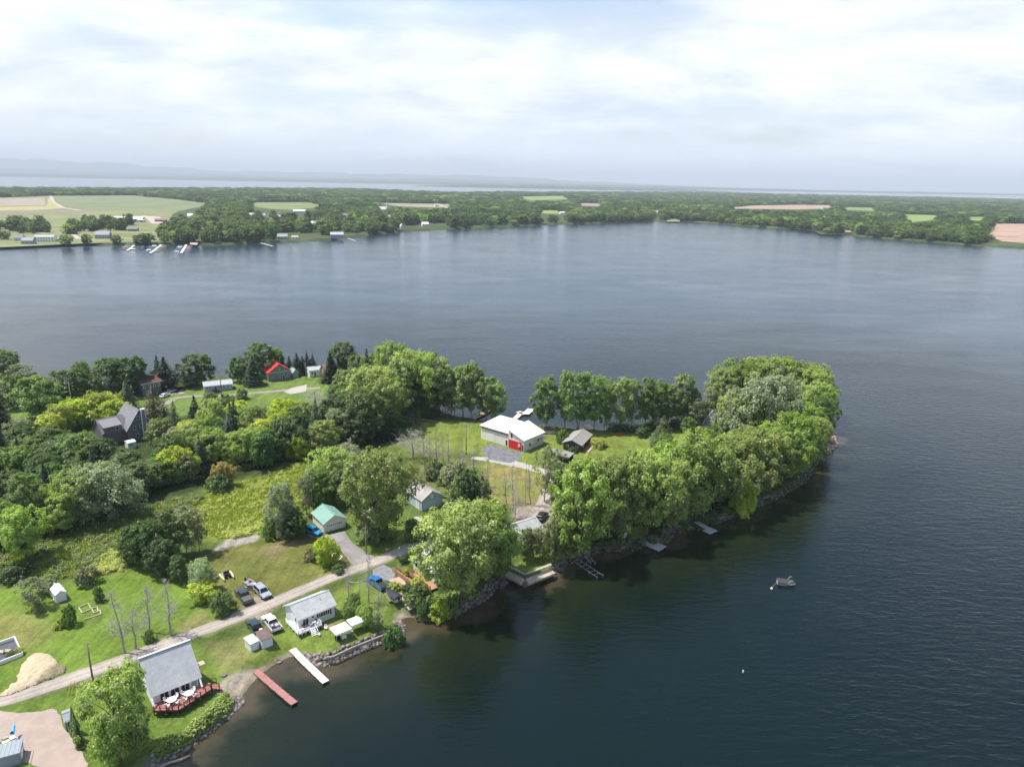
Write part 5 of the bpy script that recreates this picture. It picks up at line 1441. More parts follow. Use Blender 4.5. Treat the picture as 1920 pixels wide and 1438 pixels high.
def patio_table(loc, rz, r_, label, group=None):
    t_ = empty('patio_table', loc, rz, label, 'table', group)
    MB().lathe([(0.05, 0.68), (r_, 0.69), (r_, 0.74), (0.05, 0.745)], 16).build('tabletop', WHITE, t_)
    for k in range(4):
        a = k * math.pi / 2 + 0.78
        MB().tube([(math.cos(a) * r_ * 0.6, math.sin(a) * r_ * 0.6, 0), (math.cos(a) * r_ * 0.5, math.sin(a) * r_ * 0.5, 0.69)], 0.035, 5).build('leg', WHITE, t_)
    return t_
CHAIR0 = None
def patio_chair(loc, rz, label, group):
    global CHAIR0
    if CHAIR0 is None:
        c_ = empty('patio_chair', loc, rz, label, 'chair', group)
        MB().box(-0.24, 0.24, -0.24, 0.24, 0.38, 0.43).build('seat', WHITE, c_)
        MB().slab([(-0.24, 0.24, 0.44), (0.24, 0.24, 0.44), (0.22, 0.36, 0.92), (-0.22, 0.36, 0.92)], 0.04).build('backrest', WHITE, c_)
        for a in (-1, 1):
            for b_ in (-1, 1): MB().box(a * 0.21 - 0.025, a * 0.21 + 0.025, b_ * 0.21 - 0.025, b_ * 0.21 + 0.025, 0, 0.38).build('leg', WHITE, c_)
            MB().box(a * 0.26 - 0.03, a * 0.26 + 0.03, -0.22, 0.28, 0.60, 0.64).build('armrest', WHITE, c_)
        CHAIR0 = c_
        return c_
    return copy_tree(CHAIR0, loc, rz, label, group)
for (px, py), wh in (((322, 1313), 'left'), ((354.5, 1301), 'right')):
    p = G(px, py, ZL + DECK_Z + 0.5); zd = ZL + DECK_Z
    patio_table((p.x, p.y, zd), 0.3, 0.72, 'round white table, %s one on the red A-frame deck' % wh, 'white tables on the A-frame deck')
    for k, ds in enumerate(('lake-side', 'right-hand', 'house-side', 'left-hand')):
        a = rz_ + math.pi / 2 * k - 0.9
        patio_chair((p.x + math.cos(a) * 1.0, p.y + math.sin(a) * 1.0, zd), a - math.pi / 2, 'white garden chair, %s seat of the %s round deck table' % (ds, wh), 'white chairs on the A-frame deck')
p = G(392, 1284, ZL + DECK_Z)
fl = MB().lathe([(0.12, 0), (0.2, 0.32), (0.16, 0.34)], 10).build('flower_pot', mat('terracotta', (0.42, 0.17, 0.09), 0.8)); fl.location = (p.x, p.y, ZL + DECK_Z)
tag(fl, 'terracotta pot at the top of the A-frame deck stairs', 'flower pot')
sl_ = MB().box(-0.7, 0.7, -0.6, 0.6, 0, 0.06).build('patio_slab', TIMBER); p = G(375, 1244); sl_.location = (p.x, p.y, ZL - 0.01); sl_.rotation_euler.z = rz_
tag(sl_, 'pale square slab beside the right wall of the A-frame', 'slab')
fp_ = MB().box(-0.22, 0.22, -0.18, 0.18, 0, 0.3).build('planter', mat('pink_flowers', (0.55, 0.08, 0.18), 0.9, 0.5, 9)); p = G(370, 1247); fp_.location = (p.x, p.y, ZL); fp_.rotation_euler.z = rz_
tag(fp_, 'small planter of pink flowers by the right wall of the A-frame', 'planter')

# ------------------------------------------------------------------ white cottage
ct, W, D = gable('cottage', (561, 1184), (628, 1156), plen((534, 1160), (561, 1184)), 2.75, 1.45, 'along', WSIDE, SHINGLE2, 'white cottage with grey shingle roof and white front deck by the gravel road', 'cottage', over=0.4)
opening(ct, 'sliding_door', 'front', 0.75, 2.0, 0.75, 2.55, W, D, fw=0.09, mull=(0.5,))
opening(ct, 'picture_window', 'front', W - 3.3, W - 1.0, 1.15, 2.35, W, D, fw=0.10, mull=(0.2, 0.4, 0.6, 0.8))
for u in (W - 3.62, W - 0.98): MB().box(u, u + 0.30, -0.05, -0.004, 1.05, 2.45).build('shutter', mat('black_shutter', (0.02, 0.02, 0.03), 0.6), ct)
MB().lathe([(0.02, 0), (0.2, 0.0), (0.2, 0.05), (0.02, 0.06)], 10).build('wall_ornament', BLKCOVER, ct).matrix_local = Matrix.Translation((2.85, -0.003, 1.9)) @ Matrix.Rotation(math.pi / 2, 4, 'X')
opening(ct, 'window', 'left', 0.9, 1.55, 1.3, 2.35, W, D, fw=0.09)
MB().tube([(-0.4, D * 0.75, 2.2), (-0.4, D * 0.62, 2.25), (-0.1, D * 0.45, 1.9)], 0.03, 4).build('downspout', METAL, ct)
wd = empty('deck', ct.location, ct.rotation_euler.z, 'white deck with white railings and steps in front of the white cottage', 'deck')
DZ = 0.72
MB().box(-0.95, 3.7, -1.75, -0.03, DZ - 0.14, DZ).build('deck_floor', mat('grey_deck_paint', (0.50, 0.52, 0.55), 0.7), wd)
MB().box(-0.95, -0.03, -0.03, D * 0.62, DZ - 0.14, DZ).build('deck_floor', MATS['grey_deck_paint'], wd)
def rail(root, a, b_, z0, zt, m_, n_post, mids=2):
    a = Vector((*a, 0)); b_ = Vector((*b_, 0))
    for j in range(n_post + 1):
        q = a.lerp(b_, j / n_post)
        MB().box(q.x - 0.05, q.x + 0.05, q.y - 0.05, q.y + 0.05, z0 - 0.5, zt + 0.03).build('post', m_, root)
    for k in range(mids + 1):
        z = zt - (zt - z0) * k / (mids + 0.6)
        d = (b_ - a).normalized(); nrm_ = Vector((-d.y, d.x, 0)) * 0.035
        MB().slab([a - nrm_ + Vector((0, 0, z)), b_ - nrm_ + Vector((0, 0, z)), b_ + nrm_ + Vector((0, 0, z)), a + nrm_ + Vector((0, 0, z))], 0.12).build('rail', m_, root)
rail(wd, (-0.95, -1.75), (1.2, -1.75), DZ, DZ + 0.75, WHITE, 3)
rail(wd, (2.4, -1.75), (3.7, -1.75), DZ, DZ + 0.75, WHITE, 2)
rail(wd, (-0.95, -1.75), (-0.95, D * 0.62), DZ, DZ + 0.75, WHITE, 4)
rail(wd, (3.7, -1.75), (3.7, -0.1), DZ, DZ + 0.75, WHITE, 2)
for k in range(4): MB().box(1.25, 2.35, -2.0 - k * 0.27, -1.74 - k * 0.27, DZ - 0.25 - k * 0.17, DZ - 0.18 - k * 0.17).build('stair_tread', WHITE, wd)
for u in (1.22, 2.38): MB().slab([(u - 0.05, -1.75, DZ + 0.72), (u + 0.05, -1.75, DZ + 0.72), (u + 0.05, -2.9, 0.65), (u - 0.05, -2.9, 0.65)], 0.10).build('stair_rail', WHITE, wd)
for vx, vy in ((W * 0.3, D * 0.62), (W * 0.72, D * 0.3)): MB().tube([(vx, vy, 3.2), (vx, vy, 4.25)], 0.07, 6).build('vent_pipe', METAL, ct)
def at_local(r, x, y, z=0):
    return r.matrix_basis @ Vector((x, y, z))
ct_m = Matrix.Translation(ct.location) @ Matrix.Rotation(ct.rotation_euler.z, 4, 'Z')
p = ct_m @ Vector((2.6, -0.75, DZ)); patio_table(p, 0.2, 0.45, 'small round white table on the white cottage deck')
for (x, y, a), wh in (((0.2, -1.0, 1.2), 'at the left end of the white cottage deck'), ((2.0, -0.8, 1.6), 'left of the table on the white cottage deck'), ((3.2, -0.9, -1.3), 'right of the table on the white cottage deck')):
    p = ct_m @ Vector((x, y, DZ)); patio_chair(p, ct.rotation_euler.z + a, 'white garden chair ' + wh, 'white chairs on the cottage deck')
for (x, y), wh in (((0.75, -0.35), 'left of the glass door'), ((3.35, -0.35), 'right of the glass door')):
    p = ct_m @ Vector((x, y, DZ))
    o = MB().lathe([(0.1, 0), (0.17, 0.25), (0.30, 0.42), (0.24, 0.62), (0.05, 0.72)], 9).build('flower_pot', mat('red_flowers', (0.50, 0.035, 0.05), 0.8, 0.4, 9)); o.location = p
    tag(o, 'pot of red flowers on the white cottage deck, ' + wh, 'flower pot')
for (px, py), wh in (((598, 1189), 'right'), ((556, 1166), 'side')): pass

# ------------------------------------------------------------------ sheds, garage, barn
def monopitch(name, pa, pb, depth, wf, wb, wm, rm, label, cat='shed', over=0.15, z=ZL, th=0.1, slope='depth'):
    r, W = frame(name, pa, pb, label, cat, None, z)
    D = depth
    if slope == 'depth':
        MB().yprism([(0, -0.3), (D, -0.3), (D, wb), (0, wf)], 0, W).build('wall', wm, r)
        k = (wb - wf) / D
        MB().slab([(-over, -over, wf - over * k + th), (W + over, -over, wf - over * k + th), (W + over, D + over, wb + over * k + th), (-over, D + over, wb + over * k + th)], th).build('roof', rm, r)
    else:
        MB().xprism([(0, -0.3), (W, -0.3), (W, wb), (0, wf)], 0, D).build('wall', wm, r)
        k = (wb - wf) / W
        MB().slab([(-over, -over, wf - over * k + th), (W + over, -over, wb + over * k + th), (W + over, D + over, wb + over * k + th), (-over, D + over, wf - over * k + th)], th).build('roof', rm, r)
    return r, W, D
s1, W, D = monopitch('shed', (492.5, 1217), (512, 1209), 2.6, 1.75, 2.05, WSIDE, BROWNROOF, 'white shed with a flat brown roof beside the parked pickups')
opening(s1, 'door', 'front', 0.55, 1.25, 0.02, 1.6, W, D, fw=0.06, pm=WHITE, pane='leaf')
s2, W, D = monopitch('shed', (471, 1222), (486, 1214.5), 2.1, 1.5, 1.75, WSIDE, SHINGLE, 'smaller white shed with a grey roof, left of the brown-roofed one')
opening(s2, 'door', 'front', 0.4, 1.1, 0.02, 1.35, W, D, fw=0.06, pm=WHITE, pane='leaf')
s3, W, D = gable('shed', (106.6, 1131), (126, 1124), plen((97, 1114.8), (106.6, 1131)), 1.75, 0.55, 'across', WSIDE, WHITEROOF, 'small white metal shed alone on the big lawn', 'shed', over=0.12)
opening(s3, 'door', 'left', 1.2, 2.0, 0.05, 1.55, W, D, fw=0.06, pm=WHITE, pane='leaf')
s4, W, D = gable('shed', (124.6, 1371), (136.5, 1366.5), 2.4, 1.85, 0.45, 'along', mat('slate_siding', (0.13, 0.16, 0.20), 0.8), mat_streak('slate_roof', (0.27, 0.29, 0.32), (0.32, 0.34, 0.37), 0.8, 0.6, (1, 1, 1)), 'blue-grey shed by the cedar row at the gravel yard', 'shed', over=0.15)
opening(s4, 'door', 'front', 0.25, 0.85, 0.05, 1.55, W, D, fw=0.06)
gr, W, D = gable('garage', (608, 999), (648, 987.5), plen((579, 981), (608, 999)), 2.45, 1.5, 'across', CREAM, GREENROOF, 'cream garage with a green metal roof and wide white door', 'garage', over=0.35)
gd = MB().box(0.55, W - 0.55, -0.05, -0.005, 0.03, 2.1).build('garage_door', WHITE, gr)
nw = 8
for k in range(nw):
    u = 0.75 + k * (W - 1.5) / nw
    MB().box(u, u + (W - 1.5) / nw * 0.62, -0.075, -0.045, 1.40, 1.68).build('pane', GLASS, gd)
for k in range(4): MB().box(0.55, W - 0.55, -0.058, -0.048, 0.05 + k * 0.51, 0.07 + k * 0.51).build('panel_joint', mat('joint_grey', (0.4, 0.4, 0.4)), gd)
opening(gr, 'window', 'left', D * 0.55, D * 0.72, 1.2, 1.9, W, D); opening(gr, 'window', 'left', D * 0.80, D * 0.93, 1.0, 1.8, W, D); opening(gr, 'door', 'left', 0.5, 1.25, 0.02, 1.95, W, D, pm=WHITE, pane='leaf')
br, W, D = gable('barn', (791, 958.5), (829, 946.5), plen((764, 938), (791, 958.5)), 2.95, 1.85, 'across', BLUEG, TINROOF, 'pale bluish barn with a weathered brown-grey roof', 'barn', over=0.3)
opening(br, 'loft_door', 'front', W / 2 - 0.35, W / 2 + 0.35, 2.7, 3.8, W, D, pm=WHITE, pane='leaf', fw=0.08)
for u in (W / 2 - 1.25, W / 2 + 0.8): opening(br, 'window', 'front', u, u + 0.5, 2.75, 3.35, W, D)
gd = MB().box(0.5, W - 0.5, -0.05, -0.005, 0.03, 2.3).build('garage_door', mat('pale_blue_door', (0.52, 0.58, 0.62), 0.6), br)
for k in range(4): MB().box(0.5, W - 0.5, -0.06, -0.048, 0.5 + k * 0.55, 0.53 + k * 0.55).build('panel_joint', MATS['joint_grey'], gd)
opening(br, 'door', 'left', 1.2, 2.0, 0.05, 2.1, W, D, pm=WHITE, pane='leaf')
opening(br, 'door', 'left', 2.15, 2.9, 0.05, 2.1, W, D, pm=WHITE, pane='leaf')
# ------------------------------------------------------------------ house behind the huge tree
hh, W, D = gable('house', (775, 1068), (818, 1099), 6.5, 3.0, 2.0, 'along', mat('yellow_cream_siding', (0.68, 0.66, 0.50), 0.7), mat_streak('bluegrey_metal_roof', (0.40, 0.46, 0.48), (0.48, 0.53, 0.54), 0.45, 0.6, (1, 1, 1)), 'cream house with a blue-grey metal roof half hidden by the huge tree', 'house')
opening(hh, 'window', 'front', 0.8, 1.8, 1.1, 2.3, W, D); opening(hh, 'window', 'front', 4.2, 5.4, 1.1, 2.3, W, D); opening(hh, 'door', 'front', 2.5, 3.4, 0.5, 2.5, W, D, pm=WHITE, pane='leaf')
opening(hh, 'window', 'left', 2.4, 3.3, 1.2, 2.3, W, D)
hd = empty('deck', hh.location, hh.rotation_euler.z, 'orange-stained wooden deck and ramp in front of the hidden house', 'deck')
MB().box(2.0, W + 1.2, -2.3, -0.4, 0.42, 0.56).build('deck_floor', CEDAR, hd)
rail(hd, (2.0, -2.3), (W + 1.2, -2.3), 0.56, 1.4, CEDAR, 6, 3); rail(hd, (2.0, -2.3), (2.0, -0.4), 0.56, 1.4, CEDAR, 2, 3)
MB().slab([(-2.0, -3.9, 0.05), (-2.0, -2.75, 0.05), (W + 1.0, -2.75, 0.56), (W + 1.0, -3.9, 0.56)], 0.10).build('ramp', CEDAR, hd)
rail(hd, (-2.0, -3.9), (W + 1.0, -3.9), 0.45, 1.15, CEDAR, 8, 3); rail(hd, (-2.0, -2.6), (1.6, -2.6), 0.40, 1.1, CEDAR, 4, 3)
wc2, W, D = gable('cottage', (982, 1019), (1016, 1008), 5.5, 2.6, 1.4, 'along', WSIDE, SHINGLE2, 'white cottage half hidden behind the young trees by the seawall lawn', 'cottage', over=0.3)
opening(wc2, 'window', 'front', 0.8, 1.7, 1.0, 2.0, W, D); opening(wc2, 'door', 'front', 2.3, 3.2, 0.1, 2.1, W, D, pm=WHITE, pane='leaf'); opening(wc2, 'window', 'left', 2.0, 3.0, 1.0, 2.0, W, D)
# ------------------------------------------------------------------ white building with red panel
A_, B_ = (902, 821.5), (983.7, 847)
ws, W = frame('workshop_house', A_, B_, 'cream modern building with white metal roofs and a red wall panel', 'house')
D = 9.6; W1_ = W * 0.66
MB().yprism([(0, -0.3), (D, -0.3), (D, 5.2), (0, 4.6)], 0, W1_ - 0.004).build('wall', CREAM, ws)
MB().xprism([(W1_, -0.3), (W, -0.3), (W, 4.0), (W1_, 6.1)], -0.5, D).build('wall', CREAM, ws)
MB().slab([(-0.3, -0.5, 4.62), (W1_ - 0.02, -0.5, 4.62), (W1_ - 0.02, D + 0.4, 5.40), (-0.3, D + 0.4, 5.40)], 0.14).build('roof_slope', WHITEROOF, ws)
MB().slab([(W1_ - 0.35, -0.95, 6.33), (W + 0.45, -0.95, 3.95), (W + 0.45, D + 0.4, 3.95), (W1_ - 0.35, D + 0.4, 6.33)], 0.16).build('roof_slope', WHITEROOF, ws)
MB().box(W1_ - 2.6, W1_ - 0.6, 4.5, 6.2, 5.06, 5.22).build('roof_hatch', mat('hatch_tan', (0.46, 0.42, 0.36), 0.7), ws)
MB().box(0, W1_ - 0.01, -0.03, -0.003, 3.45, 4.45).build('upper_band', mat('taupe_siding', (0.36, 0.335, 0.30), 0.7, 0.05), ws)
rp = MB().box(W1_ + 0.05, W - 0.85, -0.58, -0.505, 0.12, 2.85).build('red_panel', RED, ws)
ring = MB(); ring.tube([(math.cos(t_) * 0.36, math.sin(t_) * 0.36, 0) for t_ in np.linspace(0, 2 * math.pi, 13)], 0.11, 6, cap=False)
rg = ring.build('life_ring', WHITE); rg.location = Matrix.Translation(ws.location) @ Matrix.Rotation(ws.rotation_euler.z, 4, 'Z') @ Vector((W - 1.75, -0.68, 1.75)); rg.rotation_euler = (math.pi / 2, 0, ws.rotation_euler.z)
tag(rg, 'white life ring hanging on the red wall panel', 'life ring')
gd = MB().box(3.3, 5.6, -0.05, -0.005, 0.05, 2.6).build('garage_door', WHITE, ws)
for k in range(4): MB().box(3.3, 5.6, -0.06, -0.048, 0.6 + k * 0.5, 0.63 + k * 0.5).build('panel_joint', MATS['joint_grey'], gd)
opening(ws, 'door', 'front', W1_ - 1.6, W1_ - 0.7, 0.05, 2.2, W, D, fw=0.08)
opening(ws, 'window', 'front', W1_ + 1.0, W1_ + 1.6, 3.6, 5.0, W, D, fm=BLACK, n0=0.5, fw=0.06)
opening(ws, 'door', 'front', W - 0.75, W - 0.1, 0.05, 2.4, W, D, n0=0.5, fw=0.06)
for u in (2.2, 5.4, 8.4): opening(ws, 'vent', 'front', u, u + 0.8, 4.0, 4.25, W, D, n0=0.03, fw=0.05, fm=DKGREY)
opening(ws, 'window', 'right', 2.0, 3.1, 1.0, 2.2, W, D); opening(ws, 'window', 'right', 6.4, 7.6, 1.3, 2.6, W, D)
MB().box(W, W + 1.5, 7.3, 9.5, 2.3, 2.45).build('balcony', METAL, ws)
rail(ws, (W + 1.5, 7.3), (W + 1.5, 9.5), 2.5, 3.3, METAL, 3, 1)
# ------------------------------------------------------------------ brown cottage and open shed
bc, W, D = gable('cabin', (1056, 842.5), (1088.7, 848), plen((1088.7, 848), (1110, 828)), 2.4, 1.2, 'across', LOGBR, OLIVEROOF, 'dark brown cabin with an olive-grey gable roof', 'cabin', over=0.5, tm=mat('roof_edge', (0.2, 0.19, 0.17)))
for u in (0.9, W - 1.8): opening(bc, 'window', 'front', u, u + 0.95, 1.1, 1.85, W, D)
opening(bc, 'window', 'right', 2.0, 3.2, 1.0, 1.9, W, D); opening(bc, 'door', 'right', 4.4, 5.3, 0.1, 2.1, W, D, fm=DKGREY)
wp = empty('deck', at_local(bc, 0, 0) if False else bc.location, bc.rotation_euler.z, 'narrow wooden terrace along the right wall of the brown cabin', 'deck')
MB().box(W + 0.05, W + 1.9, 0.5, D - 0.3, 0.05, 0.16).build('deck_floor', mat('terrace_boards', (0.26, 0.15, 0.11), 0.8), wp)
MB().box(W + 1.95, W + 2.4, 1.0, D - 0.3, 0.0, 0.28).build('border_stones', mat('pale_stone', (0.52, 0.45, 0.37), 0.9, 0.3, 4), wp)
os_, W = frame('open_shed', (1030, 861), (1066, 869), 'low open shed with a flat grey roof below the brown cabin', 'shed')
D = 3.4
MB().slab([(-0.3, -0.4, 2.05), (W + 0.3, -0.4, 2.05), (W + 0.3, D, 2.35), (-0.3, D, 2.35)], 0.12).build('roof', mat_streak('felt_roof', (0.24, 0.235, 0.235), (0.29, 0.285, 0.285), 0.9, 0.6, (1, 1, 1)), os_)
for x in (0.1, W / 2, W - 0.1):
    for y in (0.0, D - 0.3): MB().box(x - 0.08, x + 0.08, y - 0.08, y + 0.08, 0, 2.03 + y * 0.075).build('post', LOGBR, os_)
MB().box(0, W, D - 0.22, D - 0.15, 0, 2.2).build('wall', LOGBR, os_)
# ------------------------------------------------------------------ small grey gabled cottage on the point
gc, W, D = gable('cottage', (1316, 812), (1338, 816), 5.0, 3.4, 3.6, 'across', GREYS, mat_streak('silver_shingles', (0.33, 0.33, 0.345), (0.40, 0.40, 0.415), 0.9, 0.8, (1, 1, 1)), 'steep grey gabled cottage hidden in the trees of the point', 'cottage', over=0.2)
opening(gc, 'window', 'front', W / 2 - 0.4, W / 2 + 0.4, 3.6, 4.6, W, D); opening(gc, 'window', 'front', 0.4, 1.3, 1.0, 2.0, W, D)
# ------------------------------------------------------------------ houses along the back road
rh, W, D = gable('house', (503.7, 716), (546.4, 710.5), 9.0, 3.6, 3.3, 'across', mat('sage_siding', (0.21, 0.215, 0.195), 0.8, 0.06), REDROOF, 'grey house with a bright red metal roof on the back shore', 'house', over=0.3, tm=mat('red_trim', (0.55, 0.04, 0.04), 0.5))
MB().box(-0.03, W + 0.03, -0.04, -0.004, 3.45, 3.6).build('trim_band', WHITE, rh)
for u, v, s_ in ((W * 0.47, 4.3, 0.5), (W * 0.72, 4.2, 0.9), (W * 0.15, 1.0, 0.6), (W * 0.47, 1.2, 0.7), (W * 0.82, 1.4, 0.8)): opening(rh, 'window', 'front', u, u + s_, v, v + 0.9, W, D)
opening(rh, 'door', 'front', W * 0.62, W * 0.62 + 0.9, 0.05, 2.0, W, D)
for v in (2.0, 4.5): opening(rh, 'window', 'right', v, v + 1, 1.2, 2.2, W, D)
tr, W, D = gable('annex', (549, 709), (560, 707.5), 5.5, 2.2, 1.4, 'across', mat('sage2', (0.30, 0.31, 0.29), 0.8), mat('teal_roof', (0.28, 0.42, 0.42), 0.5, 0.08), 'low annex with a pale teal roof right of the red-roofed house', 'shed')
opening(tr, 'window', 'front', 0.5, 1.3, 0.9, 1.7, W, D)
wh_, W, D = gable('cottage', (581, 708), (603, 705), 5.0, 3.0, 0.9, 'along', WHITE, mat('pale_grey_roof', (0.42, 0.45, 0.47), 0.6), 'little white house behind the pole and conifers', 'house')
opening(wh_, 'window', 'front', 0.7, 1.5, 1.2, 2.3, W, D); opening(wh_, 'door', 'front', 1.9, 2.7, 0.1, 2.1, W, D)
th, W, D = gable('house', (614, 712), (652, 706), 7.0, 3.2, 2.4, 'along', mat('tan_wall', (0.34, 0.24, 0.17), 0.8), mat_streak('tan_shingles', (0.40, 0.27, 0.175), (0.46, 0.32, 0.21), 0.9, 0.8, (1, 1, 1)), 'house with a tan shingle roof peeking over the conifers', 'house')
opening(th, 'window', 'front', 1.0, 2.0, 1.2, 2.2, W, D); opening(th, 'window', 'front', 4.0, 5.0, 1.2, 2.2, W, D)
lt, W, D = gable('trailer_house', (384, 736), (435.8, 730.5), 5.5, 2.5, 1.0, 'along', mat('lilac_siding', (0.38, 0.40, 0.44), 0.7, 0.05), mat_streak('pale_grey_shingles', (0.40, 0.41, 0.43), (0.50, 0.50, 0.52), 0.9, 0.6, (1, 1, 1)), 'long low grey house with pale roof by the back road', 'house')
for u in (0.5, 1.6, 5.2, 6.6, 8.2): opening(lt, 'window', 'front', min(u, W - 1.2), min(u, W - 1.2) + 0.9, 1.35, 2.05, W, D)
opening(lt, 'door', 'front', 3.6, 4.5, 0.2, 2.1, W, D, pm=mat('dark_red_door', (0.12, 0.03, 0.03)), pane='leaf')
po = empty('porch', lt.location, lt.rotation_euler.z, 'small wooden porch in front of the long low grey house', 'porch')
MB().box(0.6, 4.9, -1.7, -0.1, 0.25, 0.4).build('deck_floor', TIMBER, po); rail(po, (0.6, -1.7), (3.2, -1.7), 0.4, 1.1, mat('porch_rail', (0.40, 0.20, 0.13), 0.8), 3, 1)
b2, W, D = gable('house', (268, 745), (304.4, 737.7), 8.0, 5.2, 1.4, 'along', mat('greygreen_siding', (0.115, 0.13, 0.13), 0.8, 0.05), mat_streak('dark_red_roof', (0.14, 0.06, 0.05), (0.18, 0.08, 0.065), 0.85, 0.8, (1, 1, 1)), 'two-storey dark grey house with a dark red roof by the water', 'house')
MB().slab([(W - 1.7, -0.38, 5.2), (W + 0.37, -0.38, 5.2), (W + 0.37, 3.9, 6.70), (W - 1.7, 3.9, 6.70)], 0.05).build('roof_patch', mat('orange_roof', (0.50, 0.16, 0.09), 0.7), b2)
for u in (0.6, 2.6, 4.3, 5.9): opening(b2, 'window', 'front', min(u, W - 0.9), min(u, W - 0.9) + 0.7, 3.2, 4.4, W, D)
for u in (1.2, 2.0, 2.8): opening(b2, 'window', 'front', u, u + 0.5, 0.8, 2.2, W, D, fw=0.12)
rw, W, D = gable('house', (-12, 768), (10, 763), 8.0, 4.6, 2.0, 'along', mat('barn_red', (0.26, 0.04, 0.045), 0.8), DKROOF, 'dark red house cut off by the left frame edge', 'house')
opening(rw, 'window', 'front', W - 1.6, W - 0.6, 2.6, 3.8, W, D)
MB().box(1.0, W, -1.8, -0.05, 0.5, 0.62).build('porch_floor', WHITE, rw); rail(rw, (1.0, -1.8), (W, -1.8), 0.62, 1.4, WHITE, 3, 1)
# dark gabled house in the wood
dg, W, D = gable('gable_house', (241.5, 829), (290, 817), 9.5, 4.2, 5.6, 'across', DKGREY, DKROOF, 'tall dark house with a steep gable, white trim and chimney in the wood', 'house', over=0.45)
for u, v, s_ in ((W * 0.40, 6.6, 0.85), (W * 0.22, 3.6, 0.9), (W * 0.48, 3.9, 0.8), (W * 0.30, 1.0, 0.9)): opening(dg, 'window', 'front', u, u + s_, v, v + 1.0, W, D)
opening(dg, 'french_door', 'front', W * 0.74, W * 0.74 + 1.6, 3.1, 5.1, W, D, mull=(0.5,), fw=0.14)
MB().box(W * 0.72, W * 0.99, -1.4, -0.05, 2.75, 2.9).build('balcony', WHITE, dg); rail(dg, (W * 0.72, -1.4), (W * 0.99, -1.4), 2.9, 3.7, WHITE, 2, 1)
ch = MB().box(W * 0.58, W * 0.70, -0.75, -0.05, 0, 9.6).build('chimney', mat('chimney_grey', (0.20, 0.20, 0.21), 0.8), dg)
for u in (W * 0.58 - 0.13, W * 0.70): MB().box(u, u + 0.13, -0.80, -0.06, 0, 9.4).build('corner_trim', WHITE, ch)
MB().box(W * 0.56, W * 0.72, -0.86, 0.05, 9.6, 9.9).build('chimney_cap', WHITE, ch)
lw = 6.4
MB().yprism([(2.0, 0), (9.0, 0), (9.0, 4.2), (5.5, 7.6), (2.0, 4.2)], -lw, 0.0).build('wing_wall', DKGREY, dg)
MB().slab([(-lw - 0.3, 1.6, 3.95), (1.2, 1.6, 3.95), (1.2, 5.5, 7.75), (-lw - 0.3, 5.5, 7.75)], 0.14).build('roof_slope', DKROOF, dg)
MB().slab([(-lw - 0.3, 9.4, 3.95), (1.2, 9.4, 3.95), (1.2, 5.52, 7.74), (-lw - 0.3, 5.52, 7.74)], 0.14).build('roof_slope', DKROOF, dg)
dm = MB().yprism([(1.5, 3.2), (5.3, 3.2), (5.3, 7.2), (1.5, 5.9)], -lw + 0.4, -1.1).build('dormer', DKGREY, dg)
MB().slab([(-lw + 0.1, 1.1, 5.9), (-0.8, 1.1, 5.9), (-0.8, 5.4, 7.45), (-lw + 0.1, 5.4, 7.45)], 0.12).build('dormer_roof', mat_streak('slate_dormer', (0.22, 0.22, 0.24), (0.25, 0.25, 0.27), 0.8, 0.6, (1, 1, 1)), dm)
w_ = MB().box(-2.7, -1.7, 1.40, 1.49, 4.3, 5.4).build('window', WHITE, dg); MB().box(-2.6, -1.8, 1.37, 1.41, 4.4, 5.3).build('pane', GLASS, w_)
MB().slab([(W + 0.3, 1.5, 4.0), (W + 0.3, 8.5, 4.0), (W / 2 + 0.3, 8.5, 9.5), (W / 2 + 0.3, 1.5, 9.5)], 0.05).build('roof_ridge_panel', DKROOF, dg)
wt, W, D = gable('camper', (241, 843), (256, 839.5), 2.6, 2.0, 0.25, 'along', WHITE, WHITEROOF, 'white camper trailer parked below the dark gabled house', 'camper', over=0.1)
opening(wt, 'window', 'front', 0.5, 1.4, 1.0, 1.5, W, D)

# ------------------------------------------------------------------ vehicles
TYRE = BLACK
WHEEL = None
def wheel(parent, x, y, r_=0.36):
    tw = MB()
    prof = [(r_ * 0.55, -0.11), (r_, -0.11), (r_, 0.11), (r_ * 0.55, 0.11)]
    seg = 14; vs = []; fs = []
    for rr, yy in prof:
        for k in range(seg):
            t_ = 2 * math.pi * k / seg; vs.append((x + rr * math.cos(t_), y + yy, r_ + rr * math.sin(t_)))
    for i in range(3):
        for k in range(seg): fs.append((i * seg + k, i * seg + (k + 1) % seg, (i + 1) * seg + (k + 1) % seg, (i + 1) * seg + k))
    tw.add(vs, fs); o = tw.build('tyre', TYRE, parent)
    rm_ = MB(); n = seg
    vs = [(x + r_ * 0.56 * math.cos(2 * math.pi * k / n), y + yy, r_ + r_ * 0.56 * math.sin(2 * math.pi * k / n)) for yy in (-0.10, 0.10) for k in range(n)]
    rm_.add(vs, [tuple(range(n)), tuple(range(2 * n - 1, n - 1, -1))] + [(k, n + k, n + (k + 1) % n, (k + 1) % n) for k in range(n)])
    rm_.build('rim', METAL, o)
def frustum(mb, xb0, xb1, yb, zb, xt0, xt1, yt, zt):
    return mb.add([(xb0, -yb, zb), (xb1, -yb, zb), (xb1, yb, zb), (xb0, yb, zb), (xt0, -yt, zt), (xt1, -yt, zt), (xt1, yt, zt), (xt0, yt, zt)],
                  [(0, 3, 2, 1), (4, 5, 6, 7), (0, 1, 5, 4), (1, 2, 6, 5), (2, 3, 7, 6), (3, 0, 4, 7)])
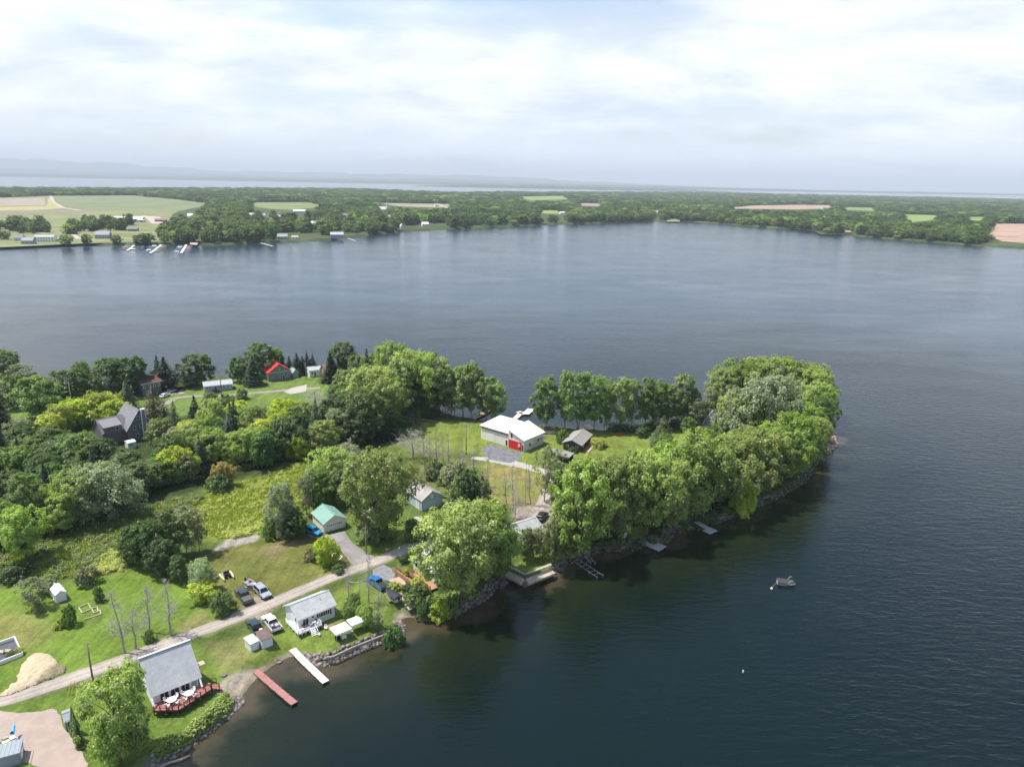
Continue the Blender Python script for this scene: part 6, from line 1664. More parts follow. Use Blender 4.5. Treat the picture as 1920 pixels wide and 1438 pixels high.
def vehicle(kind, name, rear, front, pm, label, cat, group=None, z=ZL, bed_cover=None, roof_m=None, sc=1.0):
    a, b_ = G(*rear, z), G(*front, z)
    c_ = (a + b_) / 2; rz = math.atan2(b_.y - a.y, b_.x - a.x)
    r = empty(name, (c_.x, c_.y, z), rz, label, cat, group); r.scale = (sc, sc, sc)
    if kind == 'pickup':
        hl = 2.85
        MB().xprism([(-0.95, 0.42), (2.75, 0.42), (2.85, 0.62), (2.8, 0.98), (1.35, 1.12), (-0.95, 1.12)], -0.96, 0.96).build('body', pm, r, bevel=0.06)
        cab = frustum(MB(), -0.95, 1.4, 0.93, 1.12, -0.75, 0.55, 0.76, 1.82).build('cab', pm, r, bevel=0.05)
        MB().box(-hl, -0.95, -0.94, 0.94, 0.45, 0.72).build('bed_floor', bed_cover or BLACK, r)
        for s in (-1, 1): MB().box(-hl, -0.96, s * 0.94 - 0.05, s * 0.94 + 0.05, 0.5, 1.12).build('bed_side', pm, r, bevel=0.03)
        MB().box(-hl - 0.05, -hl + 0.03, -0.93, 0.93, 0.6, 1.10).build('tailgate', pm, r, bevel=0.02)
        if bed_cover: MB().box(-hl + 0.06, -1.0, -0.88, 0.88, 1.09, 1.14).build('tonneau_cover', bed_cover, r)
        wx = (1.75, -1.85); gz0, gz1 = 1.16, 1.74; x0b, x1b, x0t, x1t = -0.95, 1.4, -0.75, 0.55
    elif kind == 'suv':
        hl = 2.4
        MB().xprism([(-2.35, 0.40), (2.3, 0.40), (2.42, 0.62), (2.35, 0.92), (1.15, 1.05), (-2.35, 1.08), (-2.42, 0.7)], -0.93, 0.93).build('body', pm, r, bevel=0.07)
        cab = frustum(MB(), -2.3, 1.2, 0.90, 1.06, -2.05, 0.35, 0.72, 1.74).build('cab', roof_m or pm, r, bevel=0.05)
        wx = (1.5, -1.5); gz0, gz1 = 1.12, 1.66; x0b, x1b, x0t, x1t = -2.3, 1.2, -2.05, 0.35
    else:
        hl = 2.3
        MB().xprism([(-2.25, 0.35), (2.2, 0.35), (2.3, 0.55), (2.2, 0.80), (1.1, 0.95), (-1.7, 0.98), (-2.3, 0.90)], -0.88, 0.88).build('body', pm, r, bevel=0.07)
        cab = frustum(MB(), -1.75, 1.15, 0.84, 0.95, -1.15, 0.30, 0.66, 1.45).build('cab', pm, r, bevel=0.05)
        wx = (1.4, -1.4); gz0, gz1 = 1.0, 1.39; x0b, x1b, x0t, x1t = -1.75, 1.15, -1.15, 0.30
    cb = 0.93 if kind == 'pickup' else 0.90 if kind == 'suv' else 0.84
    ctop = 0.76 if kind == 'pickup' else 0.72 if kind == 'suv' else 0.66
    zb_, zt_ = (1.12, 1.82) if kind == 'pickup' else (1.06, 1.74) if kind == 'suv' else (0.95, 1.45)
    def lerp(a_, b2_, z_): return a_ + (b2_ - a_) * (z_ - zb_) / (zt_ - zb_)
    def gl(name_, q, n):
        q = [Vector(v) + Vector(n) * 0.015 for v in q]
        q2 = [v - Vector(n) * 0.05 for v in q]
        MB().add(q + q2, [(0, 1, 2, 3), (7, 6, 5, 4), (0, 4, 5, 1), (1, 5, 6, 2), (2, 6, 7, 3), (3, 7, 4, 0)]).build(name_, GLASS, r)
    for nm, xb, xt, sg in (('windshield', x1b, x1t, 1), ('rear_window', x0b, x0t, -1)):
        q = [(lerp(xb, xt, gz0), -lerp(cb, ctop, gz0) + 0.10, gz0), (lerp(xb, xt, gz0), lerp(cb, ctop, gz0) - 0.10, gz0), (lerp(xb, xt, gz1), lerp(cb, ctop, gz1) - 0.10, gz1), (lerp(xb, xt, gz1), -lerp(cb, ctop, gz1) + 0.10, gz1)]
        gl(nm, q, (sg * 0.7, 0, 0.5))
    for s in (-1, 1):
        xa, xbm = lerp(x0b, x0t, gz0) + 0.15, lerp(x1b, x1t, gz0) - 0.22
        mid = (xa + xbm) / 2
        for u0, u1 in ((xa, mid - 0.06), (mid + 0.06, xbm)):
            tshift = 0.16
            t0 = max(u0, lerp(x0b, x0t, gz1) + 0.15) if u0 == xa else u0; t1 = min(u1, lerp(x1b, x1t, gz1) - 0.10) if u1 == xbm else u1
            q = [(u0, s * lerp(cb, ctop, gz0), gz0), (u1, s * lerp(cb, ctop, gz0), gz0), (t1, s * lerp(cb, ctop, gz1), gz1), (t0, s * lerp(cb, ctop, gz1), gz1)]
            gl('side_window', q, (0, s * 1.0, 0.3))
    for x in wx:
        for s in (-1, 1): wheel(r, x, s * 0.86)
    for s in (-1, 1):
        MB().box(hl - 0.10, hl + 0.03, s * 0.68 - 0.17, s * 0.68 + 0.17, 0.72, 0.86).build('headlight', mat('headlight', (0.75, 0.77, 0.78), 0.15), r)
        MB().box(-hl - 0.08, -hl + 0.04, s * 0.80 - 0.08, s * 0.80 + 0.08, 0.75, 1.0).build('taillight', mat('taillight', (0.35, 0.01, 0.01), 0.3), r)
    MB().box(hl - 0.08, hl + 0.10, -0.88, 0.88, 0.40, 0.56).build('bumper', mat('bumper', (0.05, 0.05, 0.055), 0.5), r)
    for s in (-1, 1): MB().box(lerp(x1b, x1t, gz0) - 0.45, lerp(x1b, x1t, gz0) - 0.28, s * 1.02 - 0.11, s * 1.02 + 0.11, gz0 - 0.03, gz0 + 0.14).build('mirror', BLACK, r)
    return r
PW = paint('white_car_paint', (0.80, 0.80, 0.80), 0.0); PG = paint('dark_green_car_paint', (0.035, 0.065, 0.06)); PD = paint('dark_slate_car_paint', (0.035, 0.05, 0.055)); PS = paint('silver_car_paint', (0.52, 0.54, 0.57), 0.5)
PB = paint('blue_car_paint', (0.02, 0.19, 0.48)); PB2 = paint('bright_blue_car_paint', (0.03, 0.30, 0.62)); PK = paint('black_car_paint', (0.02, 0.02, 0.025))
vp = vehicle('pickup', 'pickup_truck', (521.5, 1188), (498, 1159), PW, 'white pickup with a loaded bed parked beside the white cottage', 'pickup')
ld = MB()
vpm = Matrix.Translation(vp.location) @ Matrix.Rotation(vp.rotation_euler.z, 4, 'Z')
def cargo(mb_name, spots, m_, label):
    pass
for (x, y, sx_, sy_, h_), m_, lb, nm in (((-1.5, 0.4, 0.6, 0.5, 0.5), mat('lilac_cloth', (0.45, 0.38, 0.55), 0.8), 'lilac box in the bed of the white pickup', 'storage_box'), ((-1.9, -0.3, 0.7, 0.6, 0.6), mat('pink_cloth', (0.62, 0.45, 0.46), 0.8), 'pink bundle in the bed of the white pickup', 'bundle'),
        ((-2.4, 0.3, 0.5, 0.7, 0.35), BLACK, 'black bag at the back of the white pickup bed', 'bag')):
    p = vpm @ Vector((x, y, 0.72)); o = MB().box(-sx_ / 2, sx_ / 2, -sy_ / 2, sy_ / 2, 0, h_).build(nm, m_, bevel=0.06); o.location = p; o.rotation_euler.z = vp.rotation_euler.z + 0.2; tag(o, lb, nm.replace('_', ' '))
vp2 = vehicle('pickup', 'pickup_truck', (490, 1196), (470.5, 1169), PD, 'dark slate pickup with its bed behind the brown-roofed shed', 'pickup')
p = Matrix.Translation(vp2.location) @ Matrix.Rotation(vp2.rotation_euler.z, 4, 'Z') @ Vector((-1.8, -0.4, 0.72)); o = MB().box(-0.35, 0.35, -0.3, 0.3, 0, 0.5).build('cooler', WHITE, bevel=0.05); o.location = p; o.rotation_euler.z = vp2.rotation_euler.z; tag(o, 'white cooler in the bed of the dark slate pickup', 'cooler')
vehicle('pickup', 'pickup_truck', (467, 1134), (448, 1111), PG, 'dark green pickup with a grey bed cover by the olive bush', 'pickup', bed_cover=mat('grey_tonneau', (0.10, 0.10, 0.105), 0.7))
vsv = vehicle('suv', 'suv', (481, 1104), (504, 1125), PS, 'silver SUV hitched to a small open boat on a trailer', 'car')
vehicle('suv', 'suv', (575, 995), (601, 1005), PB2, 'bright blue hatchback parked beside the green-roofed garage', 'car', sc=0.95)
vehicle('pickup', 'pickup_truck', (719, 1106), (695, 1089), PB, 'blue pickup with a black bed hitched to the covered boat', 'pickup', bed_cover=BLKCOVER)
vehicle('sedan', 'sedan', (393, 739.5), (411, 735), PK, 'black car in front of the long low grey house', 'car', sc=1.05)
vehicle('sedan', 'sedan', (303, 747), (315, 742), PW, 'white car beside the two-storey dark grey house', 'car')
vehicle('sedan', 'sedan', (313, 738), (325, 735), PS, 'pale covered car on the pad right of the dark grey house', 'car')
vehicle('suv', 'suv', (1010, 979), (1022, 966), PK, 'black car under the trees at the gravel yard', 'car')

# ------------------------------------------------------------------ boats
def hull(L_, W_, H_, m_, parent, name='hull', bow=2.6, z0=0.0, open_=False):
    n = 11; vs = []; fs = []
    for i in range(n):
        t_ = i / (n - 1); x = -L_ / 2 + L_ * t_
        hw = W_ / 2 * (1 - t_ ** bow) * (0.88 + 0.12 * min(1, t_ * 4)); hw = max(hw, 0.02)
        kz = z0 + H_ * 0.55 * max(0, (t_ - 0.55) / 0.45) ** 2
        gz = z0 + H_ * (1 + 0.18 * t_ * t_)
        vs += [(x, -hw, gz), (x, -hw * 0.82, z0 + (gz - z0) * 0.35 + kz * 0.4 - z0 * 0.4), (x, 0, kz), (x, hw * 0.82, z0 + (gz - z0) * 0.35 + kz * 0.4 - z0 * 0.4), (x, hw, gz)]
        if open_: vs += [(x, hw * 0.86, gz), (x, hw * 0.7, z0 + 0.25 * H_ + kz * 0.5), (x, -hw * 0.7, z0 + 0.25 * H_ + kz * 0.5), (x, -hw * 0.86, gz)]
    k = 9 if open_ else 5
    for i in range(n - 1):
        for j in range(k):
            j2 = (j + 1) % k
            fs.append((i * k + j, (i + 1) * k + j, (i + 1) * k + j2, i * k + j2))
    fs.append(tuple(range(k))); fs.append(tuple((n - 1) * k + j for j in range(k - 1, -1, -1)))
    return MB().add(vs, fs).build(name, m_, parent)
def boat(name, stern, bow_, label, L_=None, W_=1.9, H_=0.85, z=0.0, lift=0.0, hm_=WHITE, cover=None, open_=True, motor=True, cat='boat', group=None, stripe=None):
    a, b_ = G(*stern, z + lift + 0.4), G(*bow_, z + lift + 0.4); c_ = (a + b_) / 2
    L_ = L_ or (b_ - a).length
    r = empty(name, (c_.x, c_.y, z), math.atan2(b_.y - a.y, b_.x - a.x), label, cat, group)
    hull(L_, W_, H_, hm_, r, 'hull', z0=lift, open_=open_)
    if stripe: 
        for s in (-1, 1): MB().box(-L_ * 0.45, L_ * 0.15, s * W_ * 0.485 - 0.012, s * W_ * 0.485 + 0.012, lift + H_ * 0.72, lift + H_ * 0.9).build('stripe', stripe, r)
    if open_ and not cover:
        for x in (-L_ * 0.22, L_ * 0.05): MB().box(x - 0.18, x + 0.18, -W_ * 0.32, W_ * 0.32, lift + H_ * 0.5, lift + H_ * 0.72).build('bench', GREYS, r)
    if cover:
        n = 7; vs = []; fs = []
        for i in range(n):
            t_ = i / (n - 1); x = -L_ / 2 + L_ * t_; hw = max(0.03, W_ / 2 * 1.03 * (1 - t_ ** 2.6)); gz = lift + H_ * (1.02 + 0.18 * t_ * t_); pk = gz + 0.42 * math.sin(math.pi * min(1, 0.25 + t_ * 0.8)) * (1 - 0.5 * t_)
            pk += 0.1; gz += 0.09
            vs += [(x, -hw, gz - 0.2), (x, -hw * 0.9, gz + 0.05), (x, 0, pk), (x, hw * 0.9, gz + 0.05), (x, hw, gz - 0.2)]
        for i in range(n - 1):
            for j in range(4): fs.append((i * 5 + j, (i + 1) * 5 + j, (i + 1) * 5 + j + 1, i * 5 + j + 1))
        fs.append((0, 1, 2, 3, 4))
        MB().add(vs, fs).build('cover', cover, r)
    if motor:
        mo = MB().box(-L_ / 2 - 0.35, -L_ / 2 - 0.02, -0.18, 0.18, lift + H_ * 0.75, lift + H_ * 0.75 + 0.55).build('outboard_motor', BLACK, r, bevel=0.07)
        MB().box(-L_ / 2 - 0.25, -L_ / 2 - 0.10, -0.06, 0.06, lift - 0.1, lift + H_ * 0.76).build('motor_leg', BLACK, mo)
    return r, L_
def trailer_under(r_, L_, label):
    t_ = empty('boat_trailer', r_.location, r_.rotation_euler.z, label, 'trailer')
    for s in (-1, 1):
        MB().tube([(-L_ * 0.42, s * 0.62, 0.42), (L_ * 0.2, s * 0.62, 0.42), (L_ * 0.62, 0, 0.42)], 0.045, 5).build('rail', METAL, t_)
        wheel(t_, -L_ * 0.12, s * 0.95, 0.28)
        MB().box(-L_ * 0.12 - 0.4, -L_ * 0.12 + 0.4, s * 0.95 - 0.14, s * 0.95 + 0.14, 0.58, 0.62).build('fender', METAL, t_)
    MB().tube([(-L_ * 0.12, -0.9, 0.3), (-L_ * 0.12, 0.9, 0.3)], 0.04, 5).build('axle', METAL, t_)
    return t_
NAVY = mat('navy_stripe', (0.02, 0.03, 0.09), 0.4)
mb_, ml = boat('runabout_boat', (1457, 1091), (1491, 1096), 'white runabout under a grey cover moored alone on the open lake', W_=2.1, H_=0.8, lift=-0.2, cover=mat('taupe_cover', (0.055, 0.050, 0.052), 0.8, 0.12, 2), open_=False, motor=False, stripe=NAVY)
for s in (-1, 1): MB().tube([(ml * 0.05, s * 0.8, 0.5), (ml * 0.22, s * 0.85, 1.55), (ml * 0.30, s * 0.8, 1.5)], 0.035, 5).build('cover_pole', WHITE, mb_)
MB().box(-ml / 2 + 0.05, -ml / 2 + 0.28, -0.75, 0.75, 0.62, 0.72).build('transom', WHITE, mb_)
by = empty('mooring_buoy', G(1446.5, 1104.5, 0), 0, 'white and red mooring buoy tied to the covered runabout', 'buoy')
MB().lathe([(0.02, -0.1), (0.22, 0.0), (0.26, 0.2), (0.16, 0.42), (0.02, 0.46)], 12).build('float', WHITE, by, smooth=True); MB().lathe([(0.225, 0.02), (0.275, 0.08), (0.275, 0.16), (0.225, 0.2)], 12).build('band', REDP, by)
e_ = Matrix.Translation(mb_.location) @ Matrix.Rotation(mb_.rotation_euler.z, 4, 'Z') @ Vector((-ml / 2, 0, 0.35))
bl = MB().tube([Vector(by.location) + Vector((0, 0, 0.3)), e_], 0.03, 4).build('mooring_line', mat('tan_rope', (0.42, 0.33, 0.16), 0.9)); tag(bl, 'tan rope from the buoy to the moored runabout', 'rope')
b3 = MB().lathe([(0.02, -0.1), (0.12, 0.0), (0.12, 0.42), (0.02, 0.5)], 10).build('marker_buoy', WHITE); b3.location = G(1393, 1260, 0); tag(b3, 'tiny white marker float alone on the open water', 'buoy')
r1, l1 = boat('fishing_boat', (461, 1089), (482, 1102), 'small open aluminium boat on a trailer behind the silver SUV', W_=1.75, H_=0.7, z=ZL, lift=0.55, hm_=mat('aluminium_hull', (0.36, 0.40, 0.47), 0.35, 0.05, metal=0.4))
trailer_under(r1, l1, 'steel trailer carrying the small open aluminium boat')
for x, m_, lb in ((-0.25, REDP, 'red fuel can in the small open aluminium boat'), (0.18, WHITE, 'white cooler in the small open aluminium boat')):
    p = Matrix.Translation(r1.location) @ Matrix.Rotation(r1.rotation_euler.z, 4, 'Z') @ Vector((x * l1, 0.25, 0.55 + 0.45)); o = MB().box(-0.25, 0.25, -0.2, 0.2, 0, 0.4).build('cooler' if 'cooler' in lb else 'fuel_can', m_, bevel=0.04); o.location = p; o.rotation_euler.z = 0.4; tag(o, lb, 'cooler' if 'cooler' in lb else 'can')
r2, l2 = boat('bowrider_boat', (747, 1126), (724, 1110), 'boat under a black cover on a trailer behind the blue pickup', W_=2.3, H_=1.0, z=ZL, lift=0.5, cover=BLKCOVER, open_=False, hm_=mat('cream_hull', (0.6, 0.58, 0.5), 0.4))
trailer_under(r2, l2, 'steel trailer carrying the black-covered boat')
r3, l3 = boat('rowing_boat', (1001, 984), (992, 972), 'white upturned-looking dinghy beside the gravel yard', W_=1.7, H_=0.7, z=ZL, motor=False, L_=4.2)
# pontoon / paddle craft
pc = empty('pontoon_raft', G(426, 1083), math.radians(-52), 'yellow twin-hulled pontoon raft with a grey deck on the mown field', 'boat')
for s in (-1, 1): hull(3.2, 0.55, 0.5, PALEY, pc, 'pontoon', 3.0).location = (0, s * 0.95, 0.05)
MB().box(-1.5, 0.3, -0.9, 0.9, 0.55, 0.66).build('deck', mat('raft_grey', (0.24, 0.23, 0.25), 0.8), pc); MB().box(-0.3, 0.35, -0.55, 0.55, 0.66, 1.0).build('seat', BLACK, pc); MB().box(-0.5, -0.3, -0.55, 0.55, 0.66, 1.35).build('seat_back', BLACK, pc)
MB().tube([(-1.4, -0.8, 0.6), (-1.4, -0.8, 1.3), (-1.4, 0.8, 1.3), (-1.4, 0.8, 0.6)], 0.04, 5).build('rail', METAL, pc); MB().tube([(0.3, 0, 0.5), (1.8, 0.1, 0.35)], 0.05, 5).build('tow_bar', METAL, pc)
def kayak(loc, rz, L_, m_, label, W_=0.7, tilt=0.0):
    n = 9; vs = []; fs = []
    for i in range(n):
        t_ = i / (n - 1); x = -L_ / 2 + L_ * t_; w_ = max(0.02, W_ / 2 * math.sin(math.pi * (0.04 + 0.92 * t_)) ** 0.7); up = 0.12 * abs(2 * t_ - 1) ** 3
        for k in range(8): a = 2 * math.pi * k / 8; vs.append((x, w_ * math.cos(a), 0.17 + up + 0.16 * math.sin(a)))
    for i in range(n - 1):
        for k in range(8): fs.append((i * 8 + k, (i + 1) * 8 + k, (i + 1) * 8 + (k + 1) % 8, i * 8 + (k + 1) % 8))
    fs.append(tuple(range(7, -1, -1))); fs.append(tuple((n - 1) * 8 + k for k in range(8)))
    r = empty('kayak', loc, rz, label, 'kayak'); r.rotation_euler = (tilt, 0, rz)
    MB().add(vs, fs).build('hull', m_, r, smooth=True); MB().lathe([(0.02, 0.30), (0.24, 0.31), (0.24, 0.35), (0.2, 0.355)], 10).build('cockpit', BLACK, r)
    return r
kayak(G(582, 1049), 2.3, 4.0, REDP, 'orange-red kayak, nearest of the three hulls by the small tree')
kayak(G(586, 1046), 2.3, 4.0, PALEY, 'pale yellow kayak, middle of the three hulls by the small tree', 0.85)
kayak(G(591, 1045), 2.3, 4.0, mat('slate_plastic', (0.16, 0.20, 0.25), 0.5), 'slate grey hull, nearest the small tree on the mown field', 0.85)
kayak(G(1160, 814), 0.1, 4.6, REDP, 'red kayak on the grass at the edge of the back lawn', 0.9)
# ------------------------------------------------------------------ docks
def dock(pa, pb, width, m_, label, sec=2.4, zt=0.45, legs=True, endpad=None, frame_only=False, name='dock', g0=None, fm=WOOD, z0=None):
    zt0 = z0 if z0 is not None else zt
    a, b_ = G(*pa, zt0), G(*pb, zt)
    d = (b_ - a); Lh = math.hypot(d.x, d.y)
    r = empty(name, (a.x, a.y, 0), math.atan2(d.y, d.x), label, 'dock')
    n = max(1, round(Lh / sec))
    for i in range(n):
        x0, x1 = Lh * i / n + 0.02, Lh * (i + 1) / n - 0.02
        z_0 = zt0 + (zt - zt0) * min(1, i / max(1, n * 0.35)); z_1 = zt0 + (zt - zt0) * min(1, (i + 1) / max(1, n * 0.35))
        if frame_only:
            for s in (-1, 1): MB().tube([(x0 - 0.02, s * width / 2, z_0), (x1 + 0.02, s * width / 2, z_1)], 0.045, 4).build('side_rail', m_, r)
            for xx in (x0, (x0 + x1) / 2): MB().tube([(xx, -width / 2, z_0), (xx, width / 2, z_0)], 0.045, 4).build('cross_bar', m_, r)
        else:
            MB().slab([(x0, -width / 2, z_0), (x1, -width / 2, z_1), (x1, width / 2, z_1), (x0, width / 2, z_0)], 0.10).build('deck_section', m_, r)
            for s in (-1, 1): MB().tube([(x0, s * (width / 2 - 0.07), z_0 - 0.17), (x1, s * (width / 2 - 0.07), z_1 - 0.17)], 0.07, 4).build('stringer', fm, r)
        if legs:
            for s in (-1, 1): MB().tube([(x1 - 0.15, s * (width / 2 + 0.05), -1.6), (x1 - 0.15, s * (width / 2 + 0.05), z_1 + (0.5 if frame_only else 0.18))], 0.045, 5).build('leg', METAL, r)
    if endpad:
        MB().box(Lh - endpad[0], Lh, -width / 2 - endpad[1], width / 2 + endpad[2], zt - 0.13, zt + 0.012).build('end_platform', m_, r)
    return r
dock((548, 1216), (611, 1278), 1.25, mat('white_dock_boards', (0.62, 0.60, 0.56), 0.8, 0.22, 2.5, stretch=(5, 1, 1)), 'long white dock running out from the sandy beach', 2.0, 0.5, z0=0.75)
dock((479, 1256), (552, 1318), 1.15, mat('red_dock_boards', (0.34, 0.165, 0.145), 0.85, 0.22, 2.5, stretch=(5, 1, 1)), 'long red-brown dock running out from the sandy beach', 2.4, 0.5, z0=0.6)
dock((1080, 1050), (1126, 1081), 1.6, mat('white_frame_steel', (0.48, 0.48, 0.46), 0.5), 'skeletal white dock frame without boards at the rocky shore', 2.4, 0.5, frame_only=True)
dock((1100, 1042), (1112, 1056), 1.1, MATS['white_frame_steel'], 'short skeletal frame beside the long skeletal dock', 2.0, 0.7, frame_only=True)
dock((1188, 1003), (1240, 1030), 1.5, GREYDOCK, 'grey dock with a wider end below the two leaning trunks', 2.6, 0.55, endpad=(2.4, 0.2, 1.5), z0=1.3)
dock((1306, 978), (1341, 996.5), 1.5, GREYDOCK, 'smallest grey dock with a wider end, under the point trees', 2.6, 0.45, endpad=(2.2, 1.3, 0.1), z0=0.7)
dock((963, 787), (978, 773), 1.9, mat('beige_dock', (0.62, 0.57, 0.49), 0.8), 'beige dock walkway behind the white-roofed building', 3.2, 0.5)
dock((971, 771.5), (985, 776), 2.2, MATS['beige_dock'], 'beige cross platform at the end of the dock walkway', 3.0, 0.5)
dock((985, 776), (996, 766.5), 2.6, WHITE, 'white float at the far end of the beige dock', 3.0, 0.55)
dock((883, 787), (919, 767.5), 2.0, mat('orange_dock', (0.46, 0.27, 0.14), 0.8), 'orange-brown dock under the bright green trees', 3.5, 0.6, fm=LOGBR)
dock((1127, 812), (1100, 796), 2.0, mat('dark_ramp', (0.075, 0.06, 0.05), 0.9), 'dark wooden boat ramp behind the brown cabin', 3.2, 0.3, z0=1.2, legs=False)
ds = empty('dock_section', (*G(778, 973.5)[:2], ZL + 0.5), 0, 'grey dock section stored on trestles on the shaded lawn', 'dock')
q = G(815, 991, ZL + 0.6) - G(778, 973, ZL + 0.6); ds.rotation_euler.z = math.atan2(q.y, q.x); ql = q.length
for i in range(3): MB().box(ql * i / 3 + 0.02, ql * (i + 1) / 3 - 0.02, -0.6, 0.6, 0, 0.12).build('deck_section', GREYDOCK, ds)
for i in range(4): MB().box(ql * i / 3.2 + 0.1, ql * i / 3.2 + 0.22, -0.55, 0.55, -0.52, -0.004).build('trestle', WOOD, ds)
# ------------------------------------------------------------------ canopies
def canopy(c_px, rz, w_, d_, label, h_=2.1, sides=False):
    p = G(*c_px); r = empty('canopy_tent', (p.x, p.y, ZL), rz, label, 'canopy', 'white canopies on the shore lawn')
    vs = [(-w_ / 2, -d_ / 2, h_), (w_ / 2, -d_ / 2, h_), (w_ / 2, d_ / 2, h_), (-w_ / 2, d_ / 2, h_), (-w_ / 4, -d_ / 5, h_ + 0.42), (w_ / 4, -d_ / 5, h_ + 0.42), (w_ / 4, d_ / 5, h_ + 0.42), (-w_ / 4, d_ / 5, h_ + 0.42)]
    MB().add(vs, [(0, 1, 5, 4), (1, 2, 6, 5), (2, 3, 7, 6), (3, 0, 4, 7), (4, 5, 6, 7), (3, 2, 1, 0)]).build('roof', WHITE, r)
    for s, (x0, y0, x1, y1) in enumerate(((-1, -1, 1, -1), (1, -1, 1, 1), (1, 1, -1, 1), (-1, 1, -1, -1))):
        MB().slab([(x0 * w_ / 2, y0 * d_ / 2, h_ - 0.01), (x1 * w_ / 2, y1 * d_ / 2, h_ - 0.01), (x1 * w_ / 2, y1 * d_ / 2, h_ - 0.28), (x0 * w_ / 2, y0 * d_ / 2, h_ - 0.28)], 0.02).build('valance', WHITE, r)
    for sx_ in (-1, 1):
        for sy_ in (-1, 1): MB().box(sx_ * w_ * 0.48 - 0.03, sx_ * w_ * 0.48 + 0.03, sy_ * d_ * 0.48 - 0.03, sy_ * d_ * 0.48 + 0.03, 0, h_).build('pole', METAL, r)
    return r
canopy((640, 1196), rz_, 3.1, 2.7, 'white canopy nearest the lake in front of the white cottage')
canopy((668, 1181), rz_, 2.6, 2.3, 'white canopy half behind a small tree, right of the other one')
for (px, py), m_, lb in (((633, 1200), BLACK, 'dark grill under the nearest canopy'), ((645, 1198), WHITE, 'white cooler under the nearest canopy')):
    o = MB().box(-0.4, 0.4, -0.3, 0.3, 0.3, 0.95).box(-0.35, -0.28, -0.25, 0.25, 0, 0.3).box(0.28, 0.35, -0.25, 0.25, 0, 0.3).build('grill' if 'grill' in lb else 'cooler', m_, bevel=0.03); o.location = (*G(px, py)[:2], ZL); o.rotation_euler.z = rz_; tag(o, lb, 'grill' if 'grill' in lb else 'cooler')
for (px, py), a, lb in (((654, 1189), 0.4, 'between the two canopies'), ((660, 1186), 2.2, 'left of the farther canopy'), ((611, 1180), 0.2, 'at the right foot of the cottage steps'), ((598, 1192), 1.5, 'below the cottage steps')):
    patio_chair((*G(px, py)[:2], ZL), a, 'white garden chair ' + lb, 'white chairs on the shore lawn')
for (px, py), a, lb in (((1057, 1023), 0.5, 'pale lounger chair under the trees by the rocky shore'), ((1170, 1008), 1.0, 'pale chair near the grey-ended dock trees')):
    o = empty('lounger', (*G(px, py)[:2], ZL), a, lb, 'chair'); MB().box(-0.7, 0.5, -0.35, 0.35, 0.28, 0.36).build('seat', WHITE, o); MB().slab([(0.5, -0.35, 0.36), (0.5, 0.35, 0.36), (1.0, 0.35, 0.85), (1.0, -0.35, 0.85)], 0.05).build('backrest', WHITE, o)
    for x in (-0.6, 0.4):
        for y in (-0.3, 0.3): MB().box(x - 0.03, x + 0.03, y - 0.03, y + 0.03, 0, 0.28).build('leg', WHITE, o)
tp = MB().lathe([(0.5, 0), (0.52, 0.25), (0.05, 0.3)], 10).build('fire_pit', CONCD); tp.location = (*G(420, 1266)[:2], lz(*G(420, 1266)[:2])); tag(tp, 'dark round fire pit on the beach sand by the A-frame', 'fire pit')
tp = MB().lathe([(0.5, 0), (0.6, 0.18), (0.45, 0.2), (0.42, 0.05)], 10).build('fire_pit', CONCD); tp.location = (*G(522, 1228)[:2], lz(*G(522, 1228)[:2])); tag(tp, 'stone fire ring on the beach left of the white dock', 'fire pit')
for (px, py), lb in (((669, 1211), 'dark boulder on the lawn, right one by the retaining timber'), ((648, 1206), 'dark boulder on the lawn, left one by the retaining timber')):
    o = MB().lathe([(0.05, 0.0), (0.28, 0.05), (0.2, 0.22), (0.03, 0.27)], 7).build('boulder', CONCD); o.location = (*G(px, py)[:2], ZL); tag(o, lb, 'boulder')
# ------------------------------------------------------------------ utility poles and wires
def utility_pole(px, by_, ty, label, arm=2.2, rz=0.6, lean=0.0, transformer=False):
    p = G(px, by_); h = height_for(p, ty)
    r = empty('utility_pole', (p.x, p.y, ZL), rz, label, 'utility pole', 'wooden utility poles')
    MB().tube([(0, 0, -0.3), (0, 0, h)], [0.17, 0.11], 8).build('pole', POLE, r, smooth=True)
    if arm:
        ar = MB().box(-arm / 2, arm / 2, -0.06, 0.06, h - 0.75, h - 0.61).build('crossarm', POLE, r)
        for x in (-arm / 2 + 0.12, 0, arm / 2 - 0.12): MB().lathe([(0.05, h - 0.61), (0.07, h - 0.5), (0.03, h - 0.42)], 6, x, 0).build('insulator', WHITE, ar)
    if transformer: MB().lathe([(0.05, h - 2.1), (0.24, h - 2.08), (0.24, h - 1.3), (0.05, h - 1.28)], 10, 0.33, 0).build('transformer', METAL, r)
    r.rotation_euler = (0, lean, rz)
    return Vector((p.x, p.y, ZL + h - 0.45))
p1_ = utility_pole(175, 1279, 1204, 'wooden utility pole beside the road in front of the A-frame', arm=0)
p2_ = utility_pole(687, 1038, 985, 'wooden utility pole with a white lamp right of the driveway', arm=1.0, transformer=True)
p3_ = utility_pole(874, 852, 795, 'tall utility pole on the lawn left of the white-roofed building', arm=1.6)
p4_ = utility_pole(416, 742, 693, 'utility pole in front of the long low grey house', arm=2.4)
p5_ = utility_pole(574, 712, 680, 'utility pole among the conifers by the little white house', arm=0)
p6_ = utility_pole(140, 790, 716, 'utility pole behind the yellow-green trees', arm=2.4)
def wire(a, b_, sag, label, off=0.0):
    pts = [a.lerp(b_, t_) + Vector((off, 0, -sag * 4 * t_ * (1 - t_))) for t_ in np.linspace(0, 1, 14)]
    o = MB().tube(pts, 0.028, 4).build('power_line', mat('wire', (0.12, 0.12, 0.13), 0.6)); tag(o, label, 'power line')
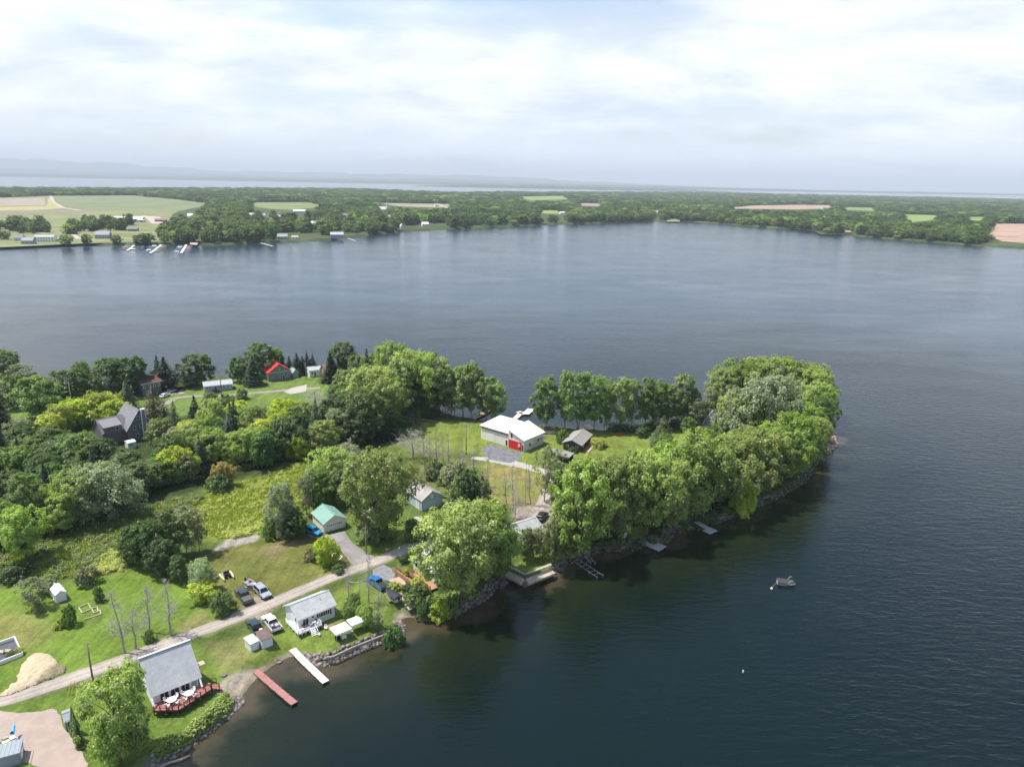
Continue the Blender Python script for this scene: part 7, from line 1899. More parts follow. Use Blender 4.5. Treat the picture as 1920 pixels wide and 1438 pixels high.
wire(p4_, p3_, 2.6, 'power line over the wood to the lawn pole, upper'); wire(p4_ + Vector((0, 0, -0.6)), p3_ + Vector((0, 0, -0.9)), 3.2, 'power line over the wood to the lawn pole, lower')
wire(p6_, p4_, 1.5, 'power line past the brown house, upper'); wire(p6_ + Vector((0, 0, -0.7)), p4_ + Vector((0, 0, -0.7)), 1.9, 'power line past the brown house, lower'); wire(p3_, p2_, 2.0, 'power line from the lawn pole to the driveway pole'); wire(p2_, p1_, 2.5, 'power line along the gravel road')
for (dx), lb in ((0, 'left'), (0.5, 'right')):
    p = G(128, 1303); o = MB().tube([(dx, 0, 0), (dx + 0.5, 0.55, 2.3)], 0.06, 6).build('guy_guard', YELP); o.location = (p.x, p.y, ZL); tag(o, 'slanting yellow guy wire guard by the road, %s one' % lb, 'guy guard')
pt = empty('propane_tank', (*G(161, 1325)[:2], ZL), 0.6, 'white propane tank on the lawn beside the near tree', 'tank')
MB().lathe([(0.02, 0.2), (0.42, 0.3), (0.47, 0.6), (0.47, 1.0), (0.35, 1.25), (0.02, 1.32)], 14).build('tank', WHITE, pt, smooth=True); MB().lathe([(0.2, 1.28), (0.2, 1.45), (0.02, 1.46)], 10).build('cap', WHITE, pt)
for s in (-1, 1): MB().box(-0.3, 0.3, s * 0.25 - 0.06, s * 0.25 + 0.06, 0, 0.3).build('foot', CONC, pt)
# ------------------------------------------------------------------ timber, walls, garden things
def log_line(name, pts, w_, h_, m_, label, cat, z=ZL, zpx=None, part='timber'):
    P_ = [G(*p, z if zpx is None else zpx) for p in pts]
    r = empty(name, (P_[0].x, P_[0].y, z), 0, label, cat)
    for a, b_ in zip(P_[:-1], P_[1:]):
        d = (b_ - a); n = max(1, round(d.length / 2.4)); u = d.normalized(); nn = Vector((-u.y, u.x, 0)) * w_ / 2
        for i in range(n):
            s0 = a - P_[0] + d * (i / n) + u * 0.01; s1 = a - P_[0] + d * ((i + 1) / n) - u * 0.01
            top = Vector((0, 0, h_ - P_[0].z + z))
            MB().slab([s0 - nn + top, s1 - nn + top, s1 + nn + top, s0 + nn + top], h_ + 0.3).build(part, m_, r)
    return r
log_line('retaining_wall', [(612, 1233), (624, 1232), (660, 1215), (700, 1199), (728, 1188)], 0.28, 0.22, WOOD, 'timber retaining edge above the rocks in front of the canopies', 'retaining wall')
sw = empty('seawall', (*G(953, 1078)[:2], 0), 0, 'bent stone seawall with a pale footing at the small lawn', 'seawall')
o0 = sw.location
for q0, q1 in (((955, 1073), (984, 1088)), ((984, 1088), (1033, 1069))):
    a, b_ = G(*q0, 1.5) - o0, G(*q1, 1.5) - o0; u = (b_ - a).normalized(); nn = Vector((-u.y, u.x, 0))
    MB().add([(*(a + nn * s * 0.22)[:2], z) for z in (-0.8, 1.46) for s in (-1, 1)] + [(*(b_ + nn * s * 0.22)[:2], z) for z in (-0.8, 1.46) for s in (-1, 1)], [(0, 1, 3, 2), (4, 6, 7, 5), (0, 4, 5, 1), (2, 3, 7, 6), (0, 2, 6, 4), (1, 5, 7, 3)]).build('wall_section', CONCD, sw)
    MB().slab([a - nn * 0.30 + Vector((0, 0, 1.53)), b_ - nn * 0.30 + Vector((0, 0, 1.53)), b_ + nn * 0.30 + Vector((0, 0, 1.53)), a + nn * 0.30 + Vector((0, 0, 1.53))], 0.075).build('coping', CONC, sw)
    MB().slab([a - nn * 1.45 + Vector((0, 0, 0.03)), b_ - nn * 1.45 + Vector((0, 0, 0.03)), b_ - nn * 0.225 + Vector((0, 0, 0.50)), a - nn * 0.225 + Vector((0, 0, 0.50))], 0.7).build('footing', mat('pale_footing', (0.46, 0.40, 0.31), 0.9, 0.2, 1.0, bump=0.04), sw)
def rect_frame(name, pts, label, cat, m_=TIMBER, h_=0.22, w_=0.18): return log_line(name, pts + [pts[0]], w_, h_, m_, label, cat)
rect_frame('raised_bed', [(148, 1140), (165, 1132), (172, 1142), (154, 1150)], 'square timber garden frame on the big lawn', 'garden bed')
log_line('raised_bed', [(158, 1162), (190, 1152), (187, 1144)], 0.18, 0.2, TIMBER, 'long timber edge below the square garden frame', 'garden bed')
rect_frame('raised_bed', [(172, 1142), (182, 1138), (185, 1147), (176, 1150)], 'faint narrow timber frame right of the square garden frame', 'garden bed')
tf = rect_frame('lumber_rack', [(627, 1037), (642, 1044), (636, 1050), (622, 1042)], 'white timber frame lying beside the driveway', 'timber frame', WHITE, 0.15, 0.14)
gp = empty('garden_patio', (*G(14, 1225)[:2], ZL), 0, 'dark fenced garden patio with white boards at the left frame edge', 'patio')
pl = [G(*p) - gp.location for p in ((-20, 1216), (28, 1199), (43, 1229), (-20, 1254))]
MB().prism([(p.x, p.y) for p in pl], -0.05, 0.05).build('floor', mat('patio_dark', (0.10, 0.10, 0.115), 0.9, 0.2, 1.5), gp)
for a, b_ in ((pl[0], pl[1]), (pl[1], pl[2]), (pl[2], pl[3])):
    u = (b_ - a).normalized(); nn = Vector((-u.y, u.x, 0)) * 0.09; t_ = Vector((0, 0, 0.7)); MB().slab([a - nn + t_, b_ - nn + t_, b_ + nn + t_, a + nn + t_], 0.7).build('border_board', WHITE, gp)
for dx, dy in ((-0.2, 0.3), (-1.0, 0.0)): MB().box(dx - 0.5, dx + 0.5, dy - 0.35, dy + 0.35, 0.05, 0.45).build('planter_box', TIMBER, gp)
sb = rect_frame('sand_box', [(1018, 814), (1022, 807.5), (1042, 807.5), (1040.5, 814.5)], 'timber-edged sand pit behind the white-roofed building', 'sand pit', mat('sandbox_timber', (0.25, 0.14, 0.09), 0.85), 0.35, 0.35)
MB().prism([tuple((G(*p) - sb.location)[:2]) for p in ((1019, 813.5), (1022.6, 808), (1041.4, 808), (1040, 814))], -0.05, 0.12).build('sand', SAND, sb)
for (px, py), nm, lb in (((829, 786), 'picnic_bench', 'small wooden bench on the back lawn near the flooded trees'),):
    o = empty(nm, (*G(px, py)[:2], ZL), 0.3, lb, 'bench'); MB().box(-0.9, 0.9, -0.3, 0.3, 0.68, 0.75).build('tabletop', WOOD, o)
    for s in (-1, 1): MB().box(-0.9, 0.9, s * 0.65 - 0.12, s * 0.65 + 0.12, 0.40, 0.46).build('seat', WOOD, o); MB().box(s * 0.65 - 0.05, s * 0.65 + 0.05, -0.7, 0.7, 0, 0.40).build('leg', WOOD, o)
hs = MB().tube([Vector((math.cos(t_) * 1.9, math.sin(t_) * 1.2, 0.08)) for t_ in np.linspace(-2.6, 0.2, 12)], 0.09, 6).build('edging_ring', TIMBER); hs.location = (*G(668, 1087)[:2], ZL); tag(hs, 'pale curved edging on the grass by the leafless trees', 'edging')
yt = log_line('timber_edge', [(715, 1088), (733, 1101)], 0.2, 0.2, mat('yellow_timber', (0.55, 0.42, 0.16), 0.8), 'yellow timber edge beside the blue pickup', 'edging')
lg = MB().tube([G(300, 1437, 0.05), G(318, 1429, 0.12), G(338, 1424, 0.15), G(357, 1415, 0.3)], [0.16, 0.2, 0.22, 0.12], 7).build('drift_log', mat('drift_wood', (0.36, 0.32, 0.25), 0.9, 0.2)); tag(lg, 'pale driftwood log floating near the lower rocks', 'log')
hb = empty('hedge_planter', (*G(150, 1402)[:2], ZL), 0, 'pale stone planter edge under the cedar row', 'planter')
P_ = [G(*p) - hb.location for p in ((136, 1375), (148, 1405), (160, 1401))]
for a, b_ in zip(P_[:-1], P_[1:]):
    u = (b_ - a).normalized(); nn = Vector((-u.y, u.x, 0)) * 0.12; t_ = Vector((0, 0, 0.28)); MB().slab([a - nn + t_, b_ - nn + t_, b_ + nn + t_, a + nn + t_], 0.3).build('stone_edge', CONC, hb)
# lower left corner: loaded trailer and grey box
ut = empty('utility_trailer', (*G(10, 1400)[:2], ZL), math.radians(35), 'cluttered trailer with a red tarp at the left frame edge', 'trailer')
MB().box(-2.0, 1.6, -0.9, 0.9, 0.5, 0.62).build('bed', METAL, ut)
for s in (-1, 1): wheel(ut, -0.2, s * 1.02, 0.33)
MB().slab([(-1.9, -0.95, 0.7), (-0.5, -0.95, 1.4), (-0.5, 0.95, 1.4), (-1.9, 0.95, 0.7)], 0.05).build('tarp', mat('red_tarp', (0.34, 0.07, 0.08), 0.7, 0.15), ut)
MB().tube([(1.5, -0.8, 0.6), (1.5, -0.8, 1.2), (-0.4, -0.8, 1.2)], 0.04, 5).build('rail', METAL, ut)
utm = Matrix.Translation(ut.location) @ Matrix.Rotation(ut.rotation_euler.z, 4, 'Z')
for (x, y, sx_, sy_, h_), m_, lb in (((0.2, -0.3, 0.9, 0.6, 0.5), PALEY, 'pale yellow crate on the cluttered trailer'), ((1.0, 0.3, 0.7, 0.8, 0.4), WHITE, 'white crate on the cluttered trailer'), ((0.2, 0.5, 0.6, 0.5, 0.6), TIMBER, 'tan crate on the cluttered trailer')):
    o = MB().box(-sx_ / 2, sx_ / 2, -sy_ / 2, sy_ / 2, 0, h_).build('crate', m_, bevel=0.04); o.location = utm @ Vector((x, y, 0.62)); o.rotation_euler.z = ut.rotation_euler.z + 0.3; tag(o, lb, 'crate')
k_ = kayak((*G(25.5, 1385)[:2], ZL + 0.95), math.radians(105), 2.6, mat('sky_blue_plastic', (0.10, 0.45, 0.78), 0.4), 'bright blue kayak standing up on the cluttered trailer', 0.62); k_.rotation_euler = (0, -0.45, math.radians(105))
bb = MB().lathe([(0.28, 0), (0.3, 0.7), (0.26, 0.85), (0.02, 0.86)], 12).build('barrel', BLUEP); bb.location = (*G(9, 1411)[:2], ZL); tag(bb, 'blue barrel between the cluttered trailer and the grey box trailer', 'barrel')
bx_, W, D = monopitch('box_trailer', (-12, 1446), (40, 1432), 2.8, 1.9, 1.9, mat('grey_box', (0.22, 0.27, 0.30), 0.6, 0.05), mat('grey_box_roof', (0.27, 0.32, 0.35), 0.6, 0.06), 'grey box trailer cut off by the lower left corner', 'trailer', over=0.08)
for k in range(7): MB().box(0.3 + k * 0.55, 0.36 + k * 0.55, -0.05, D + 0.05, 2.005, 2.05).build('roof_rib', METAL, bx_)
opening(bx_, 'door', 'right', 0.5, 1.5, 0.3, 1.7, W, D, pm=WHITE, pane='leaf')
# wood-chip heap
OUT = np.array([tuple(G(*p)[:2]) for p in ((-10, 1308), (27, 1279), (40, 1245), (60, 1226), (88, 1224), (110, 1240), (128, 1252), (122, 1262), (95, 1275), (60, 1288), (27, 1302))])
c_ = OUT.mean(0); lo, hi = OUT.min(0), OUT.max(0)
P_, Q_ = grid(np.arange(lo[0] - 0.5, hi[0] + 0.5, 0.22), np.arange(lo[1] - 0.5, hi[1] + 0.5, 0.22))
sdv = sdist(OUT, P_) + wob(P_, 1.5, 61) * 0.35 + wob(P_, 0.6, 62) * 0.12
hgt = 0.7 * (1 - np.exp(-np.maximum(sdv, 0) / 0.9)) + RNG.normal(0, 0.04, len(P_)) + wob(P_, 1.1, 63) * 0.12
kp = (sdv[Q_] > 0).all(1)
cA, cB = np.array((0.60, 0.50, 0.33)), np.array((0.17, 0.15, 0.085))
mm = sstep((P_[:, 0] - (lo[0] * 0.42 + hi[0] * 0.58)) / 1.6 + wob(P_, 2.0, 64) * 0.6)[:, None] * 0.75
wc = np_mesh('woodchip_heap', np.column_stack([P_, ZL + 0.012 + np.maximum(hgt, 0.0)]), Q_[kp], cA * (1 - mm) + cB * mm + RNG.normal(0, 0.035, (len(P_), 1)), None)
wm_ = bpy.data.materials.new('woodchips'); wm_.use_nodes = True; t = NT(wm_.node_tree); b = wm_.node_tree.nodes['Principled BSDF']
t.put(b.inputs['Base Color'], t.n('ShaderNodeVertexColor', layer_name='Col').outputs[0]); b.inputs['Roughness'].default_value = 0.95
geo = t.n('ShaderNodeNewGeometry'); t.put(b.inputs['Normal'], t.n('ShaderNodeBump', ins={'Strength': 1.0, 'Distance': 0.35, 'Height': t.noise(geo.outputs['Position'], 3.0, 6.0, 0.75)}).outputs[0])
wc.data.materials.append(wm_)
tag(wc, 'heap of pale wood chips beside the gravel road', 'heap')
# ------------------------------------------------------------------ rocks along the shore
def ico(rng):
    t_ = (1 + 5 ** 0.5) / 2
    v = np.array([(-1, t_, 0), (1, t_, 0), (-1, -t_, 0), (1, -t_, 0), (0, -1, t_), (0, 1, t_), (0, -1, -t_), (0, 1, -t_), (t_, 0, -1), (t_, 0, 1), (-t_, 0, -1), (-t_, 0, 1)], float) / 1.9
    return v * (1 + rng.normal(0, 0.16, v.shape))
ICOF = np.array([(0, 11, 5), (0, 5, 1), (0, 1, 7), (0, 7, 10), (0, 10, 11), (1, 5, 9), (5, 11, 4), (11, 10, 2), (10, 7, 6), (7, 1, 8), (3, 9, 4), (3, 4, 2), (3, 2, 6), (3, 6, 8), (3, 8, 9), (4, 9, 5), (2, 4, 11), (6, 2, 10), (8, 6, 7), (9, 8, 1)])
rock_m = bpy.data.materials.new('shore_stone'); rock_m.use_nodes = True
t = NT(rock_m.node_tree); b = rock_m.node_tree.nodes['Principled BSDF']
t.put(b.inputs['Base Color'], t.n('ShaderNodeVertexColor', layer_name='Col').outputs[0]); b.inputs['Roughness'].default_value = 0.9
def rocks(line, n, in_, out_, cols, seed, smin=0.16, smax=0.48):
    rng = np.random.default_rng(seed)
    P_ = gx(line, 0.0); seg = np.linalg.norm(np.diff(P_, axis=0), axis=1); cum = np.concatenate([[0], np.cumsum(seg)])
    V = []; Fs = []; Cc = []
    s = rng.random(n) * cum[-1]
    x = np.interp(s, cum, P_[:, 0]); y = np.interp(s, cum, P_[:, 1])
    i = np.clip(np.searchsorted(cum, s) - 1, 0, len(seg) - 1); d = (P_[i + 1] - P_[i]) / seg[i][:, None]
    off = rng.uniform(-out_, in_, n)
    x = x - d[:, 1] * off; y = y + d[:, 0] * off
    z, dd = land_height(np.column_stack([x, y]))
    for k in range(n):
        sz = smin + (smax - smin) * rng.random() ** 2
        v = ico(rng) * sz * np.array([1, rng.uniform(0.7, 1.1), rng.uniform(0.55, 0.8)])
        a = rng.uniform(0, 6.3); v[:, :2] = v[:, :2] @ np.array([[math.cos(a), -math.sin(a)], [math.sin(a), math.cos(a)]])
        zz = max(z[k], -0.12) + sz * 0.22
        Fs.append(ICOF + len(V) * 12); V.append(v + np.array([x[k], y[k], zz]))
        Cc.append(np.repeat((np.array(cols[rng.integers(0, len(cols))]) * rng.uniform(0.7, 1.2))[None], 12, 0))
    return tag(np_mesh('shore_rocks', np.concatenate(V), np.concatenate(Fs), np.concatenate(Cc), rock_m), kind='stuff')
GREYR = [(0.22, 0.19, 0.165), (0.16, 0.14, 0.125), (0.29, 0.25, 0.215), (0.11, 0.095, 0.09)]
DARKR = [(0.085, 0.078, 0.07), (0.13, 0.115, 0.10), (0.19, 0.165, 0.145), (0.06, 0.055, 0.05)]
rocks([(285, 1436), (345, 1405), (390, 1370), (425, 1345), (450, 1320), (452, 1306)], 900, 1.2, 0.5, GREYR, 1)
rocks([(562, 1231), (592, 1243), (615, 1246), (655, 1228), (692, 1213), (727, 1199), (752, 1191), (755, 1173), (747, 1164)], 1000, 1.1, 0.5, GREYR, 2)
rocks([(786, 1158), (817, 1161), (855, 1151), (880, 1139), (915, 1117), (930, 1098), (946, 1085)], 500, 1.1, 0.5, GREYR + DARKR, 3)
rocks([(1037, 1077), (1052, 1067), (1068, 1051), (1088, 1046), (1125, 1032), (1165, 1031), (1200, 1021), (1247, 1016), (1268, 991), (1302, 978), (1350, 977), (1400, 957), (1455, 933), (1505, 904), (1525, 873), (1550, 847)], 1500, 1.1, 0.6, DARKR, 4, 0.2, 0.6)
rocks([(1545, 850), (1567, 837), (1563, 822), (1556, 806)], 140, 1.6, 0.7, [(0.46, 0.33, 0.28), (0.38, 0.28, 0.24)], 5, 0.3, 0.9)
rocks([(1155, 809), (1072, 809), (1005, 803), (900, 794), (882, 789)], 200, 1.5, 0.8, GREYR, 6)

# ------------------------------------------------------------------ low growth
def growth(name, polys, n, rad, M, size, cols, seed, dens=None, z=ZL, zoff=0.0, up=0.6):
    rng = np.random.default_rng(seed); cen = []
    for poly in polys:
        P_ = gx(poly); lo, hi = P_.min(0), P_.max(0)
        q = lo + (hi - lo) * rng.random((n * 6, 2)); q = q[sdist(P_, q) > 0]
        if dens is not None: q = q[(wob(q, dens[0], seed + 3) + rng.normal(0, 0.25, len(q))) > dens[1]]
        cen.append(q[:n])
    cen = np.concatenate(cen)
    zz, _ = land_height(cen)
    if name == 'bank_plants': cen = cen[zz > 0.25]; zz = zz[zz > 0.25]
    r_ = rng.uniform(rad[0], rad[1], len(cen))
    c3 = np.column_stack([cen, zz + r_ * 0.35 + zoff])
    V, Q, c = leaf_cloud(c3, r_, M, size, c3.mean(0) - np.array([0, 0, 400]), rng, cols, up=up, flat=0.7)
    return tag(np_mesh(name, V, Q, c, LEAF), kind='stuff')
growth('bank_plants', [[(290, 1406), (335, 1384), (378, 1350), (405, 1322), (420, 1302), (436, 1308), (418, 1332), (386, 1358), (342, 1392), (300, 1414)]], 620, (0.35, 0.7), 34, 0.26, [(0.15, 0.225, 0.035), (0.12, 0.19, 0.03), (0.18, 0.245, 0.05)], 1)
MEAD = [(0.16, 0.205, 0.036), (0.19, 0.225, 0.042), (0.135, 0.18, 0.034), (0.21, 0.215, 0.06)]
growth('meadow_brush', [[(330, 985), (390, 925), (470, 900), (560, 870), (590, 900), (550, 965), (500, 1000), (410, 1012)], [(150, 1085), (200, 1035), (245, 1045), (235, 1070)], [(420, 1005), (560, 960), (560, 1000), (440, 1010)]], 420, (0.3, 0.8), 40, 0.15, MEAD, 2, (9, 0.05))
growth('marsh_reeds', [[(-40, 1052), (60, 1012), (230, 965), (330, 935), (385, 930), (330, 990), (255, 1050), (150, 1082), (-40, 1088)]], 900, (0.4, 0.9), 26, 0.24, [(0.07, 0.095, 0.03), (0.09, 0.115, 0.035), (0.055, 0.08, 0.028), (0.12, 0.12, 0.06)], 3, (7, -0.1))
growth('undergrowth', [[(1060, 1048), (1030, 960), (1070, 890), (1200, 850), (1310, 840), (1330, 790), (1540, 780), (1555, 835), (1400, 950), (1250, 1008), (1100, 1040)]], 600, (0.6, 1.5), 26, 0.40, [(0.06, 0.10, 0.025), (0.045, 0.075, 0.02), (0.08, 0.115, 0.03)], 4, (14, 0.0))
growth('undergrowth', [[(1270, 988), (1350, 972), (1400, 952), (1455, 928), (1505, 898), (1548, 846), (1555, 835), (1500, 880), (1440, 915), (1350, 955), (1270, 972)]], 260, (0.6, 1.4), 30, 0.36, [(0.065, 0.11, 0.027), (0.05, 0.085, 0.022), (0.09, 0.13, 0.035)], 5)
growth('undergrowth', [W1, W2, [(640, 820), (640, 720), (740, 745), (800, 782), (740, 815)]], 380, (0.7, 1.8), 30, 0.42, [(0.05, 0.085, 0.022), (0.04, 0.07, 0.018), (0.075, 0.11, 0.03)], 6)
growth('undergrowth', [[(650, 960), (720, 1010), (760, 1020), (850, 1000), (840, 960), (770, 985), (720, 960)], [(785, 860), (900, 870), (905, 950), (840, 955)]], 140, (0.5, 1.1), 28, 0.30, [(0.09, 0.13, 0.03), (0.07, 0.11, 0.025), (0.13, 0.15, 0.045)], 7, (6, 0.0))
growth('bank_plants', [[(790, 1156), (800, 1122), (850, 1110), (905, 1100), (925, 1098), (880, 1136), (840, 1152)], [(1068, 1048), (1080, 1030), (1130, 1018), (1190, 1010), (1195, 1020), (1120, 1030)]], 110, (0.35, 0.8), 30, 0.24, [(0.10, 0.155, 0.035), (0.08, 0.12, 0.03), (0.15, 0.19, 0.05)], 8, (4, -0.1))
growth('bank_plants', [[(1070, 1050), (1085, 1038), (1130, 1022), (1200, 1010), (1245, 1003), (1262, 985), (1300, 968), (1350, 966), (1300, 984), (1270, 994), (1250, 1018), (1200, 1024), (1130, 1034), (1090, 1048)]], 240, (0.4, 1.0), 30, 0.26, [(0.07, 0.115, 0.03), (0.055, 0.09, 0.024), (0.10, 0.14, 0.04)], 9)
growth('undergrowth', [[(1140, 812), (1215, 806), (1300, 801), (1300, 790), (1215, 797), (1140, 804)], [(740, 770), (790, 783), (845, 788), (845, 778), (790, 770), (745, 752)]], 120, (0.8, 2.3), 40, 0.36, [(0.06, 0.10, 0.026), (0.05, 0.085, 0.022), (0.08, 0.12, 0.03)], 12)
# short grass standing in the lawns
def blades(name, polys, n, h_, cols, seed):
    rng = np.random.default_rng(seed); q = []
    for poly in polys:
        P_ = gx(poly); lo, hi = P_.min(0), P_.max(0)
        c = lo + (hi - lo) * rng.random((n * 3, 2)); c = c[sdist(P_, c) > 0.3][:n]; q.append(c)
    q = np.concatenate(q); m = len(q); z, _ = land_height(q)
    a = rng.uniform(0, 6.3, m); w_ = rng.uniform(0.05, 0.13, m); hh_ = h_ * rng.uniform(0.5, 1.3, m)
    dx, dy = np.cos(a) * w_, np.sin(a) * w_; lx, ly = rng.normal(0, 0.18, m), rng.normal(0, 0.18, m)
    V = np.stack([np.column_stack([q[:, 0] - dx, q[:, 1] - dy, z]), np.column_stack([q[:, 0] + dx, q[:, 1] + dy, z]), np.column_stack([q[:, 0] + dx * 0.7 + lx, q[:, 1] + dy * 0.7 + ly, z + hh_]), np.column_stack([q[:, 0] - dx * 0.7 + lx, q[:, 1] - dy * 0.7 + ly, z + hh_])], 1).reshape(-1, 3)
    c = np.array(cols)[rng.integers(0, len(cols), m)] * rng.uniform(0.75, 1.25, (m, 1))
    return tag(np_mesh(name, V, np.arange(m * 4).reshape(-1, 4), np.repeat(c, 4, 0), LEAF), kind='stuff')
blades('tall_grass', [[(330, 985), (400, 920), (480, 898), (560, 868), (625, 862), (655, 880), (600, 930), (545, 985), (500, 1002), (410, 1012)], [(-40, 1055), (60, 1010), (230, 962), (385, 928), (330, 990), (255, 1055), (150, 1085), (-40, 1095)], [(730, 760), (775, 780), (760, 815), (735, 815)]], 16000, 0.5, MEAD, 11)

# ------------------------------------------------------------------ far bank: houses, barns, church
def far_house(px0, px1, yb, wallc, roofc, label, depth=9, wh=3.2, rise=2.4, name='house', cat='house', nwin=2, axis='along', tilt=0.0, two=False):
    wm = mat('far_wall_%d' % hash_(str(wallc)), wallc, 0.75, 0.05, 0.5); rm = mat('far_roof_%d' % hash_(str(roofc)), roofc, 0.7, 0.08, 0.5)
    r, W, D = gable(name, (px0, yb), (px1, yb + tilt), depth, wh, rise, axis, wm, rm, label, cat, over=0.4, z=ZF, group='buildings on the far bank', thick=0.2)
    for row in range(2 if two else 1):
        for k in range(nwin):
            u = W * (k + 0.5) / nwin
            opening(r, 'window', 'front', u - W * 0.22 / nwin, u + W * 0.22 / nwin, 0.9 + row * 2.7, 2.4 + row * 2.7, W, D, fw=0.12)
    return r
WH, LG, GB, TN, DR = (0.74, 0.74, 0.73), (0.55, 0.57, 0.60), (0.30, 0.34, 0.40), (0.45, 0.36, 0.28), (0.28, 0.06, 0.06)
GR1, GR2, GR3 = (0.30, 0.31, 0.33), (0.42, 0.43, 0.45), (0.19, 0.20, 0.22)
far_house(65, 101, 454, WH, GR2, 'white far house with two rows of dark windows at the left shore', 12, 6.0, 1.6, nwin=7, two=True)
far_house(27, 42, 452, LG, GR3, 'pale house with dark roof, left one of the pair left of the white house', 10, 4.0, 3.0)
far_house(40, 62, 458, GB, GR1, 'grey house nearest the water left of the white house', 10, 4.2, 3.0, nwin=3)
far_house(178, 205, 448, GB, GR1, 'grey-blue house with verandah on the far lawn', 12, 5.2, 4.0, nwin=4, two=True)
far_house(132, 152, 431, TN, GR3, 'dark low house behind the far hedge', 9, 3.0, 2.0)
far_house(214, 268, 416, DR, (0.75, 0.75, 0.74), 'long red barn with a white roof in the far fields', 22, 4.5, 4.0, 'barn', 'barn', nwin=6)
far_house(248, 271, 417, GR2, GR2, 'low grey annex in front of the long far barn', 8, 3.4, 1.2, 'barn', 'barn', nwin=2)
far_house(184, 202, 413, WH, GR2, 'white mobile home left of the long far barn', 8, 3.0, 1.0, nwin=3)
far_house(290, 312, 416, DR, (0.32, 0.16, 0.14), 'small dark red barn right of the long far barn', 10, 3.2, 2.2, 'barn', 'barn')
far_house(240, 258, 434, (0.22, 0.2, 0.2), GR3, 'dark boathouse behind the far lawn', 9, 3.4, 2.0)
far_house(352, 367, 411, WH, (0.76, 0.77, 0.77), 'bright white farmhouse among trees right of the far barn', 14, 6, 4, nwin=3)
far_house(330, 338, 433, WH, GR2, 'white cottage above the right-hand far docks', 8, 3, 2)
far_house(464, 479, 407, LG, (0.62, 0.63, 0.64), 'pale-roofed house high in the far village', 12, 4.5, 3)
far_house(489, 498, 410, LG, GR2, 'grey house with upper windows high in the far village', 10, 6, 3.5, two=True)
far_house(518, 526, 411, WH, TN, 'white house with a tan roof in the far village', 9, 5, 3)
far_house(551, 574, 400, WH, (0.72, 0.73, 0.74), 'long white shed at the edge of the far village field', 16, 5, 2.5, 'shed', 'shed', nwin=5)
far_house(582, 594, 423, WH, (0.74, 0.76, 0.76), 'white-roofed house in the middle of the far village', 12, 4, 3)
far_house(520, 539, 449, GB, GR1, 'grey hip-roofed house on the far shore', 12, 3.6, 3.2, nwin=3)
far_house(547, 559, 449, WH, (0.35, 0.38, 0.36), 'small white cottage on the far shore', 9, 2.8, 1.8)
far_house(492, 502, 436, LG, (0.55, 0.56, 0.58), 'pale roof among the far trees by the grey jetty', 9, 4, 3)
far_house(620, 644, 447, GB, GR2, 'large grey lakeside house with a pale roof on the far shore', 12, 5, 3, nwin=5, two=True)
far_house(641, 647, 427, WH, (0.74, 0.76, 0.76), 'tiny white-roofed house behind the large grey lakeside house', 9, 4, 3)
far_house(637, 652, 408, GB, GR3, 'blue-grey house high behind the far trees', 12, 5, 3)
far_house(724, 736, 411, GB, GR2, 'grey house right below the church', 12, 5, 3)
far_house(751, 757, 429, WH, (0.70, 0.71, 0.71), 'white gabled cottage at the far water', 9, 4, 4, axis='across', nwin=1)
far_house(792, 804, 425, WH, (0.72, 0.73, 0.73), 'white cottage with a porch on the far shore', 12, 4.5, 3, nwin=3)
far_house(816, 822, 388, WH, GR2, 'white farmhouse beside the far track', 10, 6, 3, nwin=1)
far_house(1051, 1062, 402, WH, (0.70, 0.70, 0.70), 'white long house beyond the bend of the far shore', 12, 4, 2.5)
far_house(1226, 1239, 402, WH, (0.74, 0.75, 0.75), 'white steep-roofed house at the bend of the far shore', 12, 4.5, 5)
far_house(1585, 1596, 439, (0.30, 0.28, 0.24), (0.50, 0.26, 0.22), 'brown cottage with a reddish roof on the right far shore', 9, 3.2, 2.6)
far_house(1543, 1550, 392, WH, GR2, 'white speck of a house by the right far field', 12, 5, 3, nwin=1)
chp = far_house(711, 724, 398, WH, (0.62, 0.52, 0.52), 'white church with a pinkish roof and tall spire in the far village', 20, 7, 6, 'church', 'church', nwin=3)
hS = 22.0; xS = (G(711, 398, ZF) - G(724, 398, ZF)).length + 1.5
MB().box(xS, xS + 5, 2, 7, 0, hS * 0.55).build('tower', WHITE, chp)
MB().add([(xS, 2, hS * 0.55), (xS + 5, 2, hS * 0.55), (xS + 5, 7, hS * 0.55), (xS, 7, hS * 0.55), (xS + 2.5, 4.5, hS * 1.2)], [(0, 1, 4), (1, 2, 4), (2, 3, 4), (3, 0, 4), (3, 2, 1, 0)]).build('spire', mat('spire_grey', (0.6, 0.62, 0.64)), chp)
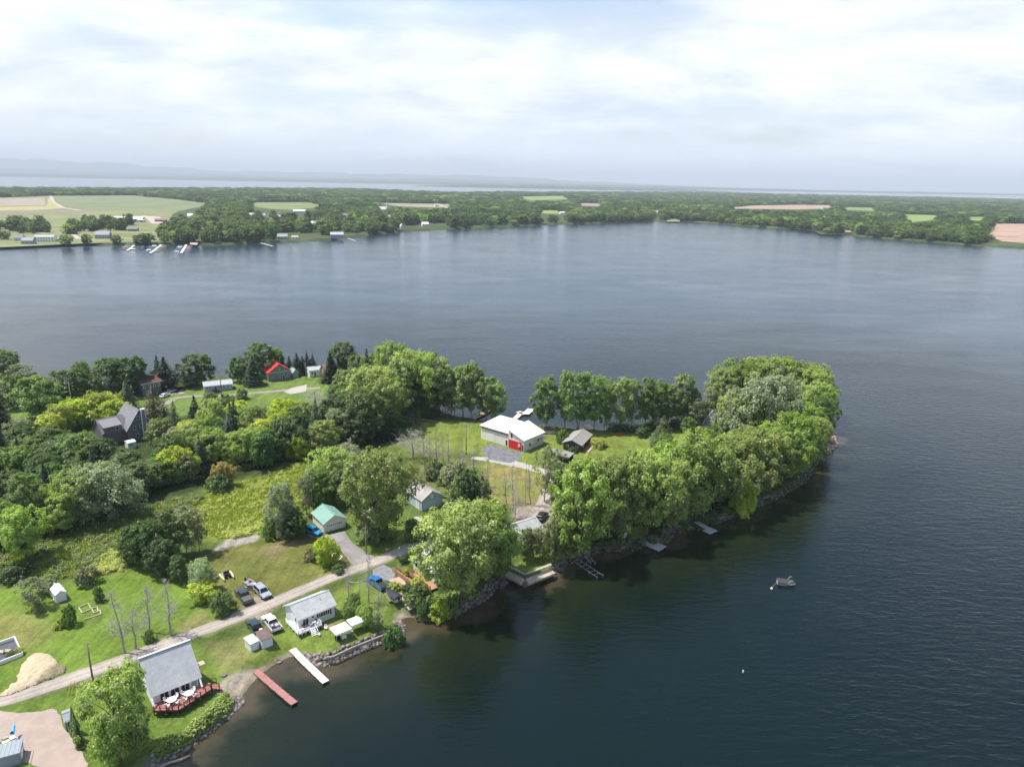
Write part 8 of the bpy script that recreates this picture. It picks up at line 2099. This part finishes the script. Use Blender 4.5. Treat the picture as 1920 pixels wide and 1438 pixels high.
# docks with boats
PROTO_B = None
def moored(p, rz, colm, label):
    global PROTO_B
    r = empty('moored_boat', p, rz, label, 'boat', 'boats at the far docks')
    if PROTO_B is None:
        h_ = hull(6.5, 2.3, 1.0, WHITE, r, 'hull', z0=-0.2); cv = MB().add([(-2.9, -1.0, 0.75), (1.0, -1.0, 0.8), (2.4, 0, 0.9), (1.0, 1.0, 0.8), (-2.9, 1.0, 0.75), (-2.5, 0, 1.5), (0.6, 0, 1.45)], [(0, 1, 6, 5), (1, 2, 6), (2, 3, 6), (3, 4, 5, 6), (4, 0, 5), (4, 3, 2, 1, 0)]).build('cover', colm, r)
        PROTO_B = (h_.data, cv.data)
    else:
        for nm, me in (('hull', PROTO_B[0]), ('cover', PROTO_B[1])):
            if nm == 'cover': me = me.copy(); me.materials.clear(); me.materials.append(colm)
            o = bpy.data.objects.new(nm, me); C.objects.link(o); o.parent = r
    return r
COV = [('navy', mat('cover_navy', (0.03, 0.05, 0.16), 0.7)), ('maroon', mat('cover_maroon', (0.24, 0.05, 0.06), 0.7)), ('white', WHITE), ('grey', mat('cover_grey', (0.22, 0.23, 0.25), 0.7)), ('teal', mat('cover_teal', (0.05, 0.20, 0.22), 0.7)), ('tan', mat('cover_tan', (0.40, 0.33, 0.24), 0.7))]
for (pa, pb), nb_, wh_n in ((((251, 460), (239, 470)), 3, 'left-hand far dock'), (((302, 459), (282, 474.5)), 5, 'middle far dock'), (((349, 459), (339.5, 474.5)), 5, 'right-hand far dock')):
    d_ = dock(pa, pb, 2.6, mat('far_dock_beige', (0.66, 0.58, 0.52), 0.8), 'pale %s with boats moored on both sides' % wh_n, 9.0, 0.6, z0=0.9)
    a, b_ = G(*pa, 0), G(*pb, 0); u = (b_ - a).normalized(); nn = Vector((-u.y, u.x, 0)); Lg = (b_ - a).length
    for i in range(nb_):
        for s, sd_n in ((1, 'right'), (-1, 'left')):
            if nb_ == 3 and s == 1 and i == 0: continue
            cn, cm_ = COV[(i * 2 + (s > 0) + nb_ + len(wh_n)) % 6]
            p = a + u * Lg * (0.22 + 0.76 * i / (nb_ - 0.6)) + nn * s * 5.4
            moored((p.x, p.y, 0), math.atan2(nn.y, nn.x) + (0 if s > 0 else math.pi), cm_, 'boat with %s cover, %s from shore on %s side of %s' % (cn, ORD[i], sd_n, wh_n))
dock((487, 455), (512, 462), 2.2, mat('far_jetty', (0.55, 0.56, 0.58), 0.8), 'bent pale jetty on the far village shore', 8.0, 0.7)
dock((652, 447), (666, 451.5), 2.2, MATS['far_jetty'], 'short pale jetty right of the large grey lakeside house', 6.0, 0.6)
